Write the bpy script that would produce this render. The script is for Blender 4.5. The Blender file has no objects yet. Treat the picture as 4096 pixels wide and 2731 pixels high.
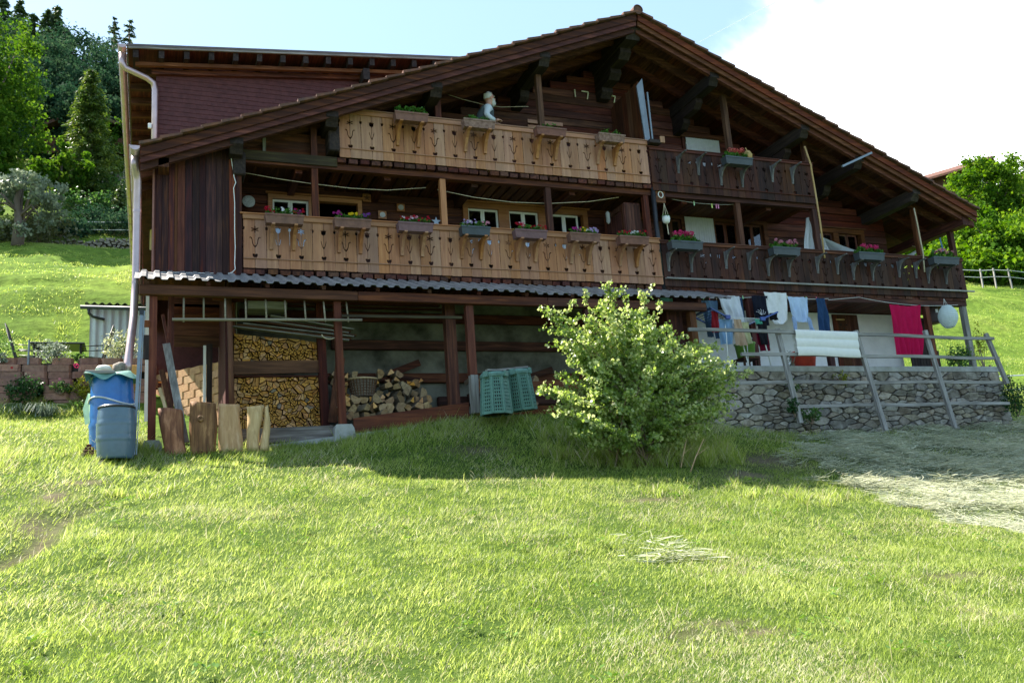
import bpy, math, random
import numpy as np
from mathutils import Vector, Matrix

random.seed(7)
RNG = np.random.default_rng(7)
scene = bpy.context.scene
COL = scene.collection

# ------------------------------------------------------------------ camera
# World frame: X along the chalet's gable front (to the right), Y away from the viewer, Z up.
CAM_POS = np.array([0.0, 0.0, 1.6])
FPX = 915.0
PITCH, ROLL, YAW = math.radians(12.5), math.radians(4.2), math.radians(22.0)


def cam_axes():
    cp, sp = math.cos(PITCH), math.sin(PITCH)
    u = np.array([0, -cp, sp]); h = np.array([0, sp, cp]); r = np.array([1.0, 0, 0])
    d = math.cos(YAW) * r + math.sin(YAW) * h
    n = -math.sin(YAW) * r + math.cos(YAW) * h
    c, s = math.cos(ROLL), math.sin(ROLL)
    R = np.array([[c, s, 0], [-s, c, 0], [0, 0, 1]])
    return np.stack([R @ d, R @ n, R @ u])


CM = cam_axes()
_r, _u, _f = CM @ np.array([1, 0, 0]), CM @ np.array([0, -1, 0]), CM @ np.array([0, 0, 1])
cam_data = bpy.data.cameras.new('camera')
cam_data.sensor_width = 36.0
cam_data.lens = 36.0 * FPX / 1024.0
cam_data.clip_start = 0.05
cam_data.clip_end = 30000.0
cam = bpy.data.objects.new('camera', cam_data)
COL.objects.link(cam)
cam.matrix_world = Matrix(((_r[0], _u[0], -_f[0], CAM_POS[0]), (_r[1], _u[1], -_f[1], CAM_POS[1]),
                           (_r[2], _u[2], -_f[2], CAM_POS[2]), (0, 0, 0, 1)))
scene.camera = cam

# ------------------------------------------------------------------ light
SUN_TO = Vector((-0.56, 0.54, 1.0)).normalized()          # towards the sun: behind the house, to its left
SUN_STRENGTH = 5.0
SKY_STRENGTH = 0.15
EXPOSURE = 1.8
sun_data = bpy.data.lights.new('sun', 'SUN')
sun_data.energy = SUN_STRENGTH
sun_data.angle = math.radians(0.6)
sun_data.color = (1.0, 0.94, 0.83)
sun = bpy.data.objects.new('sun', sun_data)
sun.rotation_euler = SUN_TO.to_track_quat('Z', 'Y').to_euler()
sun.location = (-30, 40, 60)
COL.objects.link(sun)

world = bpy.data.worlds.new('World')
scene.world = world
world.use_nodes = True
wt = world.node_tree
wt.nodes.clear()
w_out = wt.nodes.new('ShaderNodeOutputWorld')
w_bg = wt.nodes.new('ShaderNodeBackground')
w_sky = wt.nodes.new('ShaderNodeTexSky')
w_sky.sky_type = 'NISHITA'
w_sky.sun_disc = False
w_sky.sun_elevation = math.asin(SUN_TO.z)
w_sky.sun_rotation = math.atan2(SUN_TO.x, SUN_TO.y)
w_sky.altitude = 1200
w_sky.air_density = 1.0
w_sky.dust_density = 2.5
w_sky.ozone_density = 1.0
# thin high haze over the whole sky, and a bank of white cloud to the right of the house
w_tc = wt.nodes.new('ShaderNodeTexCoord')
w_n = wt.nodes.new('ShaderNodeTexNoise')
w_n.inputs['Scale'].default_value = 3.2
w_n.inputs['Detail'].default_value = 7
w_n.inputs['Roughness'].default_value = 0.55
w_n.inputs['Distortion'].default_value = 0.3
wt.links.new(w_tc.outputs['Generated'], w_n.inputs['Vector'])
w_dot = wt.nodes.new('ShaderNodeVectorMath'); w_dot.operation = 'DOT_PRODUCT'
_c = CM @ np.array([(5200 / 4 - 512) / FPX, (250 / 4 - 341.4) / FPX, 1.0]); _c = _c / np.linalg.norm(_c)
w_dot.inputs[1].default_value = tuple(_c)
wt.links.new(w_tc.outputs['Generated'], w_dot.inputs[0])
w_ma = wt.nodes.new('ShaderNodeMath'); w_ma.operation = 'MULTIPLY_ADD'; w_ma.inputs[1].default_value = 0.26
wt.links.new(w_n.outputs['Fac'], w_ma.inputs[0]); wt.links.new(w_dot.outputs['Value'], w_ma.inputs[2])
w_mr = wt.nodes.new('ShaderNodeMapRange'); w_mr.inputs['From Min'].default_value = 1.015; w_mr.inputs['From Max'].default_value = 1.09; w_mr.clamp = True
w_r = wt.nodes.new('ShaderNodeValToRGB')
w_r.color_ramp.interpolation = 'EASE'
wt.links.new(w_ma.outputs[0], w_mr.inputs['Value'])
wt.links.new(w_mr.outputs[0], w_r.inputs['Fac'])
w_haze = wt.nodes.new('ShaderNodeMixRGB'); w_haze.inputs['Fac'].default_value = 0.62
w_haze.inputs['Color2'].default_value = (1.02, 1.56, 1.92, 1)
wt.links.new(w_sky.outputs['Color'], w_haze.inputs['Color1'])
w_mix = wt.nodes.new('ShaderNodeMixRGB')
w_mix.inputs['Color2'].default_value = (6.0, 6.1, 6.2, 1)
wt.links.new(w_r.outputs['Color'], w_mix.inputs['Fac'])
wt.links.new(w_haze.outputs['Color'], w_mix.inputs['Color1'])
wt.links.new(w_mix.outputs['Color'], w_bg.inputs['Color'])
w_bg.inputs['Strength'].default_value = SKY_STRENGTH
wt.links.new(w_bg.outputs['Background'], w_out.inputs['Surface'])

scene.render.engine = 'CYCLES'
scene.cycles.use_denoising = True
scene.cycles.max_bounces = 6
scene.cycles.transparent_max_bounces = 8
scene.view_settings.view_transform = 'Standard'
scene.view_settings.look = 'None'
scene.view_settings.exposure = EXPOSURE
scene.view_settings.gamma = 1.0
scene.view_settings.use_curve_mapping = False


def at(x, y, Y):
    """Point on the plane Y that the picture shows at (x, y) of a 4096 px wide frame."""
    r = CM @ np.array([(x / 4 - 512) / FPX, (y / 4 - 341.4) / FPX, 1.0])
    return CAM_POS + r * (Y / r[1])


# ------------------------------------------------------------------ helpers
def link(o):
    COL.objects.link(o)
    return o


def empty(name, loc):
    o = bpy.data.objects.new(name, None)
    o.empty_display_size = 0.2
    o.location = loc
    return link(o)


def attach(o, parent):
    if parent is not None:
        o.parent = parent
        p = parent
        M = Matrix.Identity(4)
        chain = []
        while p is not None:
            chain.append(p)
            p = p.parent
        for p in reversed(chain):
            loc = Matrix.LocRotScale(p.location, p.rotation_euler, p.scale)
            M = M @ p.matrix_parent_inverse @ loc if p.parent else loc
        o.matrix_parent_inverse = M.inverted()
    return o


def tag(o, label=None, cat=None, group=None, kind=None):
    if label: o['label'] = label
    if cat: o['category'] = cat
    if group: o['group'] = group
    if kind: o['kind'] = kind
    return o


def thing(name, loc, label, cat, group=None):
    return tag(empty(name, loc), label, cat, group)


def inst(name, mesh, parent=None, loc=(0, 0, 0), rot=(0, 0, 0), scale=(1, 1, 1)):
    o = bpy.data.objects.new(name, mesh)
    o.location = loc
    o.rotation_euler = rot
    o.scale = scale
    link(o)
    return attach(o, parent)


class MB:
    """Collects vertices and faces; build() links them as one mesh object."""

    def __init__(self):
        self.v = []
        self.f = []
        self.mi = []

    def add(self, vs, fs, m=0):
        b = len(self.v)
        self.v.extend([tuple(map(float, p)) for p in vs])
        self.f.extend([tuple(i + b for i in q) for q in fs])
        self.mi.extend([m] * len(fs))
        return self

    def box(self, x0, x1, y0, y1, z0, z1, m=0):
        vs = [(x0, y0, z0), (x1, y0, z0), (x1, y1, z0), (x0, y1, z0), (x0, y0, z1), (x1, y0, z1), (x1, y1, z1), (x0, y1, z1)]
        fs = [(0, 3, 2, 1), (4, 5, 6, 7), (0, 1, 5, 4), (1, 2, 6, 5), (2, 3, 7, 6), (3, 0, 4, 7)]
        return self.add(vs, fs, m)

    def cbox(self, x0, x1, y0, y1, z0, z1, c=0.01, m=0):
        """box with chamfered edges"""
        vs = []
        for z, i in ((z0, c), (z0 + c, 0), (z1 - c, 0), (z1, c)):
            a, b, e, d = x0 + i, x1 - i, y0 + i, y1 - i
            if i == 0:
                ring = [(a, e + c), (a + c, e), (b - c, e), (b, e + c), (b, d - c), (b - c, d), (a + c, d), (a, d - c)]
            else:
                ring = [(a, e + c * .3), (a + c * .3, e), (b - c * .3, e), (b, e + c * .3), (b, d - c * .3), (b - c * .3, d), (a + c * .3, d), (a, d - c * .3)]
            vs += [(p[0], p[1], z) for p in ring]
        fs = [tuple(reversed(range(8))), tuple(range(24, 32))]
        for k in range(3):
            for i in range(8):
                j = (i + 1) % 8
                fs.append((k * 8 + i, k * 8 + j, k * 8 + 8 + j, k * 8 + 8 + i))
        return self.add(vs, fs, m)

    def beam(self, p, q, w, h, up=(0, 0, 1), m=0, w2=None, h2=None):
        p, q = Vector(p), Vector(q)
        d = (q - p).normalized()
        s = d.cross(Vector(up))
        if s.length < 1e-4: s = d.cross(Vector((1, 0, 0)))
        s.normalize()
        t = s.cross(d).normalized()
        w2 = w if w2 is None else w2
        h2 = h if h2 is None else h2
        vs = [p + s * (a * w / 2) + t * (b * h / 2) for a, b in ((-1, -1), (1, -1), (1, 1), (-1, 1))]
        vs += [q + s * (a * w2 / 2) + t * (b * h2 / 2) for a, b in ((-1, -1), (1, -1), (1, 1), (-1, 1))]
        fs = [(3, 2, 1, 0), (4, 5, 6, 7), (0, 1, 5, 4), (1, 2, 6, 5), (2, 3, 7, 6), (3, 0, 4, 7)]
        return self.add(vs, fs, m)

    def tube(self, pts, r, n=8, m=0, cap=True):
        pts = [Vector(p) for p in pts]
        rs = r if isinstance(r, (list, tuple)) else [r] * len(pts)
        vs, fs = [], []
        ref = None
        for i, p in enumerate(pts):
            d = (pts[min(i + 1, len(pts) - 1)] - pts[max(i - 1, 0)])
            d = d.normalized() if d.length > 1e-9 else Vector((0, 0, 1))
            if ref is None or abs(ref.dot(d)) > .98:
                ref = Vector((0, 0, 1)) if abs(d.z) < .9 else Vector((1, 0, 0))
            s = d.cross(ref).normalized()
            t = s.cross(d).normalized()
            ref = t
            for k in range(n):
                a = 2 * math.pi * k / n
                vs.append(p + (s * math.cos(a) + t * math.sin(a)) * rs[i])
        for i in range(len(pts) - 1):
            for k in range(n):
                k2 = (k + 1) % n
                fs.append((i * n + k, i * n + k2, (i + 1) * n + k2, (i + 1) * n + k))
        if cap:
            fs.append(tuple(reversed(range(n))))
            fs.append(tuple((len(pts) - 1) * n + k for k in range(n)))
        return self.add(vs, fs, m)

    def lathe(self, prof, c, n=20, m=0, sx=1, sy=1):
        vs, fs = [], []
        for (r, z) in prof:
            for k in range(n):
                a = 2 * math.pi * k / n
                vs.append((c[0] + sx * r * math.cos(a), c[1] + sy * r * math.sin(a), c[2] + z))
        for i in range(len(prof) - 1):
            for k in range(n):
                k2 = (k + 1) % n
                fs.append((i * n + k, i * n + k2, (i + 1) * n + k2, (i + 1) * n + k))
        fs.append(tuple(reversed(range(n))))
        fs.append(tuple((len(prof) - 1) * n + k for k in range(n)))
        return self.add(vs, fs, m)

    def prism(self, poly, axis, a, b, m=0):
        """extrude a 2D polygon along an axis: 'x' -> (y,z), 'y' -> (x,z), 'z' -> (x,y)"""
        def P(u, v, w):
            return {'x': (w, u, v), 'y': (u, w, v), 'z': (u, v, w)}[axis]
        n = len(poly)
        vs = [P(u, v, a) for u, v in poly] + [P(u, v, b) for u, v in poly]
        fs = [tuple(range(n)), tuple(reversed(range(n, 2 * n)))]
        for i in range(n):
            j = (i + 1) % n
            fs.append((j, i, i + n, j + n))
        return self.add(vs, fs, m)

    def mesh(self, name, mats, smooth=False):
        me = bpy.data.meshes.new(name)
        me.from_pydata(self.v, [], self.f)
        mats = mats if isinstance(mats, (list, tuple)) else [mats]
        for m in mats: me.materials.append(m)
        if len(mats) > 1: me.polygons.foreach_set('material_index', self.mi)
        if smooth: me.polygons.foreach_set('use_smooth', [True] * len(me.polygons))
        me.update()
        return me

    def build(self, name, mats, parent=None, smooth=False):
        return inst(name, self.mesh(name, mats, smooth), parent)


def np_mesh(name, V, F, mats, smooth=False, mi=None):
    """fast mesh: V (n,3); F (k,3) or (k,4), or a list of such arrays"""
    Fs = F if isinstance(F, list) else [F]
    me = bpy.data.meshes.new(name)
    me.vertices.add(len(V))
    me.vertices.foreach_set('co', np.ascontiguousarray(V, dtype=np.float32).ravel())
    nl = sum(f.size for f in Fs)
    npoly = sum(len(f) for f in Fs)
    me.loops.add(nl)
    me.loops.foreach_set('vertex_index', np.concatenate([f.ravel() for f in Fs]).astype(np.int32))
    me.polygons.add(npoly)
    tot = np.concatenate([np.full(len(f), f.shape[1]) for f in Fs]).astype(np.int32)
    start = np.concatenate([[0], np.cumsum(tot)[:-1]]).astype(np.int32)
    me.polygons.foreach_set('loop_start', start)
    me.polygons.foreach_set('loop_total', tot)
    if smooth: me.polygons.foreach_set('use_smooth', np.ones(npoly, dtype=bool))
    mats = mats if isinstance(mats, (list, tuple)) else [mats]
    for m in mats: me.materials.append(m)
    if mi is not None: me.polygons.foreach_set('material_index', np.asarray(mi, dtype=np.int32))
    me.update(calc_edges=True)
    me.validate()
    return me


# value noise for terrain and scattering
_perm = RNG.random((256, 256))


def vnoise(x, y):
    x = np.asarray(x, float); y = np.asarray(y, float)
    xi = np.floor(x).astype(int); yi = np.floor(y).astype(int)
    fx = x - xi; fy = y - yi
    fx = fx * fx * (3 - 2 * fx); fy = fy * fy * (3 - 2 * fy)
    a = _perm[xi % 256, yi % 256]; b = _perm[(xi + 1) % 256, yi % 256]
    c = _perm[xi % 256, (yi + 1) % 256]; d = _perm[(xi + 1) % 256, (yi + 1) % 256]
    return (a * (1 - fx) + b * fx) * (1 - fy) + (c * (1 - fx) + d * fx) * fy


def fbm(x, y, o=4):
    s = 0; a = 1.0; t = 0
    for k in range(o):
        s = s + a * vnoise(x * 2 ** k + 17.3 * k, y * 2 ** k + 5.1 * k); t += a; a *= .5
    return s / t


# ------------------------------------------------------------------ materials
def nodes(name):
    m = bpy.data.materials.new(name)
    m.use_nodes = True
    nt = m.node_tree
    nt.nodes.clear()
    out = nt.nodes.new('ShaderNodeOutputMaterial')
    b = nt.nodes.new('ShaderNodeBsdfPrincipled')
    nt.links.new(b.outputs[0], out.inputs['Surface'])
    return m, nt, b, out


def N(nt, t, **kw):
    n = nt.nodes.new('ShaderNode' + t)
    for k, v in kw.items():
        if k in n.inputs.keys() if hasattr(n.inputs, 'keys') else False:
            n.inputs[k].default_value = v
        else:
            setattr(n, k, v)
    return n


def ramp(nt, fac, stops):
    r = nt.nodes.new('ShaderNodeValToRGB')
    e = r.color_ramp.elements
    while len(e) < len(stops): e.new(0.5)
    for i, (p, c) in enumerate(stops):
        e[i].position = p
        e[i].color = (*c, 1) if len(c) == 3 else c
    nt.links.new(fac, r.inputs['Fac'])
    return r


def coords(nt, scale=(1, 1, 1), shift=True):
    """object coordinates, shifted at random for every object so that copies differ"""
    tc = nt.nodes.new('ShaderNodeTexCoord')
    src = tc.outputs['Object']
    if shift:
        oi = nt.nodes.new('ShaderNodeObjectInfo')
        mu = N(nt, 'Math', operation='MULTIPLY'); mu.inputs[1].default_value = 37.0
        nt.links.new(oi.outputs['Random'], mu.inputs[0])
        va = N(nt, 'VectorMath', operation='ADD')
        nt.links.new(src, va.inputs[0]); nt.links.new(mu.outputs[0], va.inputs[1])
        src = va.outputs[0]
    mp = nt.nodes.new('ShaderNodeMapping')
    mp.inputs['Scale'].default_value = scale
    nt.links.new(src, mp.inputs['Vector'])
    return mp.outputs['Vector']


def noise(nt, vec, scale, detail=4, rough=.55, dist=0.0):
    n = nt.nodes.new('ShaderNodeTexNoise')
    n.inputs['Scale'].default_value = scale
    n.inputs['Detail'].default_value = detail
    n.inputs['Roughness'].default_value = rough
    n.inputs['Distortion'].default_value = dist
    nt.links.new(vec, n.inputs['Vector'])
    return n.outputs['Fac']


def hsv_random(nt, col, val=.25, hue=.02, sat=.1):
    """per-object variation of a colour"""
    oi = nt.nodes.new('ShaderNodeObjectInfo')
    h = nt.nodes.new('ShaderNodeHueSaturation')
    wn = nt.nodes.new('ShaderNodeTexWhiteNoise'); wn.noise_dimensions = '1D'
    nt.links.new(oi.outputs['Random'], wn.inputs['W'])
    sp = nt.nodes.new('ShaderNodeSeparateColor')
    nt.links.new(wn.outputs['Color'], sp.inputs[0])
    for i, (inp, amp, mid) in enumerate((('Hue', hue, .5), ('Saturation', sat, 1.), ('Value', val, 1.))):
        mr = nt.nodes.new('ShaderNodeMapRange')
        mr.inputs['To Min'].default_value = mid - amp
        mr.inputs['To Max'].default_value = mid + amp
        nt.links.new(sp.outputs[i], mr.inputs['Value'])
        nt.links.new(mr.outputs[0], h.inputs[inp])
    nt.links.new(col, h.inputs['Color'])
    return h.outputs['Color']


def bump(nt, b, fac, strength=.3, dist=.01):
    bp = nt.nodes.new('ShaderNodeBump')
    bp.inputs['Strength'].default_value = strength
    bp.inputs['Distance'].default_value = dist
    nt.links.new(fac, bp.inputs['Height'])
    nt.links.new(bp.outputs['Normal'], b.inputs['Normal'])


def wood(name, dark, mid, light, axis='x', rough=.75, val=.25, hue=.012, blotch=.35, grain=1.0, spec=.25, blotch_col=None):
    m, nt, b, out = nodes(name)
    s = {'x': (.6, 9, 9), 'y': (9, .6, 9), 'z': (9, 9, .6)}[axis]
    v = coords(nt, s)
    g = noise(nt, v, 2.2 * grain, 7, .62, .35)
    r = ramp(nt, g, [(.28, dark), (.5, mid), (.72, light)])
    v2 = coords(nt, {'x': (.5, 1.4, 1.4), 'y': (1.4, .5, 1.4), 'z': (1.4, 1.4, .5)}[axis])
    bl = noise(nt, v2, 1.6, 4, .6)
    br = ramp(nt, bl, [(.42, (0, 0, 0)), (.68, (1, 1, 1))])
    mx = N(nt, 'MixRGB', blend_type='MIX')
    mm = N(nt, 'Math', operation='MULTIPLY'); mm.inputs[1].default_value = blotch
    nt.links.new(br.outputs[0], mm.inputs[0]); nt.links.new(mm.outputs[0], mx.inputs['Fac'])
    nt.links.new(r.outputs[0], mx.inputs['Color1'])
    mx.inputs['Color2'].default_value = (*(blotch_col or dark), 1)
    c = hsv_random(nt, mx.outputs[0], val, hue, .12)
    nt.links.new(c, b.inputs['Base Color'])
    b.inputs['Roughness'].default_value = rough
    b.inputs['Specular IOR Level'].default_value = spec
    bump(nt, b, g, .5, .006)
    return m


def plain(name, col, rough=.6, metal=0.0, var=.08, scale=6.0, val=.05, spec=.4, bmp=.0, col2=None, detail=5):
    m, nt, b, out = nodes(name)
    v = coords(nt)
    n = noise(nt, v, scale, detail, .6)
    c2 = col2 or tuple(x * (1 - 3 * var) for x in col)
    c1 = tuple(min(1, x * (1 + var)) for x in col)
    r = ramp(nt, n, [(.3, c2), (.62, c1)])
    nt.links.new(hsv_random(nt, r.outputs[0], val, .006, .05), b.inputs['Base Color'])
    b.inputs['Roughness'].default_value = rough
    b.inputs['Metallic'].default_value = metal
    b.inputs['Specular IOR Level'].default_value = spec
    if bmp: bump(nt, b, n, bmp, .01)
    return m


def leafmat(name, c1, c2, c3, trans=.45, rough=.5, pscale=.8, val=.0, spec=.3, hsat=1.1):
    """leaf: diffuse and translucent, varied per leaf and in drifts"""
    m, nt, b, out = nodes(name)
    geo = nt.nodes.new('ShaderNodeNewGeometry')
    pn = noise(nt, geo.outputs['Position'], pscale, 3, .6)
    ad = N(nt, 'Math', operation='MULTIPLY_ADD')
    nt.links.new(geo.outputs['Random Per Island'], ad.inputs[0])
    ad.inputs[1].default_value = .5
    nt.links.new(pn, ad.inputs[2])
    r = ramp(nt, ad.outputs[0], [(.45, c1), (.75, c2), (1.0, c3)])
    col = r.outputs[0]
    if val: col = hsv_random(nt, col, val, .02, .1)
    nt.links.new(col, b.inputs['Base Color'])
    b.inputs['Roughness'].default_value = rough
    b.inputs['Specular IOR Level'].default_value = spec
    t = nt.nodes.new('ShaderNodeBsdfTranslucent')
    hs = nt.nodes.new('ShaderNodeHueSaturation')
    hs.inputs['Hue'].default_value = .49
    hs.inputs['Saturation'].default_value = hsat
    hs.inputs['Value'].default_value = 1.5
    nt.links.new(col, hs.inputs['Color'])
    nt.links.new(hs.outputs[0], t.inputs['Color'])
    mx = nt.nodes.new('ShaderNodeMixShader')
    mx.inputs['Fac'].default_value = trans
    nt.links.new(b.outputs[0], mx.inputs[1]); nt.links.new(t.outputs[0], mx.inputs[2])
    nt.links.new(mx.outputs[0], out.inputs['Surface'])
    return m


def cloth(name, col, var=.06, trans=.25, rough=.9, scale=9.0):
    m, nt, b, out = nodes(name)
    n = noise(nt, coords(nt), scale, 5, .6)
    r = ramp(nt, n, [(.3, tuple(x * (1 - 2.5 * var) for x in col)), (.65, col)])
    nt.links.new(r.outputs[0], b.inputs['Base Color'])
    b.inputs['Roughness'].default_value = rough
    b.inputs['Specular IOR Level'].default_value = .1
    t = nt.nodes.new('ShaderNodeBsdfTranslucent')
    nt.links.new(r.outputs[0], t.inputs['Color'])
    mx = nt.nodes.new('ShaderNodeMixShader'); mx.inputs['Fac'].default_value = trans
    nt.links.new(b.outputs[0], mx.inputs[1]); nt.links.new(t.outputs[0], mx.inputs[2])
    nt.links.new(mx.outputs[0], out.inputs['Surface'])
    return m


def stonemat(name):
    m, nt, b, out = nodes(name)
    v = coords(nt)
    n = noise(nt, v, 6, 7, .65); n2 = noise(nt, v, 1.5, 3)
    r = ramp(nt, n, [(.28, (.10, .086, .07)), (.5, (.24, .213, .177)), (.72, (.39, .352, .30))])
    nt.links.new(hsv_random(nt, r.outputs[0], .36, .015, .4), b.inputs['Base Color'])
    b.inputs['Roughness'].default_value = .93
    b.inputs['Specular IOR Level'].default_value = .2
    bump(nt, b, n, 1.0, .02)
    return m


def glassmat(name, tint=(.9, .95, 1.0)):
    m, nt, b, out = nodes(name)
    g = nt.nodes.new('ShaderNodeBsdfGlossy'); g.inputs['Roughness'].default_value = .03
    t = nt.nodes.new('ShaderNodeBsdfTransparent'); t.inputs['Color'].default_value = (*tint, 1)
    fr = nt.nodes.new('ShaderNodeFresnel'); fr.inputs['IOR'].default_value = 1.6
    ad = N(nt, 'Math', operation='ADD'); ad.inputs[1].default_value = .06; ad.use_clamp = True
    nt.links.new(fr.outputs[0], ad.inputs[0])
    mx = nt.nodes.new('ShaderNodeMixShader')
    nt.links.new(ad.outputs[0], mx.inputs['Fac'])
    nt.links.new(t.outputs[0], mx.inputs[1]); nt.links.new(g.outputs[0], mx.inputs[2])
    nt.links.new(mx.outputs[0], out.inputs['Surface'])
    return m


M = {}
DK, MD, LT = (.026, .0078, .006), (.074, .0225, .0145), (.18, .060, .031)
for ax in 'xyz':
    M['old_' + ax] = wood('old_timber_' + ax, DK, MD, LT, ax, val=.3, hue=.012, blotch=.45)
    M['black_' + ax] = wood('sooty_timber_' + ax, (.012, .008, .008), (.03, .020, .018), (.065, .045, .036), ax, val=.25, blotch=.3)
    M['warm_' + ax] = wood('brown_timber_' + ax, (.038, .0125, .007), (.095, .033, .016), (.19, .072, .034), ax, val=.28, blotch=.35)
    M['grey_' + ax] = wood('weathered_grey_wood_' + ax, (.11, .10, .095), (.24, .225, .21), (.40, .38, .36), ax, val=.15, blotch=.2)
    M['light_' + ax] = wood('varnished_light_wood_' + ax, (.255, .103, .046), (.355, .158, .073), (.455, .223, .108), ax, rough=.5, val=.12, hue=.004, blotch=.45, blotch_col=(.22, .098, .05), spec=.35)
M['maroon_z'] = wood('maroon_stained_plank', (.018, .006, .009), (.046, .0135, .015), (.13, .034, .018), 'z', val=.45, hue=.02, blotch=.35, blotch_col=(.028, .012, .018))
M['dark_board'] = wood('dark_balcony_board', (.013, .005, .0045), (.031, .011, .008), (.065, .025, .015), 'z', val=.28, blotch=.25, blotch_col=(.16, .06, .02))
M['dimgrey_x'] = wood('dim_grey_board', (.05, .04, .035), (.13, .11, .10), (.26, .24, .22), 'x', val=.2, blotch=.5)
M['dimgrey_z'] = wood('dim_grey_wood', (.06, .055, .055), (.13, .125, .125), (.22, .21, .21), 'z', val=.2)
M['moss'] = wood('mossy_wood', (.015, .009, .005), (.045, .032, .014), (.10, .085, .035), 'x', blotch=.5)
M['redbrown_z'] = wood('red_brown_post', (.055, .015, .008), (.12, .035, .016), (.2, .07, .03), 'z', val=.2)
M['redbrown_x'] = wood('red_brown_board', (.055, .015, .008), (.13, .042, .018), (.24, .09, .035), 'x', val=.2, blotch=.4, blotch_col=(.02, .01, .008))
M['logend'] = wood('split_log', (.34, .15, .045), (.52, .26, .085), (.66, .38, .15), 'y', val=.26, hue=.008, blotch=.2)
M['heapend'] = wood('dull_split_end', (.16, .095, .045), (.27, .17, .085), (.38, .26, .14), 'y', val=.3, hue=.01, blotch=.25)
M['loggrey'] = wood('weathered_split_log', (.11, .08, .055), (.21, .16, .11), (.34, .27, .19), 'y', val=.25, hue=.012, blotch=.2)
M['polewood'] = wood('old_ladder_wood', (.13, .105, .07), (.23, .195, .135), (.34, .30, .21), 'x', val=.15)
M['bark'] = wood('bark_slab', (.06, .025, .012), (.20, .085, .032), (.44, .22, .09), 'z', val=.3, blotch=.5, grain=.7)
M['slab'] = wood('pale_slab', (.32, .20, .09), (.48, .31, .15), (.62, .44, .25), 'z', val=.15, blotch=.3)
M['plaster'] = plain('white_plaster', (.86, .86, .84), .9, var=.04, scale=2.5, col2=(.76, .76, .74), bmp=.35)
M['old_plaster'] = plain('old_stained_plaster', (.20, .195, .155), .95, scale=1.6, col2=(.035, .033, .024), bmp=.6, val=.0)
M['concrete'] = plain('concrete', (.34, .34, .33), .9, scale=4, col2=(.22, .22, .20), bmp=.3)
M['stone'] = stonemat('field_stone')
M['mortar'] = plain('dark_joint', (.05, .044, .036), 1.0, scale=6)
M['block'] = plain('reddish_planter_block', (.30, .165, .125), .92, scale=14, col2=(.20, .105, .08), val=.18, bmp=.5)
M['tile'] = plain('roof_tile', (.16, .066, .04), .85, scale=7, col2=(.06, .036, .03), val=.25, bmp=.4)
M['gutter'] = plain('brown_gutter_metal', (.52, .38, .38), .30, metal=.55, scale=5, var=.05, spec=.6)
M['steel'] = plain('galvanised_sheet', (.22, .25, .28), .45, metal=.5, scale=4, var=.06)
M['corr'] = plain('corrugated_sheet', (.23, .22, .215), .5, metal=.0, scale=3, col2=(.13, .122, .12), spec=.5)
M['shedwall'] = plain('pale_corrugated_wall', (.56, .57, .58), .7, scale=2, var=.05)
M['black'] = plain('black_metal', (.02, .02, .022), .4, var=.05)
M['white'] = plain('white_paint', (.78, .78, .76), .45, var=.02)
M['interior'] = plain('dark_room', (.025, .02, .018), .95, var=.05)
M['glass'] = glassmat('window_glass')
M['lace'] = cloth('lace_curtain', (.80, .80, .82), .05, .4)
M['rope'] = plain('rope', (.52, .44, .30), .9, scale=30)
M['wire'] = plain('pale_line', (.62, .62, .60), .7)
M['shingle'] = plain('brown_shingle', (.092, .030, .030), .8, scale=9, col2=(.066, .021, .022), val=0, bmp=.3)
# ------------------------------------------------------------------ terrain
def _tab(pts):
    ys = np.arange(-60, 400, .25)
    z = np.interp(ys, [p[0] for p in pts], [p[1] for p in pts])
    k = np.ones(9) / 9
    zs = np.convolve(np.pad(z, 4, mode='edge'), k, 'valid')
    return ys, zs


_near = [(y, 3.4 * (y / 15.6) ** 1.35) for y in np.arange(0, 15.7, .6)]
OPEN = _tab([(-60, -9), (-8, -1.0)] + _near + [(16.5, 3.65), (20, 4.85), (25, 7.2), (30, 10.3), (36, 13.7), (45, 18.0), (52, 21.0), (60, 27.0), (80, 39), (120, 58), (200, 84), (400, 110)])
YARD = _tab([(-60, -9), (-8, -1.0)] + _near + [(16.5, 3.7), (20.1, 4.75), (20.6, 4.75), (20.9, 5.85), (24.5, 5.95), (26.5, 7.1), (30, 9.6), (36, 12.7), (42, 15.3), (45, 16.0), (45.6, 16.1), (46.6, 17.3), (52, 21.0), (56, 23.5), (60, 26.0), (80, 39), (120, 58), (200, 84), (400, 110)])
PIT = _tab([(-60, -9), (-8, -1.0)] + _near + [(16.5, 3.65), (18, 3.8), (29, 4.2), (31, 10.3), (36, 13.4), (45, 17.6), (52, 21.0), (60, 27.0), (80, 39), (120, 58), (200, 84), (400, 110)])


def sstep(a, b, x):
    t = np.clip((x - a) / (b - a), 0, 1)
    return t * t * (3 - 2 * t)


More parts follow.
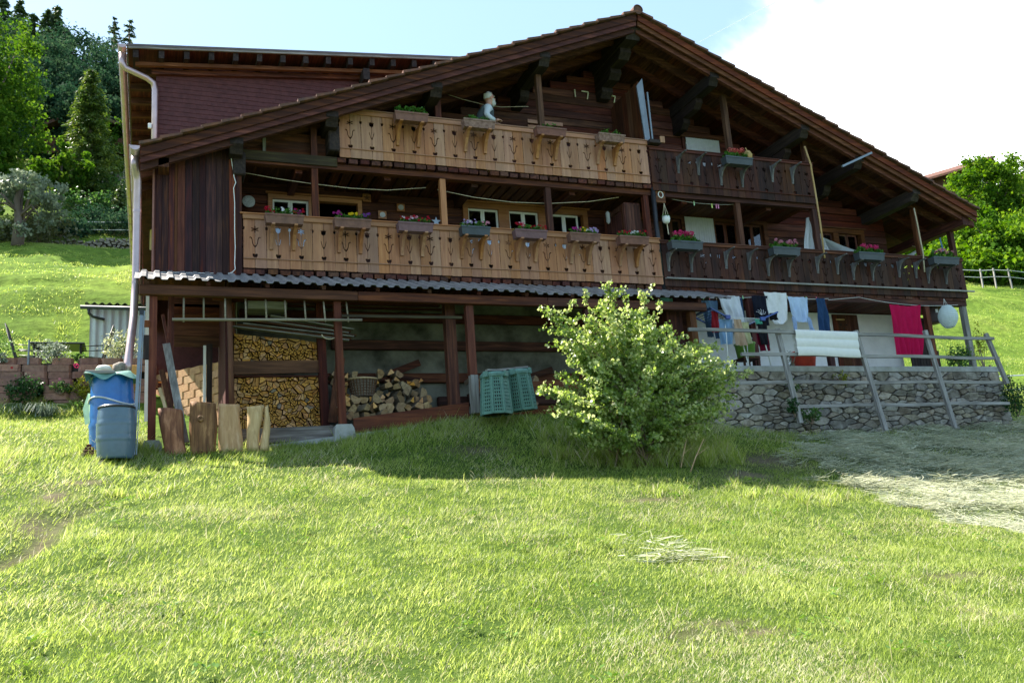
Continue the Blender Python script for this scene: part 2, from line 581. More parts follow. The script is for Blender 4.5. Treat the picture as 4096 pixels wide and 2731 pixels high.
def gz(X, Y, fine=True):
    X = np.asarray(X, float); Y = np.asarray(Y, float)
    zo = np.interp(Y, *OPEN); zy = np.interp(Y, *YARD); zp = np.interp(Y, *PIT)
    wl = 1 - sstep(1.0, 1.9, X)
    wr = sstep(18.9, 20.6, X)
    z = zy * wl + (1 - wl) * (zo * wr + zp * (1 - wr))
    z = z + .5 * np.exp(-((X - 7.3) / 3.9) ** 4) * np.exp(-((Y - 16.6) / 2.4) ** 2)
    z = z - .02 * np.clip(X - 4, 0, 30) * np.exp(-((Y - 7) / 5.) ** 2)
    near = np.exp(-np.clip(Y - 14, 0, 99) / 3)
    z = z + near * (.16 * (fbm(X * .5 + 3, Y * .5) - .5) + .07 * (fbm(X * 2.1, Y * 2.1 + 9) - .5)) * np.clip((Y + 2) / 5, 0, 1) * (1 - .75 * np.exp(-((Y - 16) / 1.0) ** 2))
    # path rut at the lower left and a shallow bare hollow in the lawn
    rut = np.abs((X + 1.15) + (Y - 10.4) * -.28 + .12 * np.sin(Y * 2.3))
    z = z - .13 * np.exp(-(rut / .22) ** 2) * np.exp(-((Y - 10.2) / 2.6) ** 4)
    far = np.clip((Y - 22) / 10, 0, 1)
    z = z + far * (1.1 * (fbm(X * .09 + 40, Y * .09) - .5) + .34 * (fbm(X * .55, Y * .9 + 50) - .5) + (.55 + .5 * (1 - sstep(0, 12, X))) * (fbm(X * .22 + 5, Y * 1.15 + 20, 3) - .5) + .16 * (fbm(X * 1.7, Y * 2.4 + 8) - .5))
    z = z + 14 * sstep(70, 260, Y) * (fbm(X * .012 + 9, Y * .012) - .4)
    return z


def axis(near0, near1, step, lo, hi, growth=1.09, extra=()):
    a = list(np.arange(near0, near1, step))
    s = step; x = a[-1]
    while x < hi:
        s = min(s * growth, 14); x += s; a.append(x)
    s = step; x = near0; b = []
    while x > lo:
        s = min(s * growth, 14); x -= s; b.append(x)
    return np.array(sorted(set(np.round(b + a + list(extra), 4))))


gx = axis(-6, 14, .16, -230, 320)
gy = axis(2, 17, .14, -40, 380, 1.03, extra=(20.55, 20.62, 20.7, 20.85))
GX, GY = np.meshgrid(gx, gy)
GZ = gz(GX, GY)
nx, ny = len(gx), len(gy)
V = np.stack([GX, GY, GZ], -1).reshape(-1, 3)
i = np.arange(ny - 1)[:, None] * nx + np.arange(nx - 1)[None]
F = np.stack([i, i + 1, i + nx + 1, i + nx], -1).reshape(-1, 4)


def gp(x, y):
    """ground point shown at (x, y) of the 4096 px picture"""
    r = CM @ np.array([(x / 4 - 512) / FPX, (y / 4 - 341.4) / FPX, 1.0])
    t = np.arange(2, 60, .03)
    p = CAM_POS + r * t[:, None]
    b = p[:, 2] < gz(p[:, 0], p[:, 1])
    return p[np.argmax(b)] if b.any() else p[-1]


# bare earth (real patches of trodden soil) and mown hay
SOIL = []
for (sx, sy, rx, ry) in [(3080, 1850, .75, .65), (2980, 1900, .5, .4), (2900, 2500, .32, .10), (3050, 2530, .26, .08), (2740, 2545, .16, .1), (215, 1990, .2, .5), (130, 2110, .2, .4),
                         (3800, 2310, .45, .12), (2600, 2000, .5, .12), (330, 1930, .3, .2), (1900, 1800, .5, .2)]:
    p = gp(sx, sy); SOIL.append((p[0], p[1], rx, ry))
HAY_POLY = [tuple(gp(*q)[:2]) for q in [(3300, 1722), (3700, 1702), (4096, 1695), (4400, 1690), (4420, 2180), (4096, 2150), (3860, 2090), (3560, 2010), (3400, 1960), (3270, 1860), (3200, 1790)]]


def in_poly(x, y, poly):
    x = np.asarray(x); y = np.asarray(y); c = np.zeros(x.shape, bool)
    for k in range(len(poly)):
        x0, y0 = poly[k]; x1, y1 = poly[k - 1]
        with np.errstate(divide='ignore', invalid='ignore'):
            c ^= ((y0 > y) != (y1 > y)) & (x < (x1 - x0) * (y - y0) / (y1 - y0 + 1e-12) + x0)
    return c


def soil_mask(x, y):
    s = np.zeros(np.shape(x))
    for (cx, cy, rx, ry) in SOIL:
        s = np.maximum(s, np.exp(-(((x - cx) / rx) ** 2 + ((y - cy) / ry) ** 2)))
    rut = np.abs((x + 1.15) + (y - 10.4) * -.28 + .12 * np.sin(y * 2.3))
    s = np.maximum(s, .9 * np.exp(-(rut / .13) ** 2) * np.exp(-((y - 10.2) / 2.2) ** 4))
    return np.clip(s * (.55 + .9 * fbm(x * 4, y * 4)), 0, 1)


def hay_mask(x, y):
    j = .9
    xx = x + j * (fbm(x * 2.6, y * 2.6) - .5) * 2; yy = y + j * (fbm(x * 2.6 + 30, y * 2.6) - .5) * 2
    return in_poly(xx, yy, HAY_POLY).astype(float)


m, nt, b, out = nodes('meadow_ground')
geo = nt.nodes.new('ShaderNodeNewGeometry')
big = noise(nt, geo.outputs['Position'], .22, 5, .6)
fine = noise(nt, geo.outputs['Position'], 3.5, 6, .65)
rb = ramp(nt, big, [(.35, (.07, .13, .018)), (.55, (.13, .20, .03)), (.72, (.19, .23, .055))])
rf = ramp(nt, fine, [(.3, (.45, .45, .40)), (.65, (1.25, 1.2, 1.1))])
mx = N(nt, 'MixRGB', blend_type='MULTIPLY'); mx.inputs['Fac'].default_value = .8
nt.links.new(rb.outputs[0], mx.inputs['Color1']); nt.links.new(rf.outputs[0], mx.inputs['Color2'])
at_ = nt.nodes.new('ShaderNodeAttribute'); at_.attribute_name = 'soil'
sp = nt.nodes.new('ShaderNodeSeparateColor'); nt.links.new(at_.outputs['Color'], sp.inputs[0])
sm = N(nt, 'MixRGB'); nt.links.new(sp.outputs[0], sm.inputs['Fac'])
lw = N(nt, 'MixRGB', blend_type='MIX'); nt.links.new(sp.outputs[2], lw.inputs['Fac']); nt.links.new(mx.outputs[0], lw.inputs['Color1']); lw.inputs['Color2'].default_value = (.045, .075, .014, 1)   # painted dark so the gaps between blades look shaded
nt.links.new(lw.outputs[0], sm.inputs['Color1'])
rs = ramp(nt, fine, [(.3, (.06, .042, .03)), (.7, (.17, .13, .095))])
nt.links.new(rs.outputs[0], sm.inputs['Color2'])
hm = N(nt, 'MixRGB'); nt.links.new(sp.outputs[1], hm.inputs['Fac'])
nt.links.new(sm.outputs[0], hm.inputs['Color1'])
rh = ramp(nt, fine, [(.3, (.05, .065, .03)), (.7, (.14, .155, .09))])  # darkened ground colour: paints shade into the gaps between hay strands
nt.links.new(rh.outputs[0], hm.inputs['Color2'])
nt.links.new(hm.outputs[0], b.inputs['Base Color'])
b.inputs['Roughness'].default_value = 1.0
b.inputs['Specular IOR Level'].default_value = .05
bump(nt, b, fine, .8, .08)
M['ground'] = m
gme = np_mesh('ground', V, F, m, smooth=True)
ca = gme.color_attributes.new('soil', 'FLOAT_COLOR', 'POINT')
sm_ = soil_mask(GX, GY).ravel()
# masks for hay and near lawn, where the ground is painted darker for shaded gaps
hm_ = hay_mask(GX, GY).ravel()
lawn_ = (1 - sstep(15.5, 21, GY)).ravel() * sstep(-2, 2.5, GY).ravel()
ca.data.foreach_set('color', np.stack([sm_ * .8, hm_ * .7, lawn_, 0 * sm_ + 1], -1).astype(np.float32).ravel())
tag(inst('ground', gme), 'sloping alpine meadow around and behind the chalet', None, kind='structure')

# ------------------------------------------------------------------ lawn grass
M['grass'] = leafmat('lawn_grass_blade', (.14, .215, .024), (.245, .325, .05), (.40, .45, .135), trans=.55, rough=.45, pscale=1.1, hsat=1.0)
M['dry'] = leafmat('dry_grass_blade', (.30, .26, .14), (.44, .40, .24), (.56, .53, .37), trans=.4, rough=.6, pscale=1.5)
M['hay'] = leafmat('cut_hay', (.27, .29, .19), (.39, .41, .285), (.51, .51, .37), trans=.3, rough=.55, pscale=1.2)


def blades(name, X, Y, h, w, lean, mats, mi, seg=2, zoff=-.012, curl=.5, ldir=None):
    n = len(X)
    Z = gz(X, Y) + zoff
    th = RNG.random(n) * 2 * np.pi                        # width direction
    ld = RNG.random(n) * 2 * np.pi if ldir is None else ldir
    wx, wy = np.cos(th) * w / 2, np.sin(th) * w / 2
    ts = np.linspace(0, 1, seg + 1)
    rows = []
    for t in ts:
        off = lean * h * (t * (1 - curl) + curl * t * t)
        zz = h * t * np.sqrt(np.clip(1 - (lean * t) ** 2 * .5, .1, 1))
        rows.append(np.stack([X + np.cos(ld) * off, Y + np.sin(ld) * off, Z + zz], -1))
    Vs = []
    for k, t in enumerate(ts[:-1]):
        ww = np.stack([wx, wy, 0 * wx], -1) * (1 - .35 * t)
        Vs += [rows[k] - ww, rows[k] + ww]
    Vs.append(rows[-1])
    nv = 2 * seg + 1
    V = np.stack(Vs, 1).reshape(-1, 3)
    base = np.arange(n)[:, None] * nv
    F3 = base + np.array([[2 * seg - 2, 2 * seg - 1, 2 * seg]])
    Fs = [F3]
    MI = [mi]
    for k in range(seg - 1):
        Fs.append(base + np.array([[2 * k, 2 * k + 1, 2 * k + 3, 2 * k + 2]])); MI.append(mi)
    me = np_mesh(name, V, Fs, mats, mi=np.concatenate(MI))
    return me


def fan_points(n, y0, y1, x0=-1.0, k0=-.42, k1=1.32, pad=1.0):
    """points spread evenly over the part of the lawn in front of the viewer"""
    Y = y0 + (y1 - y0) * RNG.random(n * 2)
    wmax = (k1 - k0) * y1 + 2 * pad
    keep = RNG.random(n * 2) < ((k1 - k0) * Y + 2 * pad) / wmax
    Y = Y[keep][:n]
    X = k0 * Y - pad + ((k1 - k0) * Y + 2 * pad) * RNG.random(len(Y))
    return X, Y


def blocked(X, Y):
    """inside the lean-to, the terrace or the barrels: no lawn"""
    a = (X > .0) & (X < 10.4) & (Y > 15.98)
    b_ = (X > 10.2) & (X < 19.2) & (Y > 15.72)
    return a | b_


parts = []
for (y0, y1, dens, hh, ww) in [(2.6, 5.5, 5000, .048, .0045), (5.5, 9, 3500, .051, .0059), (9, 13, 2200, .056, .0084), (13, 21, 1050, .072, .0125)]:
    area = ((1.74 * (y0 + y1) / 2) + 2) * (y1 - y0)
    n = int(area * dens)
    X, Y = fan_points(n, y0, y1)
    tuft = fbm(X * 1.9, Y * 1.9, 3)
    sm_ = soil_mask(X, Y)
    hm_ = hay_mask(X, Y)
    keep = (RNG.random(len(X)) > sm_ * .95) & ~blocked(X, Y) & (RNG.random(len(X)) > hm_ * .85) & (RNG.random(len(X)) < .45 + 1.2 * tuft)
    keep &= ~((X > -11) & (X < 1.8) & (Y > 20.0))
    X, Y, tuft = X[keep], Y[keep], tuft[keep]
    h = hh * (.6 + 1.0 * tuft ** 1.4) * (.6 + .8 * RNG.random(len(X)))
    edge = np.exp(-((Y - 15.6) / .9) ** 2) * (.6 + .8 * fbm(X * 2.5, Y * 2.5))
    h = h * (1 + .9 * edge)
    tall = RNG.random(len(X)) < .012
    h = np.where(tall, h * 1.9, h)
    dryp = np.clip(.08 + .9 * (fbm(X * .8 + 60, Y * .8) - .52) * 1.6, .04, .35) * (1 + .8 * np.exp(-(Y - 3.2) / 1.2))
    mi = (RNG.random(len(X)) < dryp).astype(int)
    lean = .35 + .7 * RNG.random(len(X)); lean = np.where(mi == 1, lean + .25, lean)
    ld = 0.6 + RNG.normal(0, 1.25, len(X))
    parts.append((X, Y, h, ww * (.7 + .6 * RNG.random(len(X))), np.clip(lean, 0, 1.15), mi, ld))
X, Y, h, w, lean, mi, ld = [np.concatenate([p[k] for p in parts]) for k in range(7)]
for sel, seg, lab in ((Y < 9, 2, 'short bright green lawn grass in the foreground'), (Y >= 9, 1, 'short green lawn grass higher up the slope before the chalet')):
    gr = inst('lawn_grass', blades('lawn_grass', X[sel], Y[sel], h[sel], w[sel], lean[sel], [M['grass'], M['dry']], mi[sel], seg, ldir=ld[sel]))
    tag(gr, lab, 'grass', kind='stuff')

# taller weeds along the wall foot, under the bush and by the composters
tuftc = []
for (sx, sy, n, r, hh) in [(1000, 1800, 5, .5, .16), (450, 1800, 26, .35, .26), (520, 1815, 22, .25, .22), (1400, 1770, 8, .5, .15), (1750, 1730, 12, .5, .2), (2020, 1650, 26, .35, .3), (1950, 1660, 14, .3, .25),
                           (2150, 1700, 14, .5, .25), (2350, 1760, 26, .6, .25), (2600, 1790, 26, .6, .28), (2800, 1810, 30, .5, .3), (2860, 1850, 22, .4, .3), (2450, 1850, 26, .5, .26), (2600, 1860, 30, .5, .28), (2320, 1830, 18, .5, .22), (3000, 1720, 12, .5, .2), (3120, 1690, 16, .35, .2),
                           (3320, 1700, 10, .4, .18), (2950, 1650, 10, .4, .2), (3300, 2000, 10, .6, .13), (3100, 2000, 10, .6, .13), (600, 1980, 10, .4, .12), (2750, 1960, 10, .6, .13),
                           (3950, 1690, 10, .3, .25), (4000, 1660, 10, .3, .3), (80, 1640, 12, .5, .18), (300, 1640, 10, .4, .16)]:
    p = gp(sx, sy)
    for q in range(n):
        a = RNG.random() * 6.283; rr = r * RNG.random() ** .5
        tuftc.append((p[0] + rr * math.cos(a) * 1.5, p[1] + rr * math.sin(a) * .6, hh))
tuftc = np.array(tuftc)
k = 34
X = np.repeat(tuftc[:, 0], k) + RNG.normal(0, .05, len(tuftc) * k)
Y = np.repeat(tuftc[:, 1], k) + RNG.normal(0, .05, len(tuftc) * k)
h = np.repeat(tuftc[:, 2], k) * (.5 + .9 * RNG.random(len(X)))
ok = ~blocked(X, Y); X, Y, h = X[ok], Y[ok], h[ok]
tw = inst('tall_grass', blades('tall_grass', X, Y, h, .009 + 0 * X, .4 + .5 * RNG.random(len(X)), [M['grass'], M['dry']], (RNG.random(len(X)) < .15).astype(int), 3))
tag(tw, 'taller ragged grass tufts along the foot of the house and bush', 'grass', kind='stuff')

# broad-leaved weeds and seed stalks mixed into the lawn
M['weed'] = leafmat('lawn_weed_leaf', (.05, .12, .015), (.09, .18, .025), (.16, .26, .05), trans=.35, rough=.4, pscale=2)
Xc, Yc = fan_points(420, 3.0, 15.5)
ok = ~blocked(Xc, Yc) & (hay_mask(Xc, Yc) < .5) & (fbm(Xc * .9 + 5, Yc * .9) > .47)
Xc, Yc = Xc[ok], Yc[ok]
kk = 16
X = np.repeat(Xc, kk) + RNG.normal(0, .05, len(Xc) * kk); Y = np.repeat(Yc, kk) + RNG.normal(0, .05, len(Xc) * kk)
aa = RNG.random(len(X)) * 6.283; LL = .025 + .03 * RNG.random(len(X)); up = .02 + .05 * RNG.random(len(X))
P0 = np.stack([X, Y, gz(X, Y) + .012], -1); dd = np.stack([np.cos(aa), np.sin(aa), .45 + 0 * aa], -1) * LL[:, None]; sd = np.stack([-np.sin(aa), np.cos(aa), 0 * aa], -1) * (LL * .3)[:, None]
P0[:, 2] += up
V = np.stack([P0, P0 + dd * .55 + sd, P0 + dd, P0 + dd * .55 - sd], 1).reshape(-1, 3)
tag(inst('lawn_weeds', np_mesh('lawn_weeds', V, np.arange(len(V)).reshape(-1, 4), M['weed'])), 'low broad leaved weeds scattered through the lawn', 'weeds', kind='stuff')
X, Y = fan_points(2600, 3.0, 15.5)
ok = ~blocked(X, Y) & (hay_mask(X, Y) < .5); X, Y = X[ok], Y[ok]
tag(inst('grass_stalks', blades('grass_stalks', X, Y, .09 + .12 * RNG.random(len(X)), .0025 + .0004 * Y, .3 + .7 * RNG.random(len(X)), [M['dry'], M['grass']], (RNG.random(len(X)) < .4).astype(int), 3)), 'thin pale seed stalks standing above the lawn', 'grass', kind='stuff')

# cut hay lying on the slope at the right
n = 125000
xs = np.array([p[0] for p in HAY_POLY]); ys = np.array([p[1] for p in HAY_POLY])
X = xs.min() - 1 + (xs.max() - xs.min() + 2) * RNG.random(n * 3); Y = ys.min() - 1 + (ys.max() - ys.min() + 2) * RNG.random(n * 3)
ok = (hay_mask(X, Y) > .5) & (RNG.random(n * 3) < np.clip(2.6 * (fbm(X * 1.5, Y * 1.5) - .28), .12, 1)) & (X < 1.5 * Y + 2)
X, Y = X[ok][:n], Y[ok][:n]
# stray wisps on the lawn
for (sx, sy, m_, r) in [(2700, 2240, 160, .2), (2640, 2200, 60, .2)]:
    p = gp(sx, sy)
    X = np.concatenate([X, p[0] + RNG.normal(0, r, m_)]); Y = np.concatenate([Y, p[1] + RNG.normal(0, r * .35, m_)])
n = len(X)
lump = fbm(X * 1.3 + 7, Y * 1.3, 3)
Lh = .07 + .2 * RNG.random(n); big = RNG.random(n) < .0; Lh = np.where(big, Lh * 1.7, Lh)
a = 3.2 * fbm(X * .8 + 90, Y * .8, 2) * 2 + RNG.normal(0, .75, n)
z0 = gz(X, Y) + .01 + (.62 * np.clip(lump - .25, 0, 1) ** 1.4) * RNG.random(n)
tilt = RNG.normal(0, .16, n)
d = np.stack([np.cos(a), np.sin(a), tilt], -1)
side = np.stack([-np.sin(a), np.cos(a), RNG.normal(0, .6, n)], -1) * .0022 * .8 * (1 + .12 * Y[:, None])
P0 = np.stack([X, Y, z0], -1)
bend = np.stack([-np.sin(a), np.cos(a), 0 * a], -1) * (RNG.normal(0, .18, n) * Lh)[:, None]
P1 = P0 + d * (Lh / 2)[:, None] + bend; P2 = P0 + d * Lh[:, None]
for P in (P1, P2):
    P[:, 2] = np.maximum(P[:, 2], gz(P[:, 0], P[:, 1]) + .006)
V = np.stack([P0 - side, P0 + side, P1 - side, P1 + side, P2 - side * .4, P2 + side * .4], 1).reshape(-1, 3)
bI = np.arange(n)[:, None] * 6
hay = inst('mown_hay', np_mesh('mown_hay', V, np.concatenate([bI + np.array([[0, 1, 3, 2]]), bI + np.array([[2, 3, 5, 4]])]), M['hay']))
tag(hay, 'pale grey green cut hay spread over the slope below the terrace', 'hay', kind='stuff')

# rough pasture on the hillsides behind
n = 400000
Y = 21 + 46 * RNG.random(n) ** 1.1
left = RNG.random(n) < .45
X = np.where(left, -.40 * Y - 4 + (.40 * Y + 7) * RNG.random(n), 20.5 + (1.75 * Y - 18) * RNG.random(n))
ok = ~((X > -11) & (X < 1.9) & (Y < 25.5)) & ~((X > -2) & (X < 20.5) & (Y < 31)) & (fbm(X * .7, Y * .7) > .36)
X, Y = X[ok], Y[ok]
tl = fbm(X * .5 + 11, Y * .5, 3)
past = inst('pasture_grass', blades('pasture_grass', X, Y, (.03 + .11 * tl ** 1.5) * (.6 + .8 * RNG.random(len(X))), .016 + .014 * RNG.random(len(X)), .4 + .6 * RNG.random(len(X)), [M['grass'], M['dry']], (RNG.random(len(X)) < .0).astype(int), 1))
tag(past, 'rough pasture grass on the hillside behind the house', 'grass', kind='stuff')
# ------------------------------------------------------------------ the chalet
HOUSE = thing('chalet', (10.0, 18.0, 4.0), 'large dark timber chalet with carved balconies and a wide tiled gable roof', 'house')
RX, RZ, SL, SR = 10.37, 13.49, .413, .439
YV = 16.5
XL, XR = -.24, 19.95
WY = 18.5                                                    # front face of the main wall


def rtop(x):
    return RZ - SL * (RX - x) if x < RX else RZ - SR * (x - RX)


def slope(mb, xa, xb, y0, y1, t0a, t1a, t0b=None, t1b=None, m=0):
    """bar along the roof slope from xa to xb (same side of the ridge); t = height above the tile line at both ends"""
    t0b = t0a if t0b is None else t0b
    t1b = t1a if t1b is None else t1b
    za, zb = rtop(xa), rtop(xb)
    if xa > xb: xa, xb, za, zb, t0a, t1a, t0b, t1b = xb, xa, zb, za, t0b, t1b, t0a, t1a
    vs = [(xa, y0, za + t0a), (xb, y0, zb + t0b), (xb, y1, zb + t0b), (xa, y1, za + t0a),
          (xa, y0, za + t1a), (xb, y0, zb + t1b), (xb, y1, zb + t1b), (xa, y1, za + t1a)]
    mb.add(vs, [(0, 3, 2, 1), (4, 5, 6, 7), (0, 1, 5, 4), (1, 2, 6, 5), (2, 3, 7, 6), (3, 0, 4, 7)], m)
    return mb


# roof ---------------------------------------------------------------
roof = MB()
slope(roof, XL, RX, 16.74, 30.5, -.13, -.06)
slope(roof, RX, XR, 16.74, 30.5, -.13, -.06)
ROOF = roof.build('roof', M['tile'], HOUSE)
fld = MB()
for (xa, xb, sgn) in ((XL, RX, 1), (XR, RX, -1)):
    nrow = int(abs(xb - xa) / .345)
    st = (xb - xa) / nrow
    for i in range(nrow):
        x0, x1 = xa + i * st, xa + (i + 1) * st
        for jy in range(3):
            ya = 16.78 + jy * .33
            tj = random.uniform(-.006, .006)
            slope(fld, x0 - .03 * sgn, x1, ya, ya + .31, -.035 + tj, .0 + tj, -.065 + tj, -.045 + tj)
        slope(fld, x0 - .03 * sgn, x1, 17.8, 30.4, -.035, -.004, -.065, -.045)
o = fld.build('tile_field', M['tile'], ROOF); o['kind'] = 'stuff'
for (xa, xb, sgn) in ((XL, RX, 1), (XR, RX, -1)):
    nrow = int(abs(xb - xa) / .345)
    st = (xb - xa) / nrow
    for i in range(nrow):
        x0, x1 = xa + i * st, xa + (i + 1) * st
        j = random.uniform(-.012, .012)
        mb = MB()
        ly = random.uniform(-.015, .015)
        slope(mb, x0 - .035 * sgn, x1, 16.41 + ly, 16.76, -.05 + j, .012 + j, -.085 + j, -.04 + j)
        slope(mb, x0 - .035 * sgn, x1, 16.39 + ly, 16.425 + ly, -.055 + j, .006 + j, -.085 + j, -.045 + j)
        mb.build('tile', M['tile'], ROOF)
for k in range(6):                                            # ridge caps
    y0 = 16.38 + k * .38
    mb = MB()
    ring = [(math.cos(a) * .125, math.sin(a) * .125) for a in np.linspace(-.25, math.pi + .25, 11)]
    ring += [(math.cos(a) * .10, math.sin(a) * .10) for a in np.linspace(math.pi + .25, -.25, 11)]
    mb.prism([(RX + u, RZ - .03 + v + .012 * (k % 2)) for u, v in ring], 'y', y0, y0 + (.42 if k < 5 else 12))
    mb.build('ridge_tile', M['tile'], ROOF)
mb = MB(); mb.lathe([(.0, 0), (.11, .002)], (0, 0, 0), 18)
me = mb.mesh('ridge_end', M['tile'])
inst('ridge_end_cap', me, ROOF, (RX, 16.40, RZ - .03), (math.pi / 2, 0, 0))

# verge boards, rafters, soffit boards --------------------------------
for nm, xa, xb, mats in (('l', XL, RX - .02, ('old_x', 'old_x')), ('r', RX + .02, XR, ('redbrown_x', 'warm_x'))):
    mb = MB(); slope(mb, xa, xb, 16.47, 16.505, -.25, -.095); mb.build('verge_board', M[mats[0]], HOUSE)
    mb = MB(); slope(mb, xa, xb, 16.515, 16.56, -.36, -.20); mb.build('verge_rafter', M[mats[1]], HOUSE)
    mb = MB(); slope(mb, xa, xb, 16.62, 16.72, -.47, -.31); mb.build('rafter', M['warm_x' if nm == 'r' else 'old_x'], HOUSE)
    for yy in (17.28, 17.95):
        mb = MB(); slope(mb, xa, xb, yy, yy + .1, -.34, -.165); mb.build('rafter', M['old_x'], HOUSE)
    nb = int(abs(xb - xa) / .235)
    for i in range(nb):
        x0 = xa + (xb - xa) * i / nb; x1 = xa + (xb - xa) * (i + 1) / nb - .006
        mb = MB(); d = random.uniform(-.004, .004)
        slope(mb, x0, x1, 16.53, 18.9, -.165 + d, -.14 + d)
        mb.build('soffit_board', M['old_y'], HOUSE)
# purlins with stepped brackets
for px, big in ((1.43, 0), (3.25, 0), (5.45, 0), (8.0, 0), (RX - .02, 2), (12.42, 1), (14.9, 1), (16.45, 0), (18.15, 0)):
    zt = rtop(px) - (.34 if abs(px - RX) > .5 else .20)
    mb = MB()
    w, h = (.12, .29) if big < 2 else (.18, .40)
    prof = [(18.7, zt), (16.62, zt), (16.60, zt - h * .45), (16.68, zt - h * .7), (16.74, zt - h), (18.7, zt - h)]
    mb.prism(prof, 'x', px - w, px + w)
    mb.build('purlin', M['black_y'], HOUSE)
    tiers = {0: [], 1: [.62, 1.25], 2: [.45, .95, 1.5]}[big]
    for k, L in enumerate(reversed(tiers)):
        z1 = zt - h - .24 * k - .004
        y0 = 18.7 - .1 - L
        mb = MB()
        mb.prism([(18.7, z1), (y0, z1), (y0 - .01, z1 - .12), (y0 + .08, z1 - .18), (y0 + .14, z1 - .23), (18.7, z1 - .23)], 'x', px - w * .8, px + w * .8)
        mb.build('bracket', M['black_y'], HOUSE)
    if big == 0 and 3 < px < 17:
        mb = MB(); mb.prism([(18.7, zt - h - .004), (17.85, zt - h - .004), (17.9, zt - h - .14), (18.0, zt - h - .22), (18.7, zt - h - .22)], 'x', px - .11, px + .11)
        mb.build('bracket', M['black_y'], HOUSE)

# eave side beam on the right, seen from below
mb = MB(); mb.box(19.55, 19.78, 16.6, 30, rtop(19.66) - .56, rtop(19.66) - .34); mb.build('eave_beam', M['old_y'], HOUSE)
mb = MB(); mb.box(.06, .24, 16.62, 30, rtop(.15) - .52, rtop(.15) - .34); mb.build('eave_beam', M['old_y'], HOUSE)

# walls ---------------------------------------------------------------
OPEN_ = [(2.21, 3.14, 7.9, 9.12), (3.18, 4.19, 7.1, 9.12), (6.5, 9.63, 7.9, 9.25), (11.55, 14.82, 7.95, 9.33), (16.2, 18.0, 7.95, 9.25), (12.55, 13.68, 10.55, 11.45), (10.62, 11.5, 9.6, 11.6), (8.35, 9.05, 9.6, 11.35)]
WALL = empty('gable_wall', (10, WY, 7.0)); attach(WALL, HOUSE)
z = 6.96
while z < 13.2:
    hgt = .195
    xs0, xs1 = 1.55, 18.8
    if z > 9.6:
        zz = z + hgt + .30
        xs0 = max(xs0, RX - (RZ - zz) / SL); xs1 = min(xs1, RX + (RZ - zz) / SR)
    if xs1 - xs0 < .3: break
    cuts = sorted([(a, b_) for a, b_, c, d in OPEN_ if c < z + hgt - .02 and d > z + .02])
    segs, x = [], xs0
    for a, b_ in cuts:
        if a > x: segs.append((x, min(a, xs1)))
        x = max(x, b_)
    if x < xs1: segs.append((x, xs1))
    for a, b_ in segs:
        if b_ - a < .08: continue
        d = random.uniform(-.012, .012)
        mb = MB(); mb.cbox(a, b_, WY + d, WY + .16 + d, z + .004, z + hgt - .004, .012)
        mb.build('timber', M['old_x'], WALL)
    z += hgt
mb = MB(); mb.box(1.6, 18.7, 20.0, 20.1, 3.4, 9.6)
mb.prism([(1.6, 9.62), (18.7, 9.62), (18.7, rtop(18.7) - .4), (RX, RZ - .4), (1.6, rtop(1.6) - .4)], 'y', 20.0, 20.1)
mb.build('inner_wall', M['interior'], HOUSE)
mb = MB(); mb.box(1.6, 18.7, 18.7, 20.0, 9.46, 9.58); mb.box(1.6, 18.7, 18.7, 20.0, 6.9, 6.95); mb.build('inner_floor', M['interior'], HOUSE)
mb = MB(); mb.box(1.55, 1.7, 18.66, 30, 3.4, rtop(1.6) - .35); mb.box(18.64, 18.8, 18.66, 30, 3.4, rtop(18.75) - .35)
mb.prism([(1.55, 3.4), (18.8, 3.4), (18.8, rtop(18.8) - .3), (RX, RZ - .3), (1.55, rtop(1.55) - .3)], 'y', 29.9, 30.1)
mb.build('outer_wall', M['old_y'], HOUSE)

# maroon plank wall closing the left end of the balconies
xs = [0.0, .03, .13, .245, .35, .40, .53, .66, .79, .90, 1.08, 1.19, 1.32, 1.44, 1.55]
for a, b_ in zip(xs[:-1], xs[1:]):
    d = random.uniform(-.006, .006)
    mb = MB(); mb.add([(a + .003, 17 + d, 6.74), (b_ - .003, 17 + d, 6.74), (b_ - .003, 17.03 + d, 6.74), (a + .003, 17.03 + d, 6.74),
                       (a + .003, 17 + d, rtop(a) - .3), (b_ - .003, 17 + d, rtop(b_) - .3), (b_ - .003, 17.03 + d, rtop(b_) - .3), (a + .003, 17.03 + d, rtop(a) - .3)],
                      [(0, 3, 2, 1), (4, 5, 6, 7), (0, 1, 5, 4), (1, 2, 6, 5), (2, 3, 7, 6), (3, 0, 4, 7)])
    mb.build('wall_plank', M['redbrown_z' if a in (.40, .35) or a == 1.32 else 'maroon_z'], HOUSE)
mb = MB(); mb.box(-.035, .0, 16.99, 17.12, 6.74, rtop(0) - .3); mb.build('corner_trim', plain('pale_red_trim', (.26, .10, .08), .6), HOUSE)
for k in range(12):
    y0 = 17.04 + k * 1.08
    mb = MB(); mb.box(.0, .03, y0, y0 + 1.07, 6.74, rtop(0) - .33); mb.build('wall_plank', M['maroon_z'], HOUSE)
mb = MB(); mb.box(1.45, 1.5, 17.05, 18.5, 6.95, 9.6); mb.build('wing_end_wall', M['old_z'], HOUSE)
mb = MB(); mb.box(.03, 1.55, 17.03, 18.6, 6.78, 6.9); mb.build('wing_floor', M['old_y'], HOUSE)

# balcony floors, beams -------------------------------------------------
def floor_boards(x0, x1, z0, z1, y0, bw, mats, gap=.02):
    n = int((x1 - x0) / bw)
    for i in range(n):
        a = x0 + (x1 - x0) * i / n; c = x0 + (x1 - x0) * (i + 1) / n - gap * random.uniform(.4, 1.6)
        mb = MB(); mb.box(a, c, y0 + random.uniform(-.02, .02), WY, z0, z1)
        mb.build('floor_board', M[random.choice(mats)], HOUSE)


